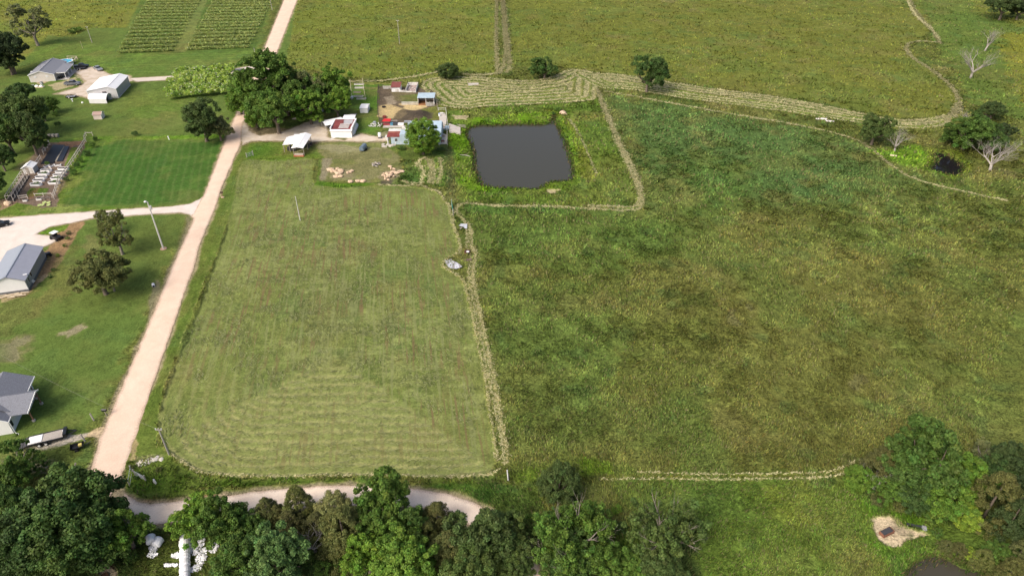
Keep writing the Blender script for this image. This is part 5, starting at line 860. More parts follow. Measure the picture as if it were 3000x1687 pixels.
# barn with patched red roof
b1 = thing('barn', 'white front barn with a flat roof of rusty red and grey sheets edged in white', 'barn', -56.5, 201.8)
MB().slab([(-.15, -.2, 2.3), (6.7, -.2, 2.3), (6.7, .7, 2.45), (-.15, .7, 2.45)], .1).build('front_eave', WHITE, b1)
MB().box(0, 6.5, 0, .15, 0, 2.25).build('front_wall', WHITE, b1); MB().box(0, .15, .15, 7.8, 0, 2.3).build('side_wall', WHITE_D, b1); MB().box(6.35, 6.5, .15, 7.8, 0, 2.3).build('side_wall', WHITE_D, b1); MB().box(0, 6.5, 7.8, 7.95, 0, 2.9).build('back_wall', WHITE_D, b1)
MB().slab([(0, .7, 2.5), (6.5, .7, 2.5), (6.5, 8, 3.0), (0, 8, 3.0)], .08).build('roof', ribbed('rusty_red_roof', (.17, .035, .035), .7, .45, 'X', dirt=(.25, .07, .06), var=.35), b1)
MB().slab([(3.3, 4.6, 2.80), (5.9, 4.6, 2.80), (5.9, 7.4, 2.99), (2.9, 7.4, 2.99)], .03).build('grey_roof_panel', ribbed('grey_patch', (.42, .42, .43), .6, .22, 'Y', dirt=(.25, .24, .24)), b1)
m = MB()
for i in range(7): zz = 1.2 + i * .5; m.slab([(2.3, zz, 2.56 + zz * .0685), (5.4, zz, 2.56 + zz * .0685), (5.4, zz + .24, 2.576 + zz * .0685), (2.3, zz + .24, 2.576 + zz * .0685)], .02)
m.each('white_roof_sheet', WHITE_D, b1); m = MB(); m.box(-.2, 6.75, 7.7, 8.35, 2.95, 3.12).box(-.22, .12, .6, 7.7, 2.5, 3.0).box(6.3, 6.75, .6, 7.7, 2.5, 3.03); m.each('roof_edge', WHITE, b1)
MB().box(2.5, 5.8, -.12, -.01, .0, .12).build('door_sill', WHITE, b1)
# white flat roofed annexe, arched carport, tank
b2 = thing('shed', 'flat white roofed shed directly behind the patched barn', 'shed', -54.6, 210.6); MB().box(0, 3.6, 0, 3.6, 0, 2.3).build('wall', WHITE_D, b2); MB().slab([(-.1, -.1, 2.45), (3.75, -.1, 2.45), (3.75, 3.9, 2.6), (-.1, 3.9, 2.6)], .1).build('roof', WROOF, b2); MB().slab([(1.5, 3.95, 2.5), (3.6, 3.95, 2.5), (3.6, 6.2, 2.1), (1.5, 6.2, 2.1)], .1).build('lean_to_roof', mat('dark_grey_roofing', (.13, .13, .14), .8), b2)
ar = thing('carport', 'arched white carport tilted towards the drive, under the grove trees', 'carport', -60.6, 209.3, 0, 32); m = MB(); pr = [(-2.1, 1.7), (-1.5, 2.05), (-.6, 2.3), (.4, 2.3), (1.4, 2.05), (2.1, 1.6)]
for (x0, z0), (x1, z1) in zip(pr, pr[1:]): m.slab([(x0, 0, z0), (x1, 0, z1), (x1, 6.5, z1), (x0, 6.5, z0)], .05)
m.build('roof', WROOF, ar); ar.rotation_euler.z = R(-58)
for x0, y0 in ((-2.05, .1), (2.05, .1), (-2.05, 6.3), (2.05, 6.3)): MB().box(x0 - .05, x0 + .05, y0 - .05, y0 + .05, 0, 1.65).build('leg', GALV, ar)
MB().box(-1.4, 1.4, 1, 5.6, .35, 1.3).build('covered_load', STEELD, ar)
tk = thing('water_tank', 'long white ribbed water tank lying beside the barn annexe', 'tank', -50.2, 208.4); MB().tube([(0, -2.2, .75), (0, -2.0, .75), (0, 2.0, .75), (0, 2.2, .75)], [.45, .7, .7, .45], 14).build('tank_body', WHITE, tk, True)
m = MB()
for yy in (-1.3, -.4, .5, 1.4): m.tube([(0, yy, .75), (0, yy + .12, .75)], .74, 14)
m.each('hoop', GALV, tk); MB().box(-.6, .6, -1.8, 1.8, 0, .15).build('cradle', WOODG, tk)
for (fx, fy, w_, l_2, h_, rz, lab, mt) in ((1205, 815, 1.6, .35, .4, 0, 'white rubble and boards at the corner of the patched barn', WHITE_D), (1215, 960, .4, 1.9, .9, -8, 'white door panel leaning near the right wall of the patched barn', WHITE)):
    o = thing('board_stack', lab, 'boards', *G(*z3(fx, fy)), 0, rz); MB().box(-w_ / 2, w_ / 2, -l_2 / 2, l_2 / 2, 0, h_).build('board', mt, o); MB().box(-w_ / 2 - .25, -w_ / 2, -l_2 / 2 + .1, l_2 / 2 - .2, 0, h_ * .6).build('board', WOODG, o)
# lean-to with two white roofs
n_ = thing('pole_barn', 'open pole barn with two stepped white metal roofs at the driveway mouth', 'pole barn', -64.6, 188.2); m = MB()
MB().slab([(-.1, -1.0, 2.85), (1.7, -1.0, 3.15), (1.7, 9.4, 3.45), (-.1, 9.4, 3.1)], .09).slab([(1.7, -1.0, 3.153), (3.4, -1.0, 2.8), (3.4, 9.4, 2.8), (1.7, 9.4, 3.453)], .09).build('roof', WROOF, n_)
MB().slab([(-3.7, 2.4, 2.4), (-.12, 2.4, 2.75), (-.12, 9.2, 2.85), (-3.9, 8.4, 2.5)], .09).build('roof', WROOF, n_); MB().box(-2.2, .0, 9.3, 10.6, 2.3, 2.42).build('rear_roof', WROOF, n_)
for x0, y0 in ((.1, 0), (3.1, 0), (.1, 4.3), (3.1, 4.3), (.1, 8.8), (3.1, 8.8), (-3.5, 2.7), (-3.5, 7.9), (-1.8, 2.7)): MB().tube([(x0, y0, 0), (x0, y0, 2.75)], .1, 7).build('pole', WOODG, n_)
MB().bar((.1, 0, 1.0), (3.1, 0, 1.9), .08).bar((.1, 0, 2.0), (.1, 4.3, .6), .08).bar((3.1, 0, 2.0), (3.1, 4.3, .6), .08).bar((3.1, 4.3, 2.0), (3.1, 8.8, .6), .08).build('brace', WOODG, n_)
m = MB()
for i in range(26): x0 = rr.uniform(-3.3, 2.9); y0 = rr.uniform(3, 8); m.box(x0, x0 + rr.uniform(.4, 1), y0, y0 + rr.uniform(.4, 1), 0, rr.uniform(.4, 1.5), rr.uniform(0, 90))
tag(m.build('stored_goods', STEELD, None, loc=(-64.6, 188.2, 0)), 'dark jumble of stored goods under the two white roofs of the pole barn', 'stored goods')
o = thing('brick_stack', 'orange red brick stack under the front edge of the pole barn', 'bricks', *G(*z3(315, 1325))); MB().box(-1.5, 1.5, -.5, .4, 0, .35).build('lower_layer', mat('orange_brick', (.42, .13, .07), .9, .35, 5), o); MB().box(-1.2, 1.3, -.3, .5, .354, .75).build('upper_layer', mat('pale_rubble', (.46, .40, .33), .9, .35, 4), o)
m = MB()
for i in range(22): x0 = rr.uniform(-1, 1.6); y0 = rr.uniform(-2, 2.2); an = rr.uniform(0, 6.3); m.bar((x0, y0, rr.uniform(.05, .5)), (x0 + 1.3 * cos(an), y0 + 1.3 * sin(an), rr.uniform(.05, .9)), .09)
tag(m.build('scrap_pile', mat('brown_scrap', (.20, .11, .08), .9, .5, 3), None, loc=(*G(*z3(480, 1130)), 0)), 'brown scrap boards piled on the right side of the pole barn', 'scrap pile')
# purple roofed house under the grove
p1 = thing('cottage', 'dark purple roofed cottage with white porch posts half hidden under the grove', 'house', -72.9, 219.8)
MB().slab([(-1.0, -1.6, 2.5), (2.4, -1.6, 2.5), (2.4, 7.0, 3.6), (-1.0, 7.0, 3.6)], .12).build('roof', PURP, p1); MB().box(-.6, 6, .7, 7, 0, 2.55).build('wall', WHITE, p1); MB().slab([(2.42, -1.0, 2.5), (7.2, -1.0, 2.3), (7.2, 7.0, 3.0), (2.42, 7.0, 3.4)], .12).build('side_roof', PURP, p1)
for x0 in (.1, 2.0): MB().box(x0 - .12, x0 + .12, -.9, -.66, 0, 2.45).build('post', WHITE, p1)
MB().box(-.95, 2.35, -1.7, -1.6, 2.3, 2.5).build('fascia', WHITE, p1); MB().box(-1.08, -1.0, -1.6, 7, 2.4, 3.6).build('verge_board', WHITE, p1) if False else None
MB().box(.6, 1.5, .62, .7, 0, 2.0).build('door', DARK, p1); MB().box(0, 2, -2.6, -1.2, 0, .08).build('doorstep', CONC, p1)
cv = thing('covered_boat', 'white covered boat parked under the grove beside the cottage', 'boat', *G(*z3(622, 615))); MB().loft([[(x_, y_ * w_, z_) for y_, z_ in ((-1, .5), (-.8, 1.3), (0, 1.6), (.8, 1.3), (1, .5), (0, .2))] for x_, w_ in ((-2, .9), (-1, 1.1), (.8, 1.1), (1.8, .5))]).build('cover', WHITE, cv, True)
MB().box(-1.6, 1.2, -.6, .6, .05, .3).build('trailer_bed', STEELD, cv)
ws = thing('shed', 'white box shed with a gently ridged white roof alone on the mown yard', 'shed', -51.3, 222.9); MB().box(0, 2.6, 0, 4.2, 0, 1.6).build('wall', WHITE, ws); MB().slab([(-.1, -.1, 1.7), (2.7, -.1, 1.7), (2.7, 2.1, 1.95), (-.1, 2.1, 1.95)], .08).slab([(-.1, 2.1, 1.953), (2.7, 2.1, 1.953), (2.7, 4.3, 1.7), (-.1, 4.3, 1.7)], .08).build('roof', WHITE, ws)
pt = thing('propane_tank', 'little white upright gas tank beside the track end', 'gas tank', *G(*z4(185, 1030))); MB().tube([(0, 0, .25), (0, .1, 1.7)], .5, 12).build('tank_body', WHITE, pt, True); MB().box(-.5, .6, -.5, .5, 0, .35).build('base', STEELD, pt)
# raised beds and poles
for i, (zx, zy, L_) in enumerate(((1295, 160, 3.6), (1300, 215, 3.3), (1262, 290, 2.6), (1285, 355, 3.3), (1330, 395, 3.3))):
    o = thing('raised_bed', ['weathered raised bed in the yard, farthest of five', 'weathered raised bed in the yard, second from the far end', 'middle overgrown raised bed of five in the yard', 'fourth raised bed in the yard with white pots at its end', 'nearest of the five weathered raised beds in the yard'][i], 'raised bed', *G(*z3(zx, zy)), 0, 0, 'raised beds in the yard')
    MB().box(-L_ / 2, L_ / 2, -.5, -.42, 0, .35).box(-L_ / 2, L_ / 2, .42, .5, 0, .35).box(-L_ / 2, -L_ / 2 + .08, -.42, .42, 0, .35).box(L_ / 2 - .08, L_ / 2, -.42, .42, 0, .35).build('frame', WHITE_D if i != 2 else WOODG, o); MB().box(-L_ / 2 + .08, L_ / 2 - .08, -.42, .42, 0, .25).build('soil', mat('bed_soil', (.12, .10, .06), .95, .5, 4), o)
for (xb, yb, xt, yt, l) in ((1180, 400, 1150, 130, 'pale clothes line pole left of the raised beds'), (1400, 420, 1350, 110, 'pale clothes line pole right of the raised beds')):
    A = G(*z3(xb, yb)); B = G(*z3(xt, yt)); o = thing('long_rail', l.replace('clothes line pole', 'long pipe rail'), 'rail', A[0], A[1]); d = (B[0] - A[0], B[1] - A[1])
    MB().tube([(0, 0, 1.2), (d[0], d[1], 1.2)], .07, 6).build('pipe', WOODL, o)
    for k in (0, .33, .66, 1): MB().tube([(d[0] * k, d[1] * k, 0), (d[0] * k, d[1] * k, 1.3)], .07, 6).build('post', WOODG, o)
wp = thing('pump_box', 'white pump box at the foot of the left pipe rail', 'box', *G(*z3(1180, 385))); MB().box(-.3, .3, -.8, .8, 0, .6).build('box_body', WHITE_D, wp); MB().box(-.35, .35, -.85, .85, .604, .7).build('lid', WHITE, wp)
# blue livestock shed, red shed, pens
s1 = thing('livestock_shed', 'open front livestock shed with a pale blue roof in the muddy pen', 'shed', -32.6, 231.0)
MB().slab([(-.2, -.2, 2.45), (5.8, -.2, 2.45), (5.8, 4.0, 2.85), (-.2, 4.0, 2.85)], .1).build('roof', LBLUE, s1)
for x0 in (0, 2.7, 5.5):
    MB().box(x0 - .08, x0 + .08, 0, .16, 0, 2.4).build('post', WHITE_D, s1)
MB().box(0, 5.6, 3.75, 3.85, 0, 2.7).build('back_wall', WOODG, s1); MB().box(-.05, .03, .2, 3.7, 0, 2.4).build('side_wall', WOODG, s1); MB().box(5.57, 5.65, .2, 3.7, 0, 2.4).build('side_wall', WOODG, s1); MB().box(.1, 2.6, -.6, 3.6, 0, .12).build('bedding', mat('orange_bedding', (.30, .14, .06), .95, .4, 3), s1)
r1 = thing('hen_house', 'small shed with red brown roof and white front at the top of the pen', 'shed', -43.7, 244.0)
MB().box(0, 3.2, 0, 3.4, 0, 1.7).build('wall', WHITE, r1); MB().slab([(-.15, -.25, 1.8), (3.35, -.25, 1.8), (3.35, 3.4, 2.6), (-.15, 3.4, 2.6)], .09).build('roof', REDB, r1); MB().slab([(-.15, 3.42, 2.62), (3.35, 3.42, 2.62), (3.35, 4.3, 2.3), (-.15, 4.3, 2.3)], .09).build('rear_roof', WHITE, r1); MB().box(1.4, 2.6, -.05, .0, .1, 1.0).build('hatch', WHITE_D, r1)
q1 = thing('roofless_pen', 'roofless white framed pen full of debris beside the red brown shed', 'pen', *G(*z4(610, 285))); W_ = 3.6; L_ = 7.6
m = MB()
for x0 in (0, W_): m.box(x0 - .06, x0 + .06, 0, L_, 0, 1.2)
m.box(.06, W_ - .06, L_ - .12, L_, 0, 1.2).box(.06, W_ - .06, 0, .12, 0, .5); m.build('wall', WHITE_D, q1); MB().box(.07, W_ - .07, .13, L_ - .13, 0, .1).build('floor', mat('pink_grey_floor', (.42, .32, .29), .9, .5, 1.2, dirt=(.10, .08, .07)), q1)
m = MB(); m.bar((.1, L_ - 2, 1.1), (1.8, L_ - .2, 1.1), .1).bar((1.8, L_ - .2, 1.1), (3.5, L_ - 2, 1.1), .1).bar((0, 4.6, 1.15), (W_, 4.6, 1.15), .12)
for i in range(14): x0 = rr.uniform(.3, 3); y0 = rr.uniform(2, 5); m.bar((x0, y0, .2), (x0 + rr.uniform(-.5, .5), y0 + rr.uniform(-1, 1), .4), .12)
m.build('fallen_boards', WHITE_D, q1)
def pallet_fence(A, B, n, lab, h=1.1, grp=None, npt=None):
    A = np.array(A); B = np.array(B); d = B - A; L = np.hypot(*d); an = math.degrees(atan2(d[1], d[0])); t = thing('pallet_fence', lab, 'fence', A[0], A[1], 0, an, grp); w = L / n
    for i in range(n):
        m = MB()
        for k in range(4): m.box(i * w + .04, (i + 1) * w - .04, -.05, .03, .08 + k * (h - .2) / 3, .2 + k * (h - .2) / 3)
        for k in (0, .5, 1): m.box(i * w + .04 + k * (w - .16), i * w + .12 + k * (w - .16), .03, .1, 0, h)
        m.build('pallet', WHITE_D, t)
    return t
pallet_fence(G(*z4(540, 488)), G(*z4(800, 488)), 5, 'row of five pale pallets left of the blue livestock shed'); pallet_fence(G(*z4(935, 505)), G(*z4(1080, 505)), 3, 'three pale pallets across the right half of the blue livestock shed', 1.3)
pallet_fence(G(*z4(235, 228)), G(*z4(368, 228)), 3, 'pale pallets left of the red brown shed'); pallet_fence(G(*z4(522, 283)), G(*z4(605, 283)), 2, 'pale pallets between the red brown shed and roofless pen', .8)
ty = thing('tractor_tyre', 'large black tyre lying on straw in the pen', 'tyre', *G(*z4(250, 530)))
def ring(mb, R_, r_, z, n=16, k=6):
    vs = []; fs = []
    for i in range(n):
        for j in range(k): a = 2 * pi * i / n; b = 2 * pi * j / k; vs.append(((R_ + r_ * cos(b)) * cos(a), (R_ + r_ * cos(b)) * sin(a), z + r_ * sin(b)))
    for i in range(n):
        for j in range(k): fs.append((i * k + j, ((i + 1) % n) * k + j, ((i + 1) % n) * k + (j + 1) % k, i * k + (j + 1) % k))
    return mb.add(vs, fs)
ring(MB(), .5, .22, .22).build('tread', RUB, ty); MB().tube([(0, 0, .05), (0, 0, .1)], .3, 10).build('puddle', DARK, ty)
def post_fence(pts, lab, h=1.2, sp=2.4, mt=None, rails=2, cat='fence', name='post_fence', rw=.05, post=.12):
    mt = mt or WOODG; o = thing(name, lab, cat, pts[0][0], pts[0][1]); ox, oy = pts[0]; cnt = 0
    for a, b in zip(pts, pts[1:]):
        L = hypot(b[0] - a[0], b[1] - a[1]); n = max(1, round(L / sp)); m = MB()
        for k in range(rails): z = h * (k + 1) / (rails + .15); m.bar((a[0] - ox, a[1] - oy, z), (b[0] - ox, b[1] - oy, z), rw, rw * 1.6)
        m.build('rail', mt, o)
        for i in range(n + (1 if b is pts[-1] else 0)):
            x = a[0] + (b[0] - a[0]) * i / n - ox; y = a[1] + (b[1] - a[1]) * i / n - oy; MB().box(x - post / 2, x + post / 2, y - post / 2, y + post / 2, 0, h + .1).build('post', mt, o)
    return o
DPOST = mat('dark_post', (.085, .07, .055), .9, .4, 3)
post_fence([G(*z4(162, 225)), G(*z4(148, 520)), G(*z4(155, 660)), G(*z4(200, 860))], 'dark post fence along the left side of the muddy pen', 1.5, 2.6, DPOST)
post_fence([G(*z4(168, 215)), G(*z4(235, 212))], 'short dark fence at the top left corner of the pen', 1.2, 2, DPOST); post_fence([G(*z4(1110, 440)), G(*z4(1125, 570))], 'leaning pale fence right of the blue livestock shed', 1.3, 2.5, WOODG)
pn = thing('red_canopy', 'red canopy with a striped red top beside the pen and blue barn', 'canopy', *G(*z4(300, 815))); MB().slab([(-1.4, -.8, 1.5), (1.3, -.8, 1.5), (1.3, .9, 1.75), (-.9, .9, 1.75)], .08).build('top', RED, pn)
for x0, y0 in ((-1.2, -.7), (1.2, -.7), (-.8, .7), (1.2, .7)): MB().box(x0 - .04, x0 + .04, y0 - .04, y0 + .04, 0, 1.5).build('leg', STEELD, pn)
MB().box(-1.2, 1.1, -.6, .6, 0, .5).build('stored_box', mat('dusky_red', (.30, .06, .06), .8), pn)
# blue barn by the pond
bb = thing('barn', 'long barn with pale blue metal walls and roof beside the pond, a tree before it', 'barn', -36.9, 196.4)
MB().box(0, 15, 0, .15, 0, 2.5).build('front_wall', LBLUE, bb); MB().box(0, .15, .15, 7, 0, 2.5).build('side_wall', LBLUE, bb); MB().box(14.85, 15, .15, 11, 0, 2.5).build('side_wall', LBLUE, bb); MB().box(3.8, 15, 10.85, 11, 0, 2.9).build('back_wall', LBLUE, bb)
MB().slab([(5.0, -.2, 2.5), (15.2, -.2, 2.5), (14.7, 11.4, 3.2), (4.8, 11.4, 3.2)], .1).build('roof', ribbed('pale_blue_roof', (.44, .56, .64), .4, .6, 'X', dirt=(.38, .48, .54), var=.08), bb)
MB().slab([(-1.2, -.15, 2.6), (2.7, -.15, 2.6), (2.7, 3.6, 2.85), (-1.2, 3.6, 2.85)], .08).build('rusty_roof', RUST, bb); MB().slab([(-1.2, 3.62, 2.87), (2.7, 3.62, 2.87), (2.7, 5.4, 3.0), (-1.2, 5.4, 3.0)], .08).build('white_roof', WHITE_D, bb)
MB().box(2.75, 4.7, .2, 3.4, 2.5, 3.1).build('roof_box', LBLUE, bb); MB().slab([(2.7, .1, 3.2), (4.75, .1, 3.2), (4.75, 3.6, 3.35), (2.7, 3.6, 3.35)], .08).build('roof_box_lid', ribbed('pale_blue_lid', (.42, .52, .58), .4, .5, 'X'), bb)
MB().box(3.6, 5.4, 3.7, 7.2, 2.6, 2.75).build('white_roof_panel', WHITE, bb); window(bb, 1.55, 0, 1.15, .85, .85); MB().box(-1.1, -.9, -.4, .6, 0, 2.4).build('corner_board', WHITE, bb); MB().box(1.2, 1.35, -.1, -.01, .1, .9).box(2.9, 3.0, -.1, -.01, .1, .9).build('wall_pipe', WHITE, bb)
dk = thing('concrete_yard', 'pale plank floor strip between the pen and the blue barn', 'yard slab', *G(*z4(225, 880))); w1 = 12; MB().box(0, 7.5, .8, 2.6, 0, .12).build('slab', CONC, dk)
for (zx, zy, w_, l2, h_, c_, lb) in ((377, 822, .8, 1.0, .8, mat('blue_drum', (.10, .28, .40), .5), 'blue drum among the clutter left of the blue barn'), (440, 820, 1.4, 1.2, .7, STEELD, 'dark machinery beside the blue drum'), (525, 820, 1.9, .9, .6, WHITE, 'long white trough behind the blue barn'), (600, 880, 2.0, 1.2, .5, WHITE_D, 'white crate against the back of the blue barn'), (305, 1055, .9, 1.6, 1.1, WHITE_D, 'white cabinet leaning on the left end of the blue barn')):
    o = thing('farm_clutter' if c_ is not WHITE else 'trough', lb, 'farm equipment' if c_ is not WHITE else 'trough', *G(*z4(zx, zy))); MB().box(-w_ / 2, w_ / 2, -l2 / 2, l2 / 2, 0, h_).build('body', c_, o); MB().box(-w_ / 2 - .06, w_ / 2 + .06, -l2 / 2 - .06, l2 / 2 + .06, h_, h_ + .08).build('rim', c_, o)
m = MB()
for i in range(16): x0 = rr.uniform(-1.8, 1.6); y0 = rr.uniform(-.8, .9); m.box(x0, x0 + rr.uniform(.5, 1.2), y0, y0 + rr.uniform(.4, .9), 0, rr.uniform(.15, .5), rr.uniform(0, 90))
tag(m.build('concrete_rubble', CONC, None, loc=(*G(*z4(300, 1170)), 0)), 'pale concrete rubble at the left corner of the blue barn', 'rubble')
m = MB()
for i in range(24): x0 = rr.uniform(-1.8, 1.6); y0 = rr.uniform(-1.3, 1.3); an = rr.uniform(0, 6); m.bar((x0, y0, .1), (x0 + cos(an), y0 + sin(an), rr.uniform(.1, .6)), rr.uniform(.1, .3), .08)
tag(m.build('scrap_pile', WHITE_D, None, loc=(*G(*z4(120, 830)), 0)), 'white scrap scattered beside the lower left corner of the pen', 'scrap pile')
for (pts, lb, mt_) in (((1150, 625, 1245, 625, 1270, 690, 1265, 820, 1160, 820), 'long pale concrete pad right of the pen', CONC), ((1157, 828, 1255, 828, 1258, 885, 1160, 910), 'small square concrete pad behind the barn end', CONC), ((1160, 985, 1210, 960, 1275, 985, 1280, 1130, 1150, 1135), 'pale concrete pad at the lower right of the barn', CONC)):
    P = [G(*z4(pts[i], pts[i + 1])) for i in range(0, len(pts), 2)]; o = MB().prism([(p_[0] - P[0][0], p_[1] - P[0][1]) for p_ in P][::-1], -.1, .16).build('concrete_pad', CONC, None, loc=(*P[0], .0)); tag(o, lb, 'concrete pad')
post_fence([G(*z4(1140, 585)), G(*z4(1262, 585)), G(*z4(1285, 800)), G(*z4(1283, 950)), G(*z4(1283, 1150)), G(*z4(1150, 1150))], 'worn white rail fence around the concrete pads by the pond', 1.1, 2.2, WHITE_D)
o = thing('plastic_drum', 'white and blue plastic drum on the long concrete pad', 'drum', *G(*z4(1157, 680)), .16); MB().tube([(0, 0, 0), (0, 0, .9)], .35, 12).build('drum_body', WHITE, o); MB().tube([(0, 0, .9), (0, 0, 1.0)], .3, 12).build('cap', mat('blue_cap', (.15, .25, .6), .5), o)
P = [G(*z4(1305, 815)), G(*z4(1370, 830)), G(*z4(1500, 880)), G(*z4(1500, 985)), G(*z4(1390, 950)), G(*z4(1320, 950))]; ox, oy = P[0]
dk = thing('loading_deck', 'weathered pale plank ramp with a step frame between the barn fence and pond', 'deck', ox, oy); MB().prism([(a_[0] - ox, a_[1] - oy) for a_ in P][::-1], 0, .5).build('platform', CONC, dk)
m = MB()
for k in range(5): m.bar((2.6 + .25 * k, -1.0 - k * .45, .62), (5.6 + .1 * k, -1.6 - k * .6, .62), .12, .05)
m.build('step_frame', WOODG, dk); MB().box(-.8, .4, -4.6, -2.6, 0, .8).build('blue_box', LBLUE, dk)
m = MB()
for (zx, zy, w_, l2, h_, c_, nm, lb, ct) in ((262, 700, 1.3, .9, .5, RUST, 'rusty_sheet', 'rusty sheet leaning on the pen fence above the red canopy', 'sheet metal'), (420, 770, 2.2, .5, .35, WOODG, 'timber_stack', 'grey timber stack between the pen and the blue barn', 'timber'), (640, 780, 2.4, .6, .4, GALV, 'feed_bunk', 'long galvanised feed bunk along the lower pen edge', 'feed bunk'), (1195, 650, 1.2, .8, .5, WHITE_D, 'crate', 'white crate on the long concrete pad', 'crate'), (1220, 1010, 1.0, .7, .4, WOODG, 'crate', 'brown crate on the lower concrete pad', 'crate'), (1190, 1100, 1.8, .6, .5, mat('rusty_scrap', (.24, .13, .09), .9, .4, 3), 'scrap_heap', 'rusty scrap heap at the front of the lower concrete pad', 'scrap pile'), (1210, 850, 1.1, .6, .3, mat('tan_board', (.46, .36, .26), .9, .3, 3), 'board_heap', 'tan boards on the small square pad', 'boards'), (100, 800, 1.0, .8, .6, GALV, 'bin', 'grey metal bin beside the white scrap', 'bin')):
    o = thing(nm, lb, ct, *G(*z4(zx, zy)), .1, rr.uniform(-8, 8)); MB().box(-w_ / 2, w_ / 2, -l2 / 2, l2 / 2, 0, h_).build('body', c_, o); MB().box(-w_ / 2 + .1, w_ / 2 - .2, -l2 / 2 - .12, l2 / 2 + .1, h_ + .003, h_ + .09).build('top', c_, o)
for i, (zx, zy, lb) in enumerate(((470, 1150, 'weathered panel flat on the dirt beside the pole barn'), (860, 1040, 'pale board lying on the track below the patched barn'), (700, 870, 'grey board on the rubble left of the patched barn'), (530, 860, 'tan board on the rubble in the middle of the drive'))):
    o = thing('loose_board', lb, 'board', *G(*z3(zx, zy)), .02, rr.uniform(-50, 50)); MB().box(-.9, .9, -.25, .25, 0, .1).build('plank', [WOODG, WHITE_D, WOODL, WOODG][i], o); MB().box(-.7, .8, .32, .5, 0, .07).build('plank', WOODG, o)
# ================================================================== garden
def z2(x, y): return (x / 5.796, 380 + y / 5.796)
for nm, pts, c_, lb in (('black', (700,590, 905,268, 1100,272, 915,575), mat('black_plastic_mulch', (.022, .026, .036), .35, .3, 2), 'wide bed under black plastic sheet at the far end of the garden'), ('black', (965,545, 1110,290, 1180,292, 1065,540), mat('ribbed_plastic_mulch', (.03, .036, .05), .35, .4, 3), 'narrow bed under wrinkled black plastic sheet beside the wide one'), ('straw', (920,545, 1065,285, 1103,288, 962,545), mat('pale_path_board', (.34, .31, .25), .9, .5, 3, dirt=(.15, .15, .10)), 'pale plank path between the two black plastic beds')):
    P = [G(*z2(pts[i], pts[i + 1])) for i in range(0, 8, 2)]; o = MB().prism([(a_[0] - P[0][0], a_[1] - P[0][1]) for a_ in P][::-1], -.1, .24 if nm == 'black' else .2).build('plastic_covered_bed' if nm == 'black' else 'plank_path', c_, None, loc=(*P[0], 0)); tag(o, lb, 'garden bed' if nm == 'black' else 'path')
gs = gable('garden_shed', 'white garden shed with a white ridged roof beside the wire run', 'shed', *G(*z2(420, 755)), 8, 2.6, 2.7, 1.9, 2.5, None, WROOF, None, WHITE_D, SHADEM, .3); MB().box(.7, 1.5, -.05, 0, .1, 1.7).build('door', WOODG, gs)
troughs = [(790, 705, 'farthest', 'L'), (748, 765, 'second', 'L'), (706, 825, 'middle', 'L'), (664, 880, 'fourth', 'L'), (620, 945, 'nearest', 'L'), (1085, 680, 'farthest', 'Rr'), (1045, 735, 'second', 'Rr'), (1005, 790, 'middle', 'Rr'), (965, 845, 'fourth', 'Rr'), (925, 915, 'nearest', 'Rr')]
tr0 = None; SOIL = mat('trough_soil', (.05, .04, .03), .95, .4, 3)
for i, (zx, zy, w_, sd_) in enumerate(troughs):
    t = thing('planting_trough', w_ + ' white planting trough of the ' + ('left' if sd_ == 'L' else 'right') + ' garden row', 'planting trough', *G(*z2(zx, zy)), 0, 3, 'white planting troughs in the garden')
    m = MB(); a_, b_2, h_ = 1.5, .62, .6; oc = [(-a_, -.3), (-a_ + .35, -b_2), (a_ - .35, -b_2), (a_, -.3), (a_, .3), (a_ - .35, b_2), (-a_ + .35, b_2), (-a_, .3)]; k = len(oc)
    m.add([(x, y, 0) for x, y in oc] + [(x, y, h_) for x, y in oc] + [(x * .93, y * .88, h_) for x, y in oc] + [(x * .93, y * .88, h_ - .14) for x, y in oc], [(j, (j + 1) % k, k + (j + 1) % k, k + j) for j in range(k)] + [(k + j, k + (j + 1) % k, 2 * k + (j + 1) % k, 2 * k + j) for j in range(k)] + [(2 * k + j, 2 * k + (j + 1) % k, 3 * k + (j + 1) % k, 3 * k + j) for j in range(k)])
    m.build('trough', WHITE, t); MB().prism([(x * .92, y * .87) for x, y in oc], h_ - .2, h_ - .12).build('soil', SOIL, t)
    if i in (1, 8, 9, 4):
        o = bpy.data.objects.new('plants', PROTO['bush'][i % 3][0]); COL.objects.link(o); o.parent = t; o.location = (.4, 0, .2); o.scale = (.9, .5, .45); o.color = (*TINT['mid'], 1)
for zx, zy, lb, rz in ((795, 630, 'left of two small L shaped white planters by the black bed', 70), (885, 625, 'right of two small L shaped white planters by the black bed', 70), (990, 615, 'small white box stack above the right row of troughs', 20)):
    t = thing('small_planter', lb, 'planter', *G(*z2(zx, zy)), 0, rz); MB().box(-.8, .8, -.35, .35, 0, .45).build('box_body', WHITE, t); MB().box(-.7, .7, -.27, .27, .452, .47).build('soil', SOIL, t)
T(138, 479, 8, 'bush', 'bright', 'leafy potted plant beside the small white planters', .9, cat='plant', native=True)
RAILW = mat('pale_rail', (.52, .47, .41), .8, .2, 3)
post_fence([G(*z2(1470, 215)), G(*z2(1180, 670)), G(*z2(1010, 920)), G(*z2(925, 1180))], 'long pale rail fence on the right side of the garden', 1.5, 2.4, RAILW, 2, rw=.12); post_fence([G(*z2(850, 260)), G(*z2(745, 425))], 'upper pale rail fence on the left side of the garden', 1.5, 2.2, RAILW, 2, rw=.1)
post_fence([G(*z2(705, 510)), G(*z2(590, 680))], 'lower pale rail fence beside the white garden shed', 1.5, 2.2, RAILW, 2, rw=.1); post_fence([G(*z2(330, 1190)), G(*z2(480, 1175))], 'pale gate rail at the lower left of the garden', 1.2, 1.6, RAILW, 2, rw=.1)
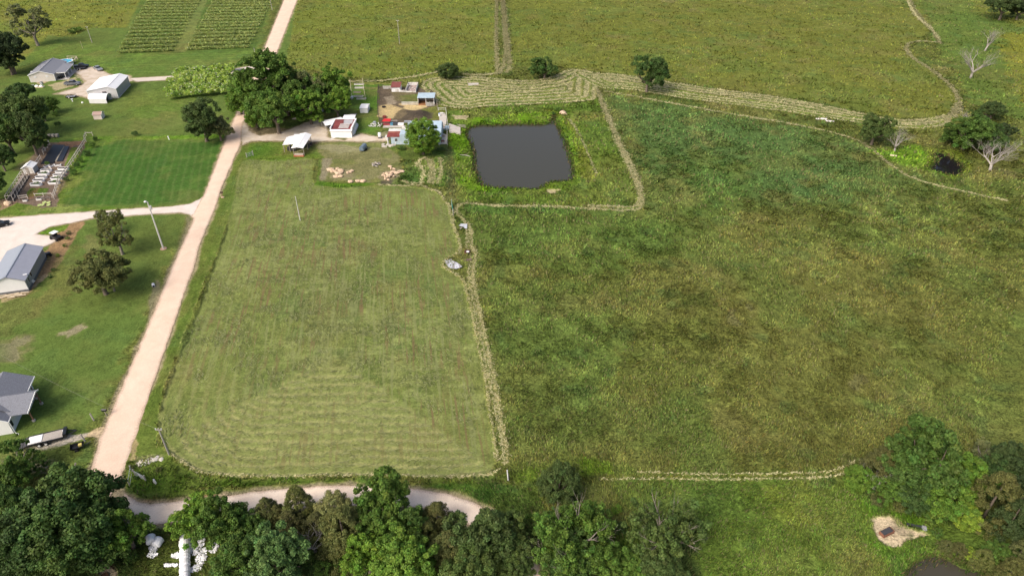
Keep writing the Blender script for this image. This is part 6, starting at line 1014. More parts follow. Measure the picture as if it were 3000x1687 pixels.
post_fence([G(*z2(600, 1140)), G(*z2(890, 1130))], 'pale rail across the lower end of the garden', 1.0, 2.0, RAILW, 1, rw=.1); post_fence([G(*z2(1440, 180)), G(*z2(1470, 110)), G(*z2(1580, 110))], 'brown fence corner at the far end of the garden', 1.3, 1.8, RAILW, 1, rw=.1)
# wire run
A = np.array(G(*z2(125, 1230))); B = np.array(G(*z2(400, 800))); C_ = np.array(G(*z2(215, 1225))); u = B - A; v = C_ - A; v = v * 1.25; rn = thing('wire_run', 'long wooden framed wire run divided in bays on the left of the garden', 'animal run', A[0], A[1]); m = MB(); w2 = MB(); nb = 8
for i in range(nb + 1):
    p0 = u * i / nb; p1_ = p0 + v
    for q in (p0, p1_): MB().box(q[0] - .05, q[0] + .05, q[1] - .05, q[1] + .05, 0, 1.8).build('post', RAILW, rn)
    m.bar((p0[0], p0[1], 1.8), (p1_[0], p1_[1], 1.8), .09)
    if i < nb:
        q0 = u * (i + 1) / nb
        for k in range(1, 6): f = k / 6; w2.bar((p0[0] + v[0] * f, p0[1] + v[1] * f, 1.8), (q0[0] + v[0] * f, q0[1] + v[1] * f, 1.8), .015)
for s in (0, 1): m.bar((v[0] * s, v[1] * s, 1.82), (u[0] + v[0] * s, u[1] + v[1] * s, 1.82), .11).bar((v[0] * s, v[1] * s, .6), (u[0] + v[0] * s, u[1] + v[1] * s, .6), .07)
m.build('frame', RAILW, rn); w2.build('wire', STEELD, rn)
MB().prism([(0, 0), (v[0], v[1]), (u[0] + v[0], u[1] + v[1]), (u[0], u[1])], .1, .28).build('run_floor', mat('dark_litter', (.07, .06, .05), .95, .5, 3), rn)
for i, (zx, zy) in enumerate(((760, 1245), (830, 1247), (678, 1293), (728, 1288), (833, 1288))):
    t = thing('hoop', ['largest yellow green hoop, upper left of five by the garden', 'upper right yellow green hoop of five by the garden', 'leftmost yellow green hoop by the garden', 'lower middle yellow green hoop by the garden', 'lower right yellow green hoop of five by the garden'][i], 'hoop', *G(*z2(zx, zy)), .22, 0, 'yellow green hoops by the garden'); ring(MB(), .42, .09, 0).build('ring', mat('lime_plastic', (.55, .66, .22), .6), t); MB().tube([(0, 0, -.05), (0, 0, -.02)], .38, 12).build('disc', mat('pale_disc', (.40, .42, .25), .8), t)
for i, (zx, zy) in enumerate(((855, 140), (918, 135), (982, 132))):
    t = thing('round_bale', ['left', 'middle', 'right and palest'][i] + ' of three weathered grey round bales above the garden', 'hay bale', *G(*z2(zx, zy)), 0, 8, 'weathered round bales above the garden'); MB().tube([(-.4, 0, .6), (-.34, 0, .62), (.34, 0, .62), (.4, 0, .6)], [.5, .62, .62, .5], 14).build('bale', mat('old_hay', (.34, .32, .28), .95, .3, 4, bump=.05), t); MB().tube([(-.3, 0, .62), (-.24, 0, .62)], .64, 14).build('net_edge', WOODG, t)
for zx, zy, s, lb in ((672, 1190, .9, 'white crate at the lower gate of the garden'), (432, 1215, .7, 'pale tub outside the lower left gate of the garden')):
    t = thing('crate', lb, 'crate', *G(*z2(zx, zy)), 0, 10); MB().box(-s / 1.4, s / 1.4, -s / 2, s / 2, 0, .5).build('box_body', WHITE_D, t); MB().box(-s / 1.6, s / 1.6, -s / 2.4, s / 2.4, .504, .52).build('filling', SOIL, t)
m = MB()
for i in range(24): x0 = rr.uniform(-1.6, 1.8); y0 = rr.uniform(-.6, .6); an = rr.uniform(0, 6); m.bar((x0, y0, .1), (x0 + .8 * cos(an), y0 + .8 * sin(an), rr.uniform(.2, .9)), .07)
tag(m.build('scrap_pile', WOODG, None, loc=(*G(*z2(800, 1175)), 0)), 'tangle of sticks and pots at the lower gate of the garden', 'scrap pile')
# ================================================================== crop rows
rowmesh = []
def row_mesh(L, seed):
    rs = np.random.RandomState(seed); cl = []; n = int(L / .55)
    for i in range(n): cl.append((-L / 2 + L * (i + .5) / n, rs.uniform(-.1, .1), rs.uniform(.4, .8), rs.uniform(.45, .7), 30))
    return leaf_mesh('foliage', cl, .42, .05, rs, vspread=.35)
ORD = ['first', 'second', 'third', 'fourth', 'fifth', 'sixth', 'seventh', 'eighth', 'ninth', 'tenth', 'eleventh', 'twelfth', 'thirteenth', 'fourteenth', 'fifteenth', 'sixteenth', 'seventeenth', 'eighteenth', 'nineteenth', 'twentieth', 'twenty first', 'twenty second']
def lerp2(p, q, t): return (p[0] + (q[0] - p[0]) * t, p[1] + (q[1] - p[1]) * t)
for blk, (a0, a1, b0, b1, lab) in enumerate(((gd(296, 135), gd(384, -20), gd(437, 129), gd(519, -20), 'left'), (gd(470, 127), gd(550, -20), gd(628, 121), gd(697, -20), 'right'))):
    nr = 20; base = [row_mesh(46, 5 + blk * 7 + q_) for q_ in range(5)]
    for i in range(nr):
        p0 = lerp2(a0, a1, i / (nr - 1)); p1_ = lerp2(b0, b1, i / (nr - 1)); L = hypot(p1_[0] - p0[0], p1_[1] - p0[1])
        t = bpy.data.objects.new('crop_row', base[(i * 3) % 5]); COL.objects.link(t); t.location = ((p0[0] + p1_[0]) / 2, (p0[1] + p1_[1]) / 2, 0); t.rotation_euler.z = atan2(p1_[1] - p0[1], p1_[0] - p0[0]) + (pi if i % 2 else 0); t.scale = (L / 46, 1.55, 1.15 + .15 * (i < 3)); t.color = (.40, .46, .15, 1)
        tag(t, ORD[i] + ' crop row from the near edge of the ' + lab + ' planted block', 'crop row', 'crop rows in the ' + lab + ' planted block')
    if blk == 1:
        pass
# flowering elder patch
rs = np.random.RandomState(9); FM = []
for v in range(3):
    cl = []
    for _ in range(24): d = rs.normal(size=3); d /= np.linalg.norm(d); k = rs.uniform(.4, 1) ** .5; cl.append((d[0] * 1.1 * k, d[1] * 1.1 * k, 1.25 + abs(d[2]) * .8 * k, rs.uniform(.35, .6), 45))
    FM.append(leaf_mesh('flowering_shrub', cl, .4, [.10, .18, .05][v], rs))
cn = [gd(446, 190), gd(590, 180), gd(575, 236), gd(424, 250)]
for i in range(6):
    for j in range(13):
        p0 = lerp2(cn[0], cn[1], (j + .5 * (i % 2)) / 12.5); p1_ = lerp2(cn[3], cn[2], (j + .5 * (i % 2)) / 12.5); q = lerp2(p0, p1_, i / 5)
        o = bpy.data.objects.new('flowering_shrub', FM[(i * 5 + j) % 3]); COL.objects.link(o); o.location = (q[0] + rr.uniform(-.5, .5), q[1] + rr.uniform(-.7, .7), 0); o.rotation_euler.z = rr.uniform(0, 6); s = rr.uniform(1.1, 1.5); o.scale = (s * 1.1, s, s * .95)
        c_ = rr.choice([(.26, .38, .06), (.33, .44, .09), (.21, .33, .05)]); o.color = (*c_, 1); tag(o, 'leafy shrub with white blossom in the dense patch left of the farmyard grove', 'shrub', 'blossoming shrubs in the dense patch')
# ================================================================== vehicles
def vehicle(name, label, cat, a, b, col, L=5.6, W=1.95, kind='pickup', H_=1.8):
    """a: rear, b: front, ground points in full-size photo pixels"""
    A = G(*a); B = G(*b); an = math.degrees(atan2(B[1] - A[1], B[0] - A[0])); t = thing(name, label, cat, (A[0] + B[0]) / 2, (A[1] + B[1]) / 2, 0, an)
    pm = mat(name + '_paint_%d' % (hash(col) % 97), col, .3, .08, 1, .3, spec=.5); h = W / 2
    def sec(x, w, z0, z1): return [(x, -w, z0), (x, w, z0), (x, w * 1.0, (z0 + z1) / 2 + .1), (x, w * .93, z1), (x, -w * .93, z1), (x, -w, (z0 + z1) / 2 + .1)]
    l = L / 2
    if kind == 'pickup':
        MB().loft([sec(-l + .02, h * .92, .45, .95), sec(-l + .12, h, .4, 1.12), sec(-.32 * L + 1.0, h, .38, 1.12)]).build('cargo_bed', pm, t); MB().box(-l + .14, -.32 * L + .85, -h + .14, h - .14, 1.121, 1.135).build('bed_cover', BLACK, t)
        MB().loft([sec(-.32 * L + 1.0, h, .38, 1.12), sec(.18 * L, h, .38, 1.12), sec(.36 * L, h * .99, .38, 1.08), sec(l - .1, h * .94, .42, .92), sec(l, h * .86, .5, .8)]).build('body', pm, t); cx0, cx1, cx2, cx3 = -.16 * L, -.11 * L, .12 * L, .24 * L
    else:
        MB().loft([sec(-l, h * .82, .45, .8), sec(-l + .15, h * .95, .35, 1.0), sec(-.2 * L, h, .33, 1.02), sec(.2 * L, h, .33, .98), sec(l - .3, h * .95, .36, .84), sec(l, h * .8, .45, .68)]).build('body', pm, t); cx0, cx1, cx2, cx3 = (-.44 * L, -.36 * L, .08 * L, .24 * L) if kind == 'suv' else (-.34 * L, -.2 * L, .06 * L, .22 * L)
    z1 = 1.1 if kind == 'pickup' else 1.0
    def cab(x, w, z): return [(x, -w, z1 - .1), (x, w, z1 - .1), (x, w * .86, z), (x, -w * .86, z)]
    MB().loft([cab(cx0, h * .9, z1), cab(cx1, h * .9, H_ - .07), cab(cx2, h * .9, H_ - .07), cab(cx3, h * .9, z1)]).build('windows', GLASS, t); MB().loft([[(x, -w, z), (x, w, z), (x, w * .9, z + .05), (x, -w * .9, z + .05)] for x, w, z in ((cx1 - .05, h * .76, H_ - .08), (cx1 + .1, h * .79, H_ - .06), (cx2 - .1, h * .79, H_ - .06), (cx2 + .05, h * .76, H_ - .08))]).build('roof', pm, t)
    for x in (-.31 * L, .31 * L):
        for s in (-1, 1): w_ = MB().tube([(x, s * (h - .22), .36), (x, s * (h + .01), .36)], .36, 14).build('wheel', RUB, t); MB().tube([(x, s * (h + .005), .36), (x, s * (h + .03), .36)], .2, 10).build('rim', GALV, w_)
    for s in (-1, 1): MB().box(l - .08, l + .01, s * h * .68 - .16, s * h * .68 + .16, .62, .76).build('headlight', mat('lamp_lens', (.7, .7, .68), .2, .05, 1, spec=.6), t)
    return t
vehicle('pickup_truck', 'grey pickup truck facing right on the dirt edge below the tan house', 'pickup truck', (190, 250), (238, 249), (.16, .17, .19)); vehicle('parked_car', 'silver grey car angled on the far gravel pad', 'car', (276, 199), (302, 212), (.30, .31, .32), 5.3, 1.9, 'car', 1.5)
vehicle('pickup_truck', 'black pickup truck parked beside the pool deck rail', 'pickup truck', (224, 200), (256, 198), (.012, .013, .016), 5.4); vehicle('parked_car', 'black car cut by the left edge on the gravel pad', 'car', (-16, 668), (17, 660), (.012, .012, .014), 4.6, 1.9, 'suv', 1.6)
for i, (p_, lb) in enumerate((((166, 230.5), 'black four wheel buggy on the left under the tan house carport'), ((180, 230.5), 'black four wheel buggy on the right under the tan house carport'))):
    t = thing('quad_bike', lb, 'quad bike', *G(*p_), .1, -80); MB().loft([[(x, -w, .4), (x, w, .4), (x, w * .8, z), (x, -w * .8, z)] for x, w, z in ((-.9, .4, .7), (-.3, .45, .95), (.3, .3, .8), (.9, .4, .75))]).build('body', BLACK, t); MB().tube([(.35, -.4, 1.1), (.35, .4, 1.1)], .04, 6).build('handlebar', STEELD, t)
    for x in (-.6, .65):
        for s in (-1, 1): MB().tube([(x, s * .35, .28), (x, s * .62, .28)], .29, 10).build('wheel', RUB, t)
def trailer(name, label, a, b, L, W, deck, hz=.75, dual=True, rail=0, tongue=1.6, ramp=0):
    A = G(*a); B = G(*b); an = math.degrees(atan2(B[1] - A[1], B[0] - A[0])); t = thing(name, label, 'trailer', (A[0] + B[0]) / 2, (A[1] + B[1]) / 2, 0, an); l = L / 2; h = W / 2
    MB().box(-l, l, -h + .1, h - .1, hz - .05, hz).build('deck', deck, t); m = MB()
    for s in (-1, 1): m.box(-l - .05, l + .05, s * h - .08, s * h + .08, hz - .2, hz + .06)
    m.box(-l - .08, -l, -h, h, hz - .2, hz + .05).box(l, l + .08, -h, h, hz - .2, hz + .05).bar((l, -h * .8, hz - .12), (l + tongue, 0, hz - .12), .12).bar((l, h * .8, hz - .12), (l + tongue, 0, hz - .12), .12)
    if rail:
        for s in (-1, 1): m.box(-l, l, s * h - .04, s * h + .04, hz + rail - .06, hz + rail)
        for x in np.linspace(-l, l, 6):
            for s in (-1, 1): m.box(x - .03, x + .03, s * h - .03, s * h + .03, hz, hz + rail)
    m.build('frame', BLACK, t)
    for x in ((-.9, .05) if dual else (-.3,)):
        for s in (-1, 1): w_ = MB().tube([(x, s * (h + .02), .36), (x, s * (h + .26), .36)], .36, 14).build('wheel', RUB, t); MB().tube([(x, s * (h + .24), .36), (x, s * (h + .28), .36)], .2, 10).build('rim', WHITE, w_)
    if ramp: MB().slab([(-l - ramp, -h, hz - .3), (-l - .1, -h, hz), (-l - .1, h, hz), (-l - ramp, h, hz - .3)], .08).build('ramp', STEELD, t)
    return t
tl = trailer('flatbed_trailer', 'long black flatbed trailer with a pale plank deck on the gravel by the road', (96, 1300), (182, 1279), 5.1, 2.1, mat('plank_deck', (.42, .38, .33), .85, .3, 5), .75, True, 0, 1.9, 1.2)
MB().box(-2.4, -.5, -.85, .85, .78, .84).build('cargo_sheet', WHITE, tl); o_ = tl
MB().tube([(2.75, .2, 1.0), (2.75, .2, 1.12)], .3, 12).build('spare_wheel', WHITE, tl); MB().box(2.6, 3.1, -.9, .9, .5, 1.2).build('toolbox', BLACK, tl)
trailer('utility_trailer', 'empty black utility trailer on the gravel below the grey pickup', (196, 287), (222, 286), 2.9, 1.7, GALV, .5, False, .5, 1.0); trailer('utility_trailer', 'black trailer with white wheels behind the black pickup', (226, 204), (250, 203), 3.2, 1.8, STEELD, .6, True, .5, .8)
bg_ = thing('utility_buggy', 'black utility buggy with a square white roof at the end of the gravel pad', 'buggy', *G(167, 700), 0, -25); MB().loft([[(x, -w, .35), (x, w, .35), (x, w * .9, z), (x, -w * .9, z)] for x, w, z in ((-1.4, .7, .9), (-.3, .75, 1.0), (.4, .75, .85), (1.3, .6, .75))]).build('body', BLACK, bg_); MB().box(-.9, .6, -.72, .72, 1.75, 1.83).build('roof', WHITE, bg_); m = MB()
for x in (-.85, .55):
    for s in (-1, 1): m.bar((x, s * .66, .9), (x, s * .66, 1.75), .06)
m.build('roll_cage', BLACK, bg_); MB().box(-.6, -.2, -.6, .6, .95, 1.3).build('seat', RUB, bg_)
for x in (-1, 1):
    for s in (-1, 1): MB().tube([(x, s * .6, .33), (x, s * .86, .33)], .34, 12).build('wheel', RUB, bg_)
rm = thing('riding_mower', 'dark riding mower half hidden behind the corner of the grey garage', 'mower', *G(138, 752), 0, 60); MB().box(-.8, .9, -.4, .4, .35, .85).build('body', BLACK, rm); MB().box(-.6, -.1, -.3, .3, .85, 1.25).build('seat', mat('blue_grey_seat', (.12, .16, .25), .5), rm)
for x in (-.5, .6):
    for s in (-1, 1): MB().tube([(x, s * .42, .3), (x, s * .62, .3)], .31, 12).build('wheel', RUB, rm)
ck = thing('garden_cart', 'small black cart with a tipped bed on the grass below the flatbed trailer', 'cart', *G(231, 1315), 0, 25); MB().add([(-.8, -.5, .45), (.8, -.5, .45), (.8, .5, .45), (-.8, .5, .45), (-1, -.65, .9), (1, -.65, .9), (1, .65, .9), (-1, .65, .9)], [(0, 3, 2, 1), (0, 1, 5, 4), (1, 2, 6, 5), (2, 3, 7, 6), (3, 0, 4, 7)]).build('tub', BLACK, ck); MB().bar((1, 0, .5), (2, 0, .9), .08).build('handle', STEELD, ck); MB().box(.2, .7, -.3, .2, .7, 1.0).build('yellow_bucket', mat('yellow_plastic', (.6, .5, .15), .6), ck)
for s in (-1, 1): MB().tube([(-.2, s * .5, .28), (-.2, s * .68, .28)], .28, 12).build('wheel', RUB, ck)
tx = thing('covered_trailer', 'small blue grey wagon with a rounded cover on the rough ground below the barn', 'wagon', *G(*z3(1365, 1225)), 0, 80); MB().loft([[(x, -.8 * w, .4), (x, .8 * w, .4), (x, .8 * w, 1.2), (x, .4 * w, 1.6), (x, -.4 * w, 1.6), (x, -.8 * w, 1.2)] for x, w in ((-1.6, .8), (-1.2, 1), (1.2, 1), (1.5, .8))]).build('cover', mat('blue_grey_cover', (.14, .19, .23), .5, .3, 2), tx); MB().bar((-1.6, 0, .4), (-2.6, 0, .3), .1).build('tongue', STEELD, tx)
for s in (-1, 1): MB().tube([(0, s * .8, .33), (0, s * 1.0, .33)], .34, 12).build('wheel', RUB, tx)
# ================================================================== poles, gates, small things
POLEG = mat('grey_pole', (.40, .37, .33), .85, .25, 3); POLEW = mat('bright_pole', (.62, .60, .57), .6, .1, 3)
def pole(bx_, by_, h_, lab, lamp=0, arm=0, mt=None, r=.15, name='utility_pole', cat='pole'):
    x, y = G(bx_, by_); t = thing(name, lab, cat, x, y); MB().tube([(0, 0, -.2), (0, 0, h_)], [r, r * .62], 10).build('shaft', mt or POLEG, t)
    if lamp: a = MB().tube([(0, 0, h_ - .3), (-.3, -.1, h_ + .1)], .05, 6).build('lamp_arm', GALV, t); MB().blob(-.38, -.15, h_ + .12, .32, .32, .2, 12, 6, 0).build('lamp_head', WHITE, t, True); MB().tube([(.35, 0, h_ - 1.9), (.35, 0, h_ - 1.0)], .2, 10).build('transformer', mat('light_grey_paint', (.55, .55, .55), .5), t)
    if arm: MB().bar((-arm, 0, h_ - .35), (arm, 0, h_ - .35), .12, .14).build('crossarm', POLEG, t); [MB().tube([(s * arm * .9, 0, h_ - .28), (s * arm * .9, 0, h_ - .02)], .06, 6).build('insulator', WHITE, t) for s in (-1, 0.001, 1)]
    return t
pole(479, 729, 12.3, 'tall pale lamp pole with a round white light on the lawn by the driveway', 1, 0, POLEW, .2); 
MB().tube([(0, 0, 0), (0, 0, .12)], .75, 14).build('soil_ring', mat('pink_soil', (.45, .30, .22), .9), bpy.data.objects['utility_pole'])
pole(497, 1334, 6.2, 'grey utility pole with white fitting at the lower corner of the hay field', 0, .5); pole(880, 648, 6.9, 'thin pale pole standing in the upper part of the hay field', 0, 0, POLEW, .11); pole(1171, 131, 10.2, 'distant thin pole in the top pasture with a small crossarm', 0, .6)
pole(270, 126, 6.9, 'leaning grey pole with a white lamp on the mown bank above the pool', 0, .4); pole(798, 33, 9, 'grey pole cut by the top edge left of the gravel road', 0, 0); pole(932, 334, 7.5, 'thin grey pole rising through the farmyard grove', 0, 0); pole(243, 144, 3.2, 'short pale stake left of the leaning bank pole', 0, 0, WOODL, .07, 'stake', 'stake')
pole(746, 153, 1.8, 'short grey fence post at the corner beyond the crop rows', 0, 0, None, .12, 'fence_post', 'post')
def gate(a, b, h_, lab, mt=None, bars=5):
    A = G(*a); B = G(*b); t = thing('metal_gate', lab, 'gate', A[0], A[1], 0, math.degrees(atan2(B[1] - A[1], B[0] - A[0]))); L = math.dist(A, B); m = MB()
    for k in range(bars): m.tube([(0, 0, .25 + k * (h_ - .25) / (bars - 1)), (L, 0, .25 + k * (h_ - .25) / (bars - 1))], .035, 5)
    m.tube([(0, 0, .25), (0, 0, h_)], .04, 5).tube([(L, 0, .25), (L, 0, h_)], .04, 5).tube([(L / 2, 0, .25), (L / 2, 0, h_)], .03, 5); m.build('bars', mt or GALV, t)
    for x in (-.15, L + .15): MB().tube([(x, 0, 0), (x, 0, h_ + .3)], .1, 8).build('post', POLEG, t)
    return t
gate((400, 1396), (428, 1411), 1.3, 'grey pipe gate standing open in the grass at the road corner'); gate((382, 1422), (388, 1385), 1.2, 'leaning grey gate left of the open pipe gate', None, 2); gate((725, 462), (741, 457), 1.3, 'small grey gate at the top corner of the hay field'); gate((1324, 606), (1328, 633), 1.8, 'teal green gate panel standing on the fence line by the pond lane', mat('teal_paint', (.02, .20, .16), .5), 6)
o = thing('marker_post', 'leaning white and black marker post at the lower end of the hay field lane', 'post', *G(1489, 1409)); MB().tube([(0, 0, 0), (-.15, .1, 2.4)], .09, 8).build('shaft', WHITE, o); MB().tube([(.15, 0, 0), (.05, .1, 1.6)], .07, 8).build('brace', STEELD, o)
o = thing('marker_sign', 'small white figure shaped sign in the grass right of the pipe gate', 'sign', *G(458, 1421)); MB().box(-.2, .2, -.04, .04, .5, 1.1).build('panel', WHITE, o); MB().box(-.06, .06, -.03, .03, 0, .5).build('stake', WHITE_D, o); MB().blob(0, 0, 1.3, .16, .1, .16).build('top_disc', WHITE, o)
o = thing('mailbox', 'black mailbox on a post at the left edge of the road', 'mailbox', *G(312, 1216)); MB().box(-.05, .05, -.05, .05, 0, 1.0).build('post', WOODG, o); MB().box(-.4, .4, -.16, .16, 1.0, 1.3).build('box_body', BLACK, o); MB().tube([(-.4, 0, 1.3), (.4, 0, 1.3)], .16, 10).build('lid', BLACK, o)
for px_, py_, lb, an in ((276, 1232, 'grey fence post leaning above the trailer drive entrance', .2), (250, 1293, 'grey fence post below the trailer drive entrance', .3), (220, 1370, 'long grey leaning post in the grass left of the road end', -.8), (451, 813 / 1.0, '', 0)):
    if lb: o = thing('fence_post', lb, 'post', *G(px_, py_)); MB().tube([(0, 0, 0), (-an, an * .5, 1.5)], .12, 8).build('shaft', POLEG, o); MB().tube([(-an, an * .5, 1.5), (-an * 1.05, an * .52, 1.56)], .13, 8).build('cap', WOODG, o)
o = thing('culvert_pipe', 'white culvert pipe end poking from the bank beside the road', 'pipe', *G(451, 842)); MB().tube([(0, 0, .3), (-.5, .9, .25)], .3, 12).build('pipe_body', WHITE, o); MB().tube([(0, 0, .3), (.02, -.03, .3)], .24, 12).build('opening', DARK, o)
o = thing('well_pipe', 'little white pipe on the dark green lawn below the roadside oaks', 'pipe', *G(496, 410)); MB().tube([(0, 0, 0), (-.25, .3, 1.0)], .14, 8).build('pipe_body', WHITE, o); MB().tube([(-.25, .3, 1.0), (-.27, .32, 1.1)], .18, 8).build('cap', WHITE, o)
o = thing('mailbox', 'brown wooden mailbox on a tan post at the right edge of the road', 'mailbox', *G(652, 577)); MB().box(-.08, .08, -.08, .08, 0, 1.1).build('post', mat('brown_wood', (.20, .12, .08), .9), o); MB().box(-.35, .35, -.18, .18, 1.1, 1.5).build('box_body', mat('dark_brown_wood', (.08, .05, .035), .8), o); MB().blob(.2, -.4, .1, .5, .4, .18).build('base_stone', mat('tan_stone', (.45, .32, .22), .9, .2, 2), o)
# boulders / stone piles
STONE = mat('peach_sandstone', (.60, .45, .31), .9, .22, 2, dirt=(.45, .30, .20), bump=.05); STONEW = mat('white_limestone', (.68, .62, .54), .9, .2, 2, bump=.05)
def z5(x, y): return (900 + x / 5.855, 440 + y / 5.855)
bl = [(400, 345, 1.35, 'big flat'), (470, 375, 1.1, 'wide'), (522, 335, .8, 'pale upright'), (575, 362, 1.15, 'tan'), (550, 405, 1.4, 'large round topped'), (492, 465, 1.1, 'front left'), (572, 463, .9, 'thin front'), (425, 385, .6, 'small'), (505, 400, .7, 'shadowed'), (735, 390, .75, 'long'), (770, 372, .8, 'pointed'), (700, 402, .6, 'low'), (745, 553, 1.15, 'flat leftmost'), (872, 545, 1.0, 'orange middle'), (960, 543, 1.1, 'square rightmost')]
for i, (zx, zy, s, w_) in enumerate(bl):
    where = 'in the left stone cluster of the dirt plot' if i < 9 else ('in the small gap between the stone clusters' if i < 12 else 'on the lower rim of the dirt plot')
    rb = random.Random(i); m = MB(); m.blob(0, 0, .25, s * .8, s * .6, .42, 9, 5, .18, rb, -.5); o = m.build('boulder', STONE, None, loc=(*G(*z5(zx, zy)), 0)); o.rotation_euler.z = rb.uniform(-.4, .4); tag(o, w_ + ' peach boulder ' + where, 'boulder', 'boulders in the dirt plot')
rb = random.Random(77)
for i in range(26):
    zx = 1395 + rb.gauss(0, 55); zy = 445 + rb.gauss(0, 35); o = MB().blob(0, 0, .2, rb.uniform(.3, .6), rb.uniform(.28, .5), .35, 8, 5, .22, rb, -.5).build('rock', STONE, None, loc=(*G(*z5(zx, zy)), rb.uniform(0, .3))); o.rotation_euler.z = rb.uniform(0, 3); tag(o, 'pale peach rock in the loose heap at the right of the dirt plot', 'rock', 'loose heap of peach rocks')
for i, (zx, zy, s, l) in enumerate(((1478, 335, .6, 'small rock above the loose peach heap'), (1475, 385, .8, 'reddish rock between the heap and the burnt ground'), (1540, 400, .9, 'long tan rock right of the loose peach heap'), (1610, 375, 1.0, 'greyish boulder farthest right of the peach heap'), (1420, 290, .6, 'thin tan slab above the burnt ground'))):
    o = MB().blob(0, 0, .2, s * 1.1, s * .7, .35, 9, 5, .15, rb, -.5).build('boulder', STONE, None, loc=(*G(*z5(zx, zy)), 0)); tag(o, l, 'boulder', 'boulders in the dirt plot')
lg = thing('log_pile', 'crossed pile of weathered logs and beams in the dirt plot', 'log pile', *G(*z5(1190, 265)))
for i in range(9): an = [.1, -.6, .5, .9, .15, -.2, .35, 2.2, .7][i]; L = [2.6, 2.2, 2.0, 2.4, 1.7, 2, 1.8, 2.2, 1.5][i]; x0, y0 = rb.uniform(-.4, .4), rb.uniform(-.7, .7); MB().tube([(x0 - cos(an) * L / 2, y0 - sin(an) * L / 2, .15 + i * .08), (x0 + cos(an) * L / 2, y0 + sin(an) * L / 2, .2 + i * .08)], .13, 7).build('log', [WOODG, POLEG][i % 2], lg)
for i in range(46):
    t_ = rb.random(); qx = 405 + 68 * t_ + rb.gauss(0, 2); qy = 1362 - 18 * sin(t_ * 1.9) + rb.gauss(0, 4.5) + (1 - t_) * 6; s = rb.uniform(.2, .48)
    o = MB().blob(0, 0, .12, s, s * .8, s * .5, 7, 4, .2, rb, -.5).build('rock', STONEW, None, loc=(*G(qx, qy), 0)); o.rotation_euler.z = rb.uniform(0, 3); tag(o, 'whitish rock in the heap beside the lower corner pole', 'rock', 'white rock heap at the road corner')
def sheetmetal(pts, z, m): return m.add([(x, y, z + (.06 if i % 2 else 0)) for i, (x, y) in enumerate(pts)] + [(x, y, z - .02) for x, y in pts], [tuple(range(len(pts))), tuple(range(2 * len(pts) - 1, len(pts) - 1, -1))] + [(i, len(pts) + i, len(pts) + (i + 1) % len(pts), (i + 1) % len(pts)) for i in range(len(pts))])
def z6(x, y): return (1200 + x / 6.0375, 600 + y / 6.0375)
fan = [(625, 1000), (640, 1080), (680, 1130), (730, 1160), (800, 1172), (860, 1170), (935, 1140)]; apex = [(740, 985), (760, 1010), (790, 1035), (830, 1060), (870, 1085)]
mp_ = thing('sheet_metal_pile', 'fan of overlapping silver roofing sheets on the hay field edge', 'sheet metal', *G(*z6(780, 1090))); ox, oy = mp_.location[:2]
for i in range(8):
    t0, t1 = i / 8, (i + 1.15) / 8; f = lambda arr, t: lerp2(arr[min(int(t * (len(arr) - 1)), len(arr) - 2)], arr[min(int(t * (len(arr) - 1)), len(arr) - 2) + 1], min(1, t * (len(arr) - 1) - min(int(t * (len(arr) - 1)), len(arr) - 2)))
    P = [G(*z6(*f(apex, min(1, t0)))), G(*z6(*f(apex, min(1, t1)))), G(*z6(*f(fan, min(1, t1)))), G(*z6(*f(fan, min(1, t0))))]; m = MB(); m.slab([(p_[0] - ox, p_[1] - oy, .42 + .035 * i + (.08 if k in (1, 2) else 0)) for k, p_ in enumerate(P)], .02); m.build('sheet', [SALV, mat('dull_sheet', (.36, .36, .38), .6, .3, 3, dirt=(.26, .20, .17)), SALV][i % 3], mp_)
MB().slab([tuple(np.array(G(*z6(x, y))) - (ox, oy)) + (.36,) for x, y in ((650, 985), (740, 975), (765, 1010), (660, 1030))], .03).build('sheet', SALV, mp_)
mp2 = thing('sheet_metal_pile', 'small stack of bent silver sheets on the lane beside the hay field', 'sheet metal', *G(*z6(950, 410))); ox, oy = mp2.location[:2]
for i, q in enumerate((((900, 358), (1020, 365), (1020, 420), (890, 385)), ((870, 395), (925, 375), (1010, 440), (960, 430)), ((960, 380), (1020, 400), (1015, 455), (970, 450)), ((885, 455), (915, 435), (935, 445), (905, 468)))): MB().slab([tuple(np.array(G(*z6(*p_))) - (ox, oy)) + (.4 + .06 * i + .05 * (k % 2),) for k, p_ in enumerate(q)], .02).build('sheet', SALV if i < 3 else WOODG, mp2)
o = thing('feeder', 'rusty brown feeder with a white lid above the plank heap on the lane', 'feeder', *G(*z6(1025, 860))); MB().box(-.7, .6, -.5, .6, 0, .6).build('frame', mat('rust_brown', (.09, .04, .03), .9), o); MB().tube([(.1, -.3, .6), (.1, -.3, .72)], .35, 12).build('lid', WHITE, o)
o = thing('plank_heap', 'reddish brown plank heap on the lane right of the silver fan', 'plank heap', *G(*z6(1030, 1000)))
for i in range(8): an = rb.uniform(0, 3); MB().bar((-cos(an) * .9, -sin(an) * .8, .1 + i * .06), (cos(an) * .9, sin(an) * .8, .15 + i * .06), .22, .06).build('plank', [mat('red_grey_plank', (.20, .13, .12), .9), WOODG][i % 4 == 0], o)
o = thing('stone_trough', 'grey concrete slab with a stake in an unmown island of the swirled hay', 'slab', *G(1387, 250)); MB().box(-1.9, 1.9, -.9, .9, 0, .5, 4).build('slab_body', CONC, o); MB().tube([(-2.1, .3, 0), (-2.1, .3, 1.6)], .08, 6).build('stake', WOODG, o)
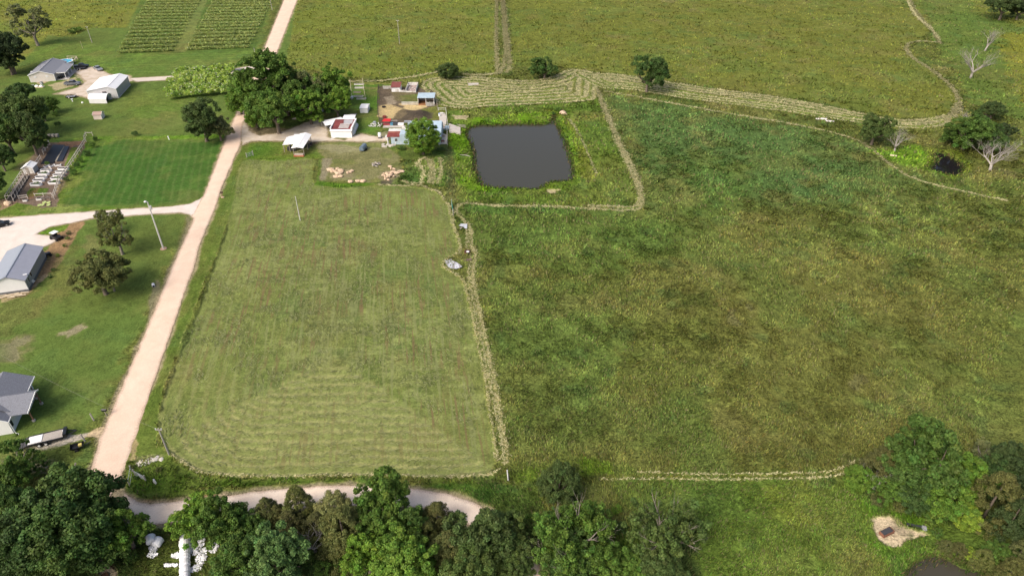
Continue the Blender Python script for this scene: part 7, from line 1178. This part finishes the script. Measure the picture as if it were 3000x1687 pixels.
for px_, py_, w_, l in ((2404, 351, 2.2, 'left white limestone slab in the grass under the mown strip'), (2432, 358, 1.6, 'right white limestone slab in the grass under the mown strip'), (2418, 352, .9, 'small middle limestone slab under the mown strip')):
    o = MB().blob(0, 0, .2, w_, .8, .35, 9, 4, .2, rb, -.5).build('limestone_slab', mat('pink_white_stone', (.72, .66, .63), .9, .15, 2), None, loc=(*G(px_, py_), 0)); tag(o, l, 'stone slab', 'limestone slabs under the mown strip')
o = thing('fallen_log', 'short tan log beside the path left of the marshy pond', 'log', *G(2616, 459)); MB().tube([(-.8, .3, .3), (.8, -.3, .3)], .25, 8).build('log_body', WOODL, o); MB().tube([(.8, -.3, .3), (.86, -.32, .3)], .22, 8).build('cut_end', WOODL, o)
o = thing('driftwood', 'bleached branch lying on the green bank left of the big pond', 'log', *G(1364, 460)); MB().tube([(-1.6, .6, .4), (0, .1, .5), (1.6, -.5, .3)], [.06, .12, .09], 7).build('branch_wood', DEADW, o); MB().tube([(0, .1, .5), (.5, .5, .7)], .05, 6).build('twig', DEADW, o)
o = thing('boulder', 'orange tan boulder by the inlet at the upper right corner of the big pond', 'boulder', *G(1649, 334)); MB().blob(0, 0, .3, 1.2, 1.6, .6, 10, 6, .15, rb, -.5).build('stone', STONE, o); MB().blob(.9, -.8, .1, .6, .6, .35, 8, 5, .15, rb, -.5).build('stone', STONE, o)
T(1403, 275, 11, 'bush', 'mid', 'weedy bush at the inlet corner of the big pond', .7, cat='shrub'); T(1392, 285, 8, 'bush', 'dark', 'smaller darker weed beside the inlet bush', .7, cat='shrub')
o = thing('boulder', 'peach boulder beside the lower end of the wire run', 'boulder', *G(*z2(140, 1270))); MB().blob(0, 0, .35, .95, .75, .6, 10, 6, .12, rb, -.5).build('stone', STONE, o); MB().blob(.3, -.6, .1, .4, .3, .2, 8, 5, .12, rb, -.5).build('stone', STONE, o)
# implements on the bare patch
o = thing('hay_feeder', 'rusty red framed feeder with a black top on the bare patch at the lower right', 'feeder', *G(2597, 1561), 0, 24); MB().box(-1.75, 1.2, -.5, .5, .25, .75).build('black_top', STEELD, o); RUSTP = mat('rust_orange', (.22, .10, .065), .8, .3, 3); MB().box(-1.85, 1.7, -.62, -.52, 0, .6).box(-1.85, 1.7, .52, .62, 0, .6).box(-1.85, -1.77, -.52, .52, 0, .7).box(1.62, 1.7, -.52, .52, 0, .6).box(1.25, 1.33, -.52, .52, 0, .6).build('frame', RUSTP, o)
for x in (-1.6, 0, 1.5): MB().box(x - .05, x + .05, -.7, .7, 0, .12).build('skid', RUSTP, o)
o.scale = (.58, .7, .8)
o = thing('feed_trough', 'long black feed trough in the grass right of the bare patch', 'trough', *G(2683, 1546), 0, -17); MB().loft([[(x, -w, .55), (x, -w * .6, .1), (x, w * .6, .1), (x, w, .55), (x, w * .85, .5), (x, 0, .22), (x, -w * .85, .5)] for x, w in ((-2.1, .3), (2.0, .45))]).build('trough_body', BLACK, o); MB().box(1.2, 2.1, -.5, .5, .3, .62).build('end_cap', GALV, o); o.scale = (.6, .7, .8)
# white wrapped bales, silage tube, torn plastic
PLAST = mat('white_plastic_wrap', (.80, .80, .80), .35, .1, 2, spec=.4, bump=.04)
for i, (px_, py_, rz, l) in enumerate(((446, 1588, 30, 'left white wrapped round bale below the lower road'), (466, 1596, -10, 'right white wrapped round bale below the lower road'))):
    t = thing('wrapped_bale', l, 'wrapped bale', *G(px_, py_), 0, rz, 'white wrapped bales'); MB().tube([(0, -.62, .68), (0, -.5, .68), (0, .5, .68), (0, .62, .68)], [.5, .66, .66, .5], 16).build('bale', PLAST, t, True); MB().tube([(0, .62, .68), (0, .68, .7)], .18, 8).build('wrap_tail', PLAST, t)
def torn(cx_, cy_, rx_, ry_, seed, lab, grp=None):
    r2 = np.random.RandomState(seed); m = MB(); x, y = G(cx_, cy_); n = int(60 * rx_ * ry_) + 30
    for i in range(n):
        a_ = r2.uniform(0, 6.28); k = math.sqrt(r2.uniform(0, 1)); px_ = rx_ * k * cos(a_); py_ = ry_ * k * sin(a_); s = r2.uniform(.12, .32); an = r2.uniform(0, 6.28); z0 = r2.uniform(.2, .4); q = []
        for j in range(5): b_ = an + j * 1.257; q.append((px_ + s * r2.uniform(.6, 1.3) * cos(b_), py_ + s * r2.uniform(.6, 1.3) * sin(b_), z0 + r2.uniform(-.08, .15)))
        c0 = (px_, py_, z0 + .12); m.add(q + [c0], [(j, (j + 1) % 5, 5) for j in range(5)])
    o = m.build('torn_plastic', PLAST, None, loc=(x, y, 0)); return tag(o, lab, 'plastic sheet', grp)
torn(449, 1611, .5, .4, 1, 'crumpled scrap of white plastic just below the wrapped bales'); torn(450, 1628, .65, .35, 2, 'larger crumpled white plastic below the small scrap')
torn(578, 1595, .95, 1.9, 3, 'big torn white plastic sheet right of the long silage tube'); torn(590, 1640, .55, 1.7, 4, 'trailing lower strip of torn plastic right of the tube'); torn(630, 1605, .45, .95, 5, 'torn plastic scrap under the tree right of the tube'); torn(520, 1630, .7, .3, 6, 'torn plastic scrap left of the silage tube'); torn(575, 1670, .8, .45, 7, 'torn plastic at the bottom edge beside the tube'); torn(505, 1658, .8, .1, 8, 'thin line of plastic scraps left of the tube'); torn(536, 1592, .35, .6, 9, 'torn plastic flap beside the top of the tube')
A = G(546, 1578); B = G(545, 1790); m = MB(); pts = []; rad = []; L = A[1] - B[1]; n = 44
for i in range(n + 1): f = i / n; pts.append((A[0] + (B[0] - A[0]) * f - A[0], -L * f, .68)); rad.append((.71 if i % 4 else .60) * (.75 if i == 0 else 1) + .02 * sin(i * 2.1))
t = thing('silage_tube', 'long white ribbed silage tube running off the bottom edge', 'silage tube', A[0], A[1]); MB().tube(pts, rad, 16).build('tube_wrap', PLAST, t); MB().tube([(0, .02, .68), (0, .2, .6)], [.5, .12], 10).build('tied_end', PLAST, t)
# puddle track at the bottom left
tag(sheet('puddle', smooth(N(322,1640, 335,1638, 345,1655, 343,1672, 330,1668, 322,1655), 1), .16, water('puddle_water', (.035, .022, .015), .1), .12, .05), kind='structure'); tag(sheet('puddle', smooth(N(298,1682, 315,1675, 322,1687, 310,1705, 296,1700), 1), .16, water('puddle_water2', (.05, .03, .02), .1), .12, .05), kind='structure')
# overhead service line
def wire(a, b, sag, lab, r=.008):
    m = MB(); m.tube([tuple(a[k] + (b[k] - a[k]) * i / 12 - (a[k] if k < 2 else 0) - (sag * 4 * (i / 12) * (1 - i / 12) if k == 2 else 0) for k in range(3)) for i in range(13)], r, 4); o = m.build('overhead_wire', POLEG, None, loc=(a[0], a[1], 0)); tag(o, lab, 'wire')
p2 = G(497, 1334); hq = G(8, 1085); wire((p2[0], p2[1], 5.9), (hq[0], hq[1], 5.0), 1.0, 'thin service wire from the lower corner pole across the road to the white house')
# stakes / log beside farm track, debris
T(1010, 372, 14, 'bush', 'mid', 'low weeds in front of the blue barn wall', .5, cat='plant'); T(1110, 375, 12, 'bush', 'dark', 'low weeds at the right front corner of the blue barn', .5, cat='plant'); T(748, 242 + 100, 5, 'bush', 'bright', 'tiny bright plant on the bare earth by the driveway mouth', .8, cat='plant') if False else None
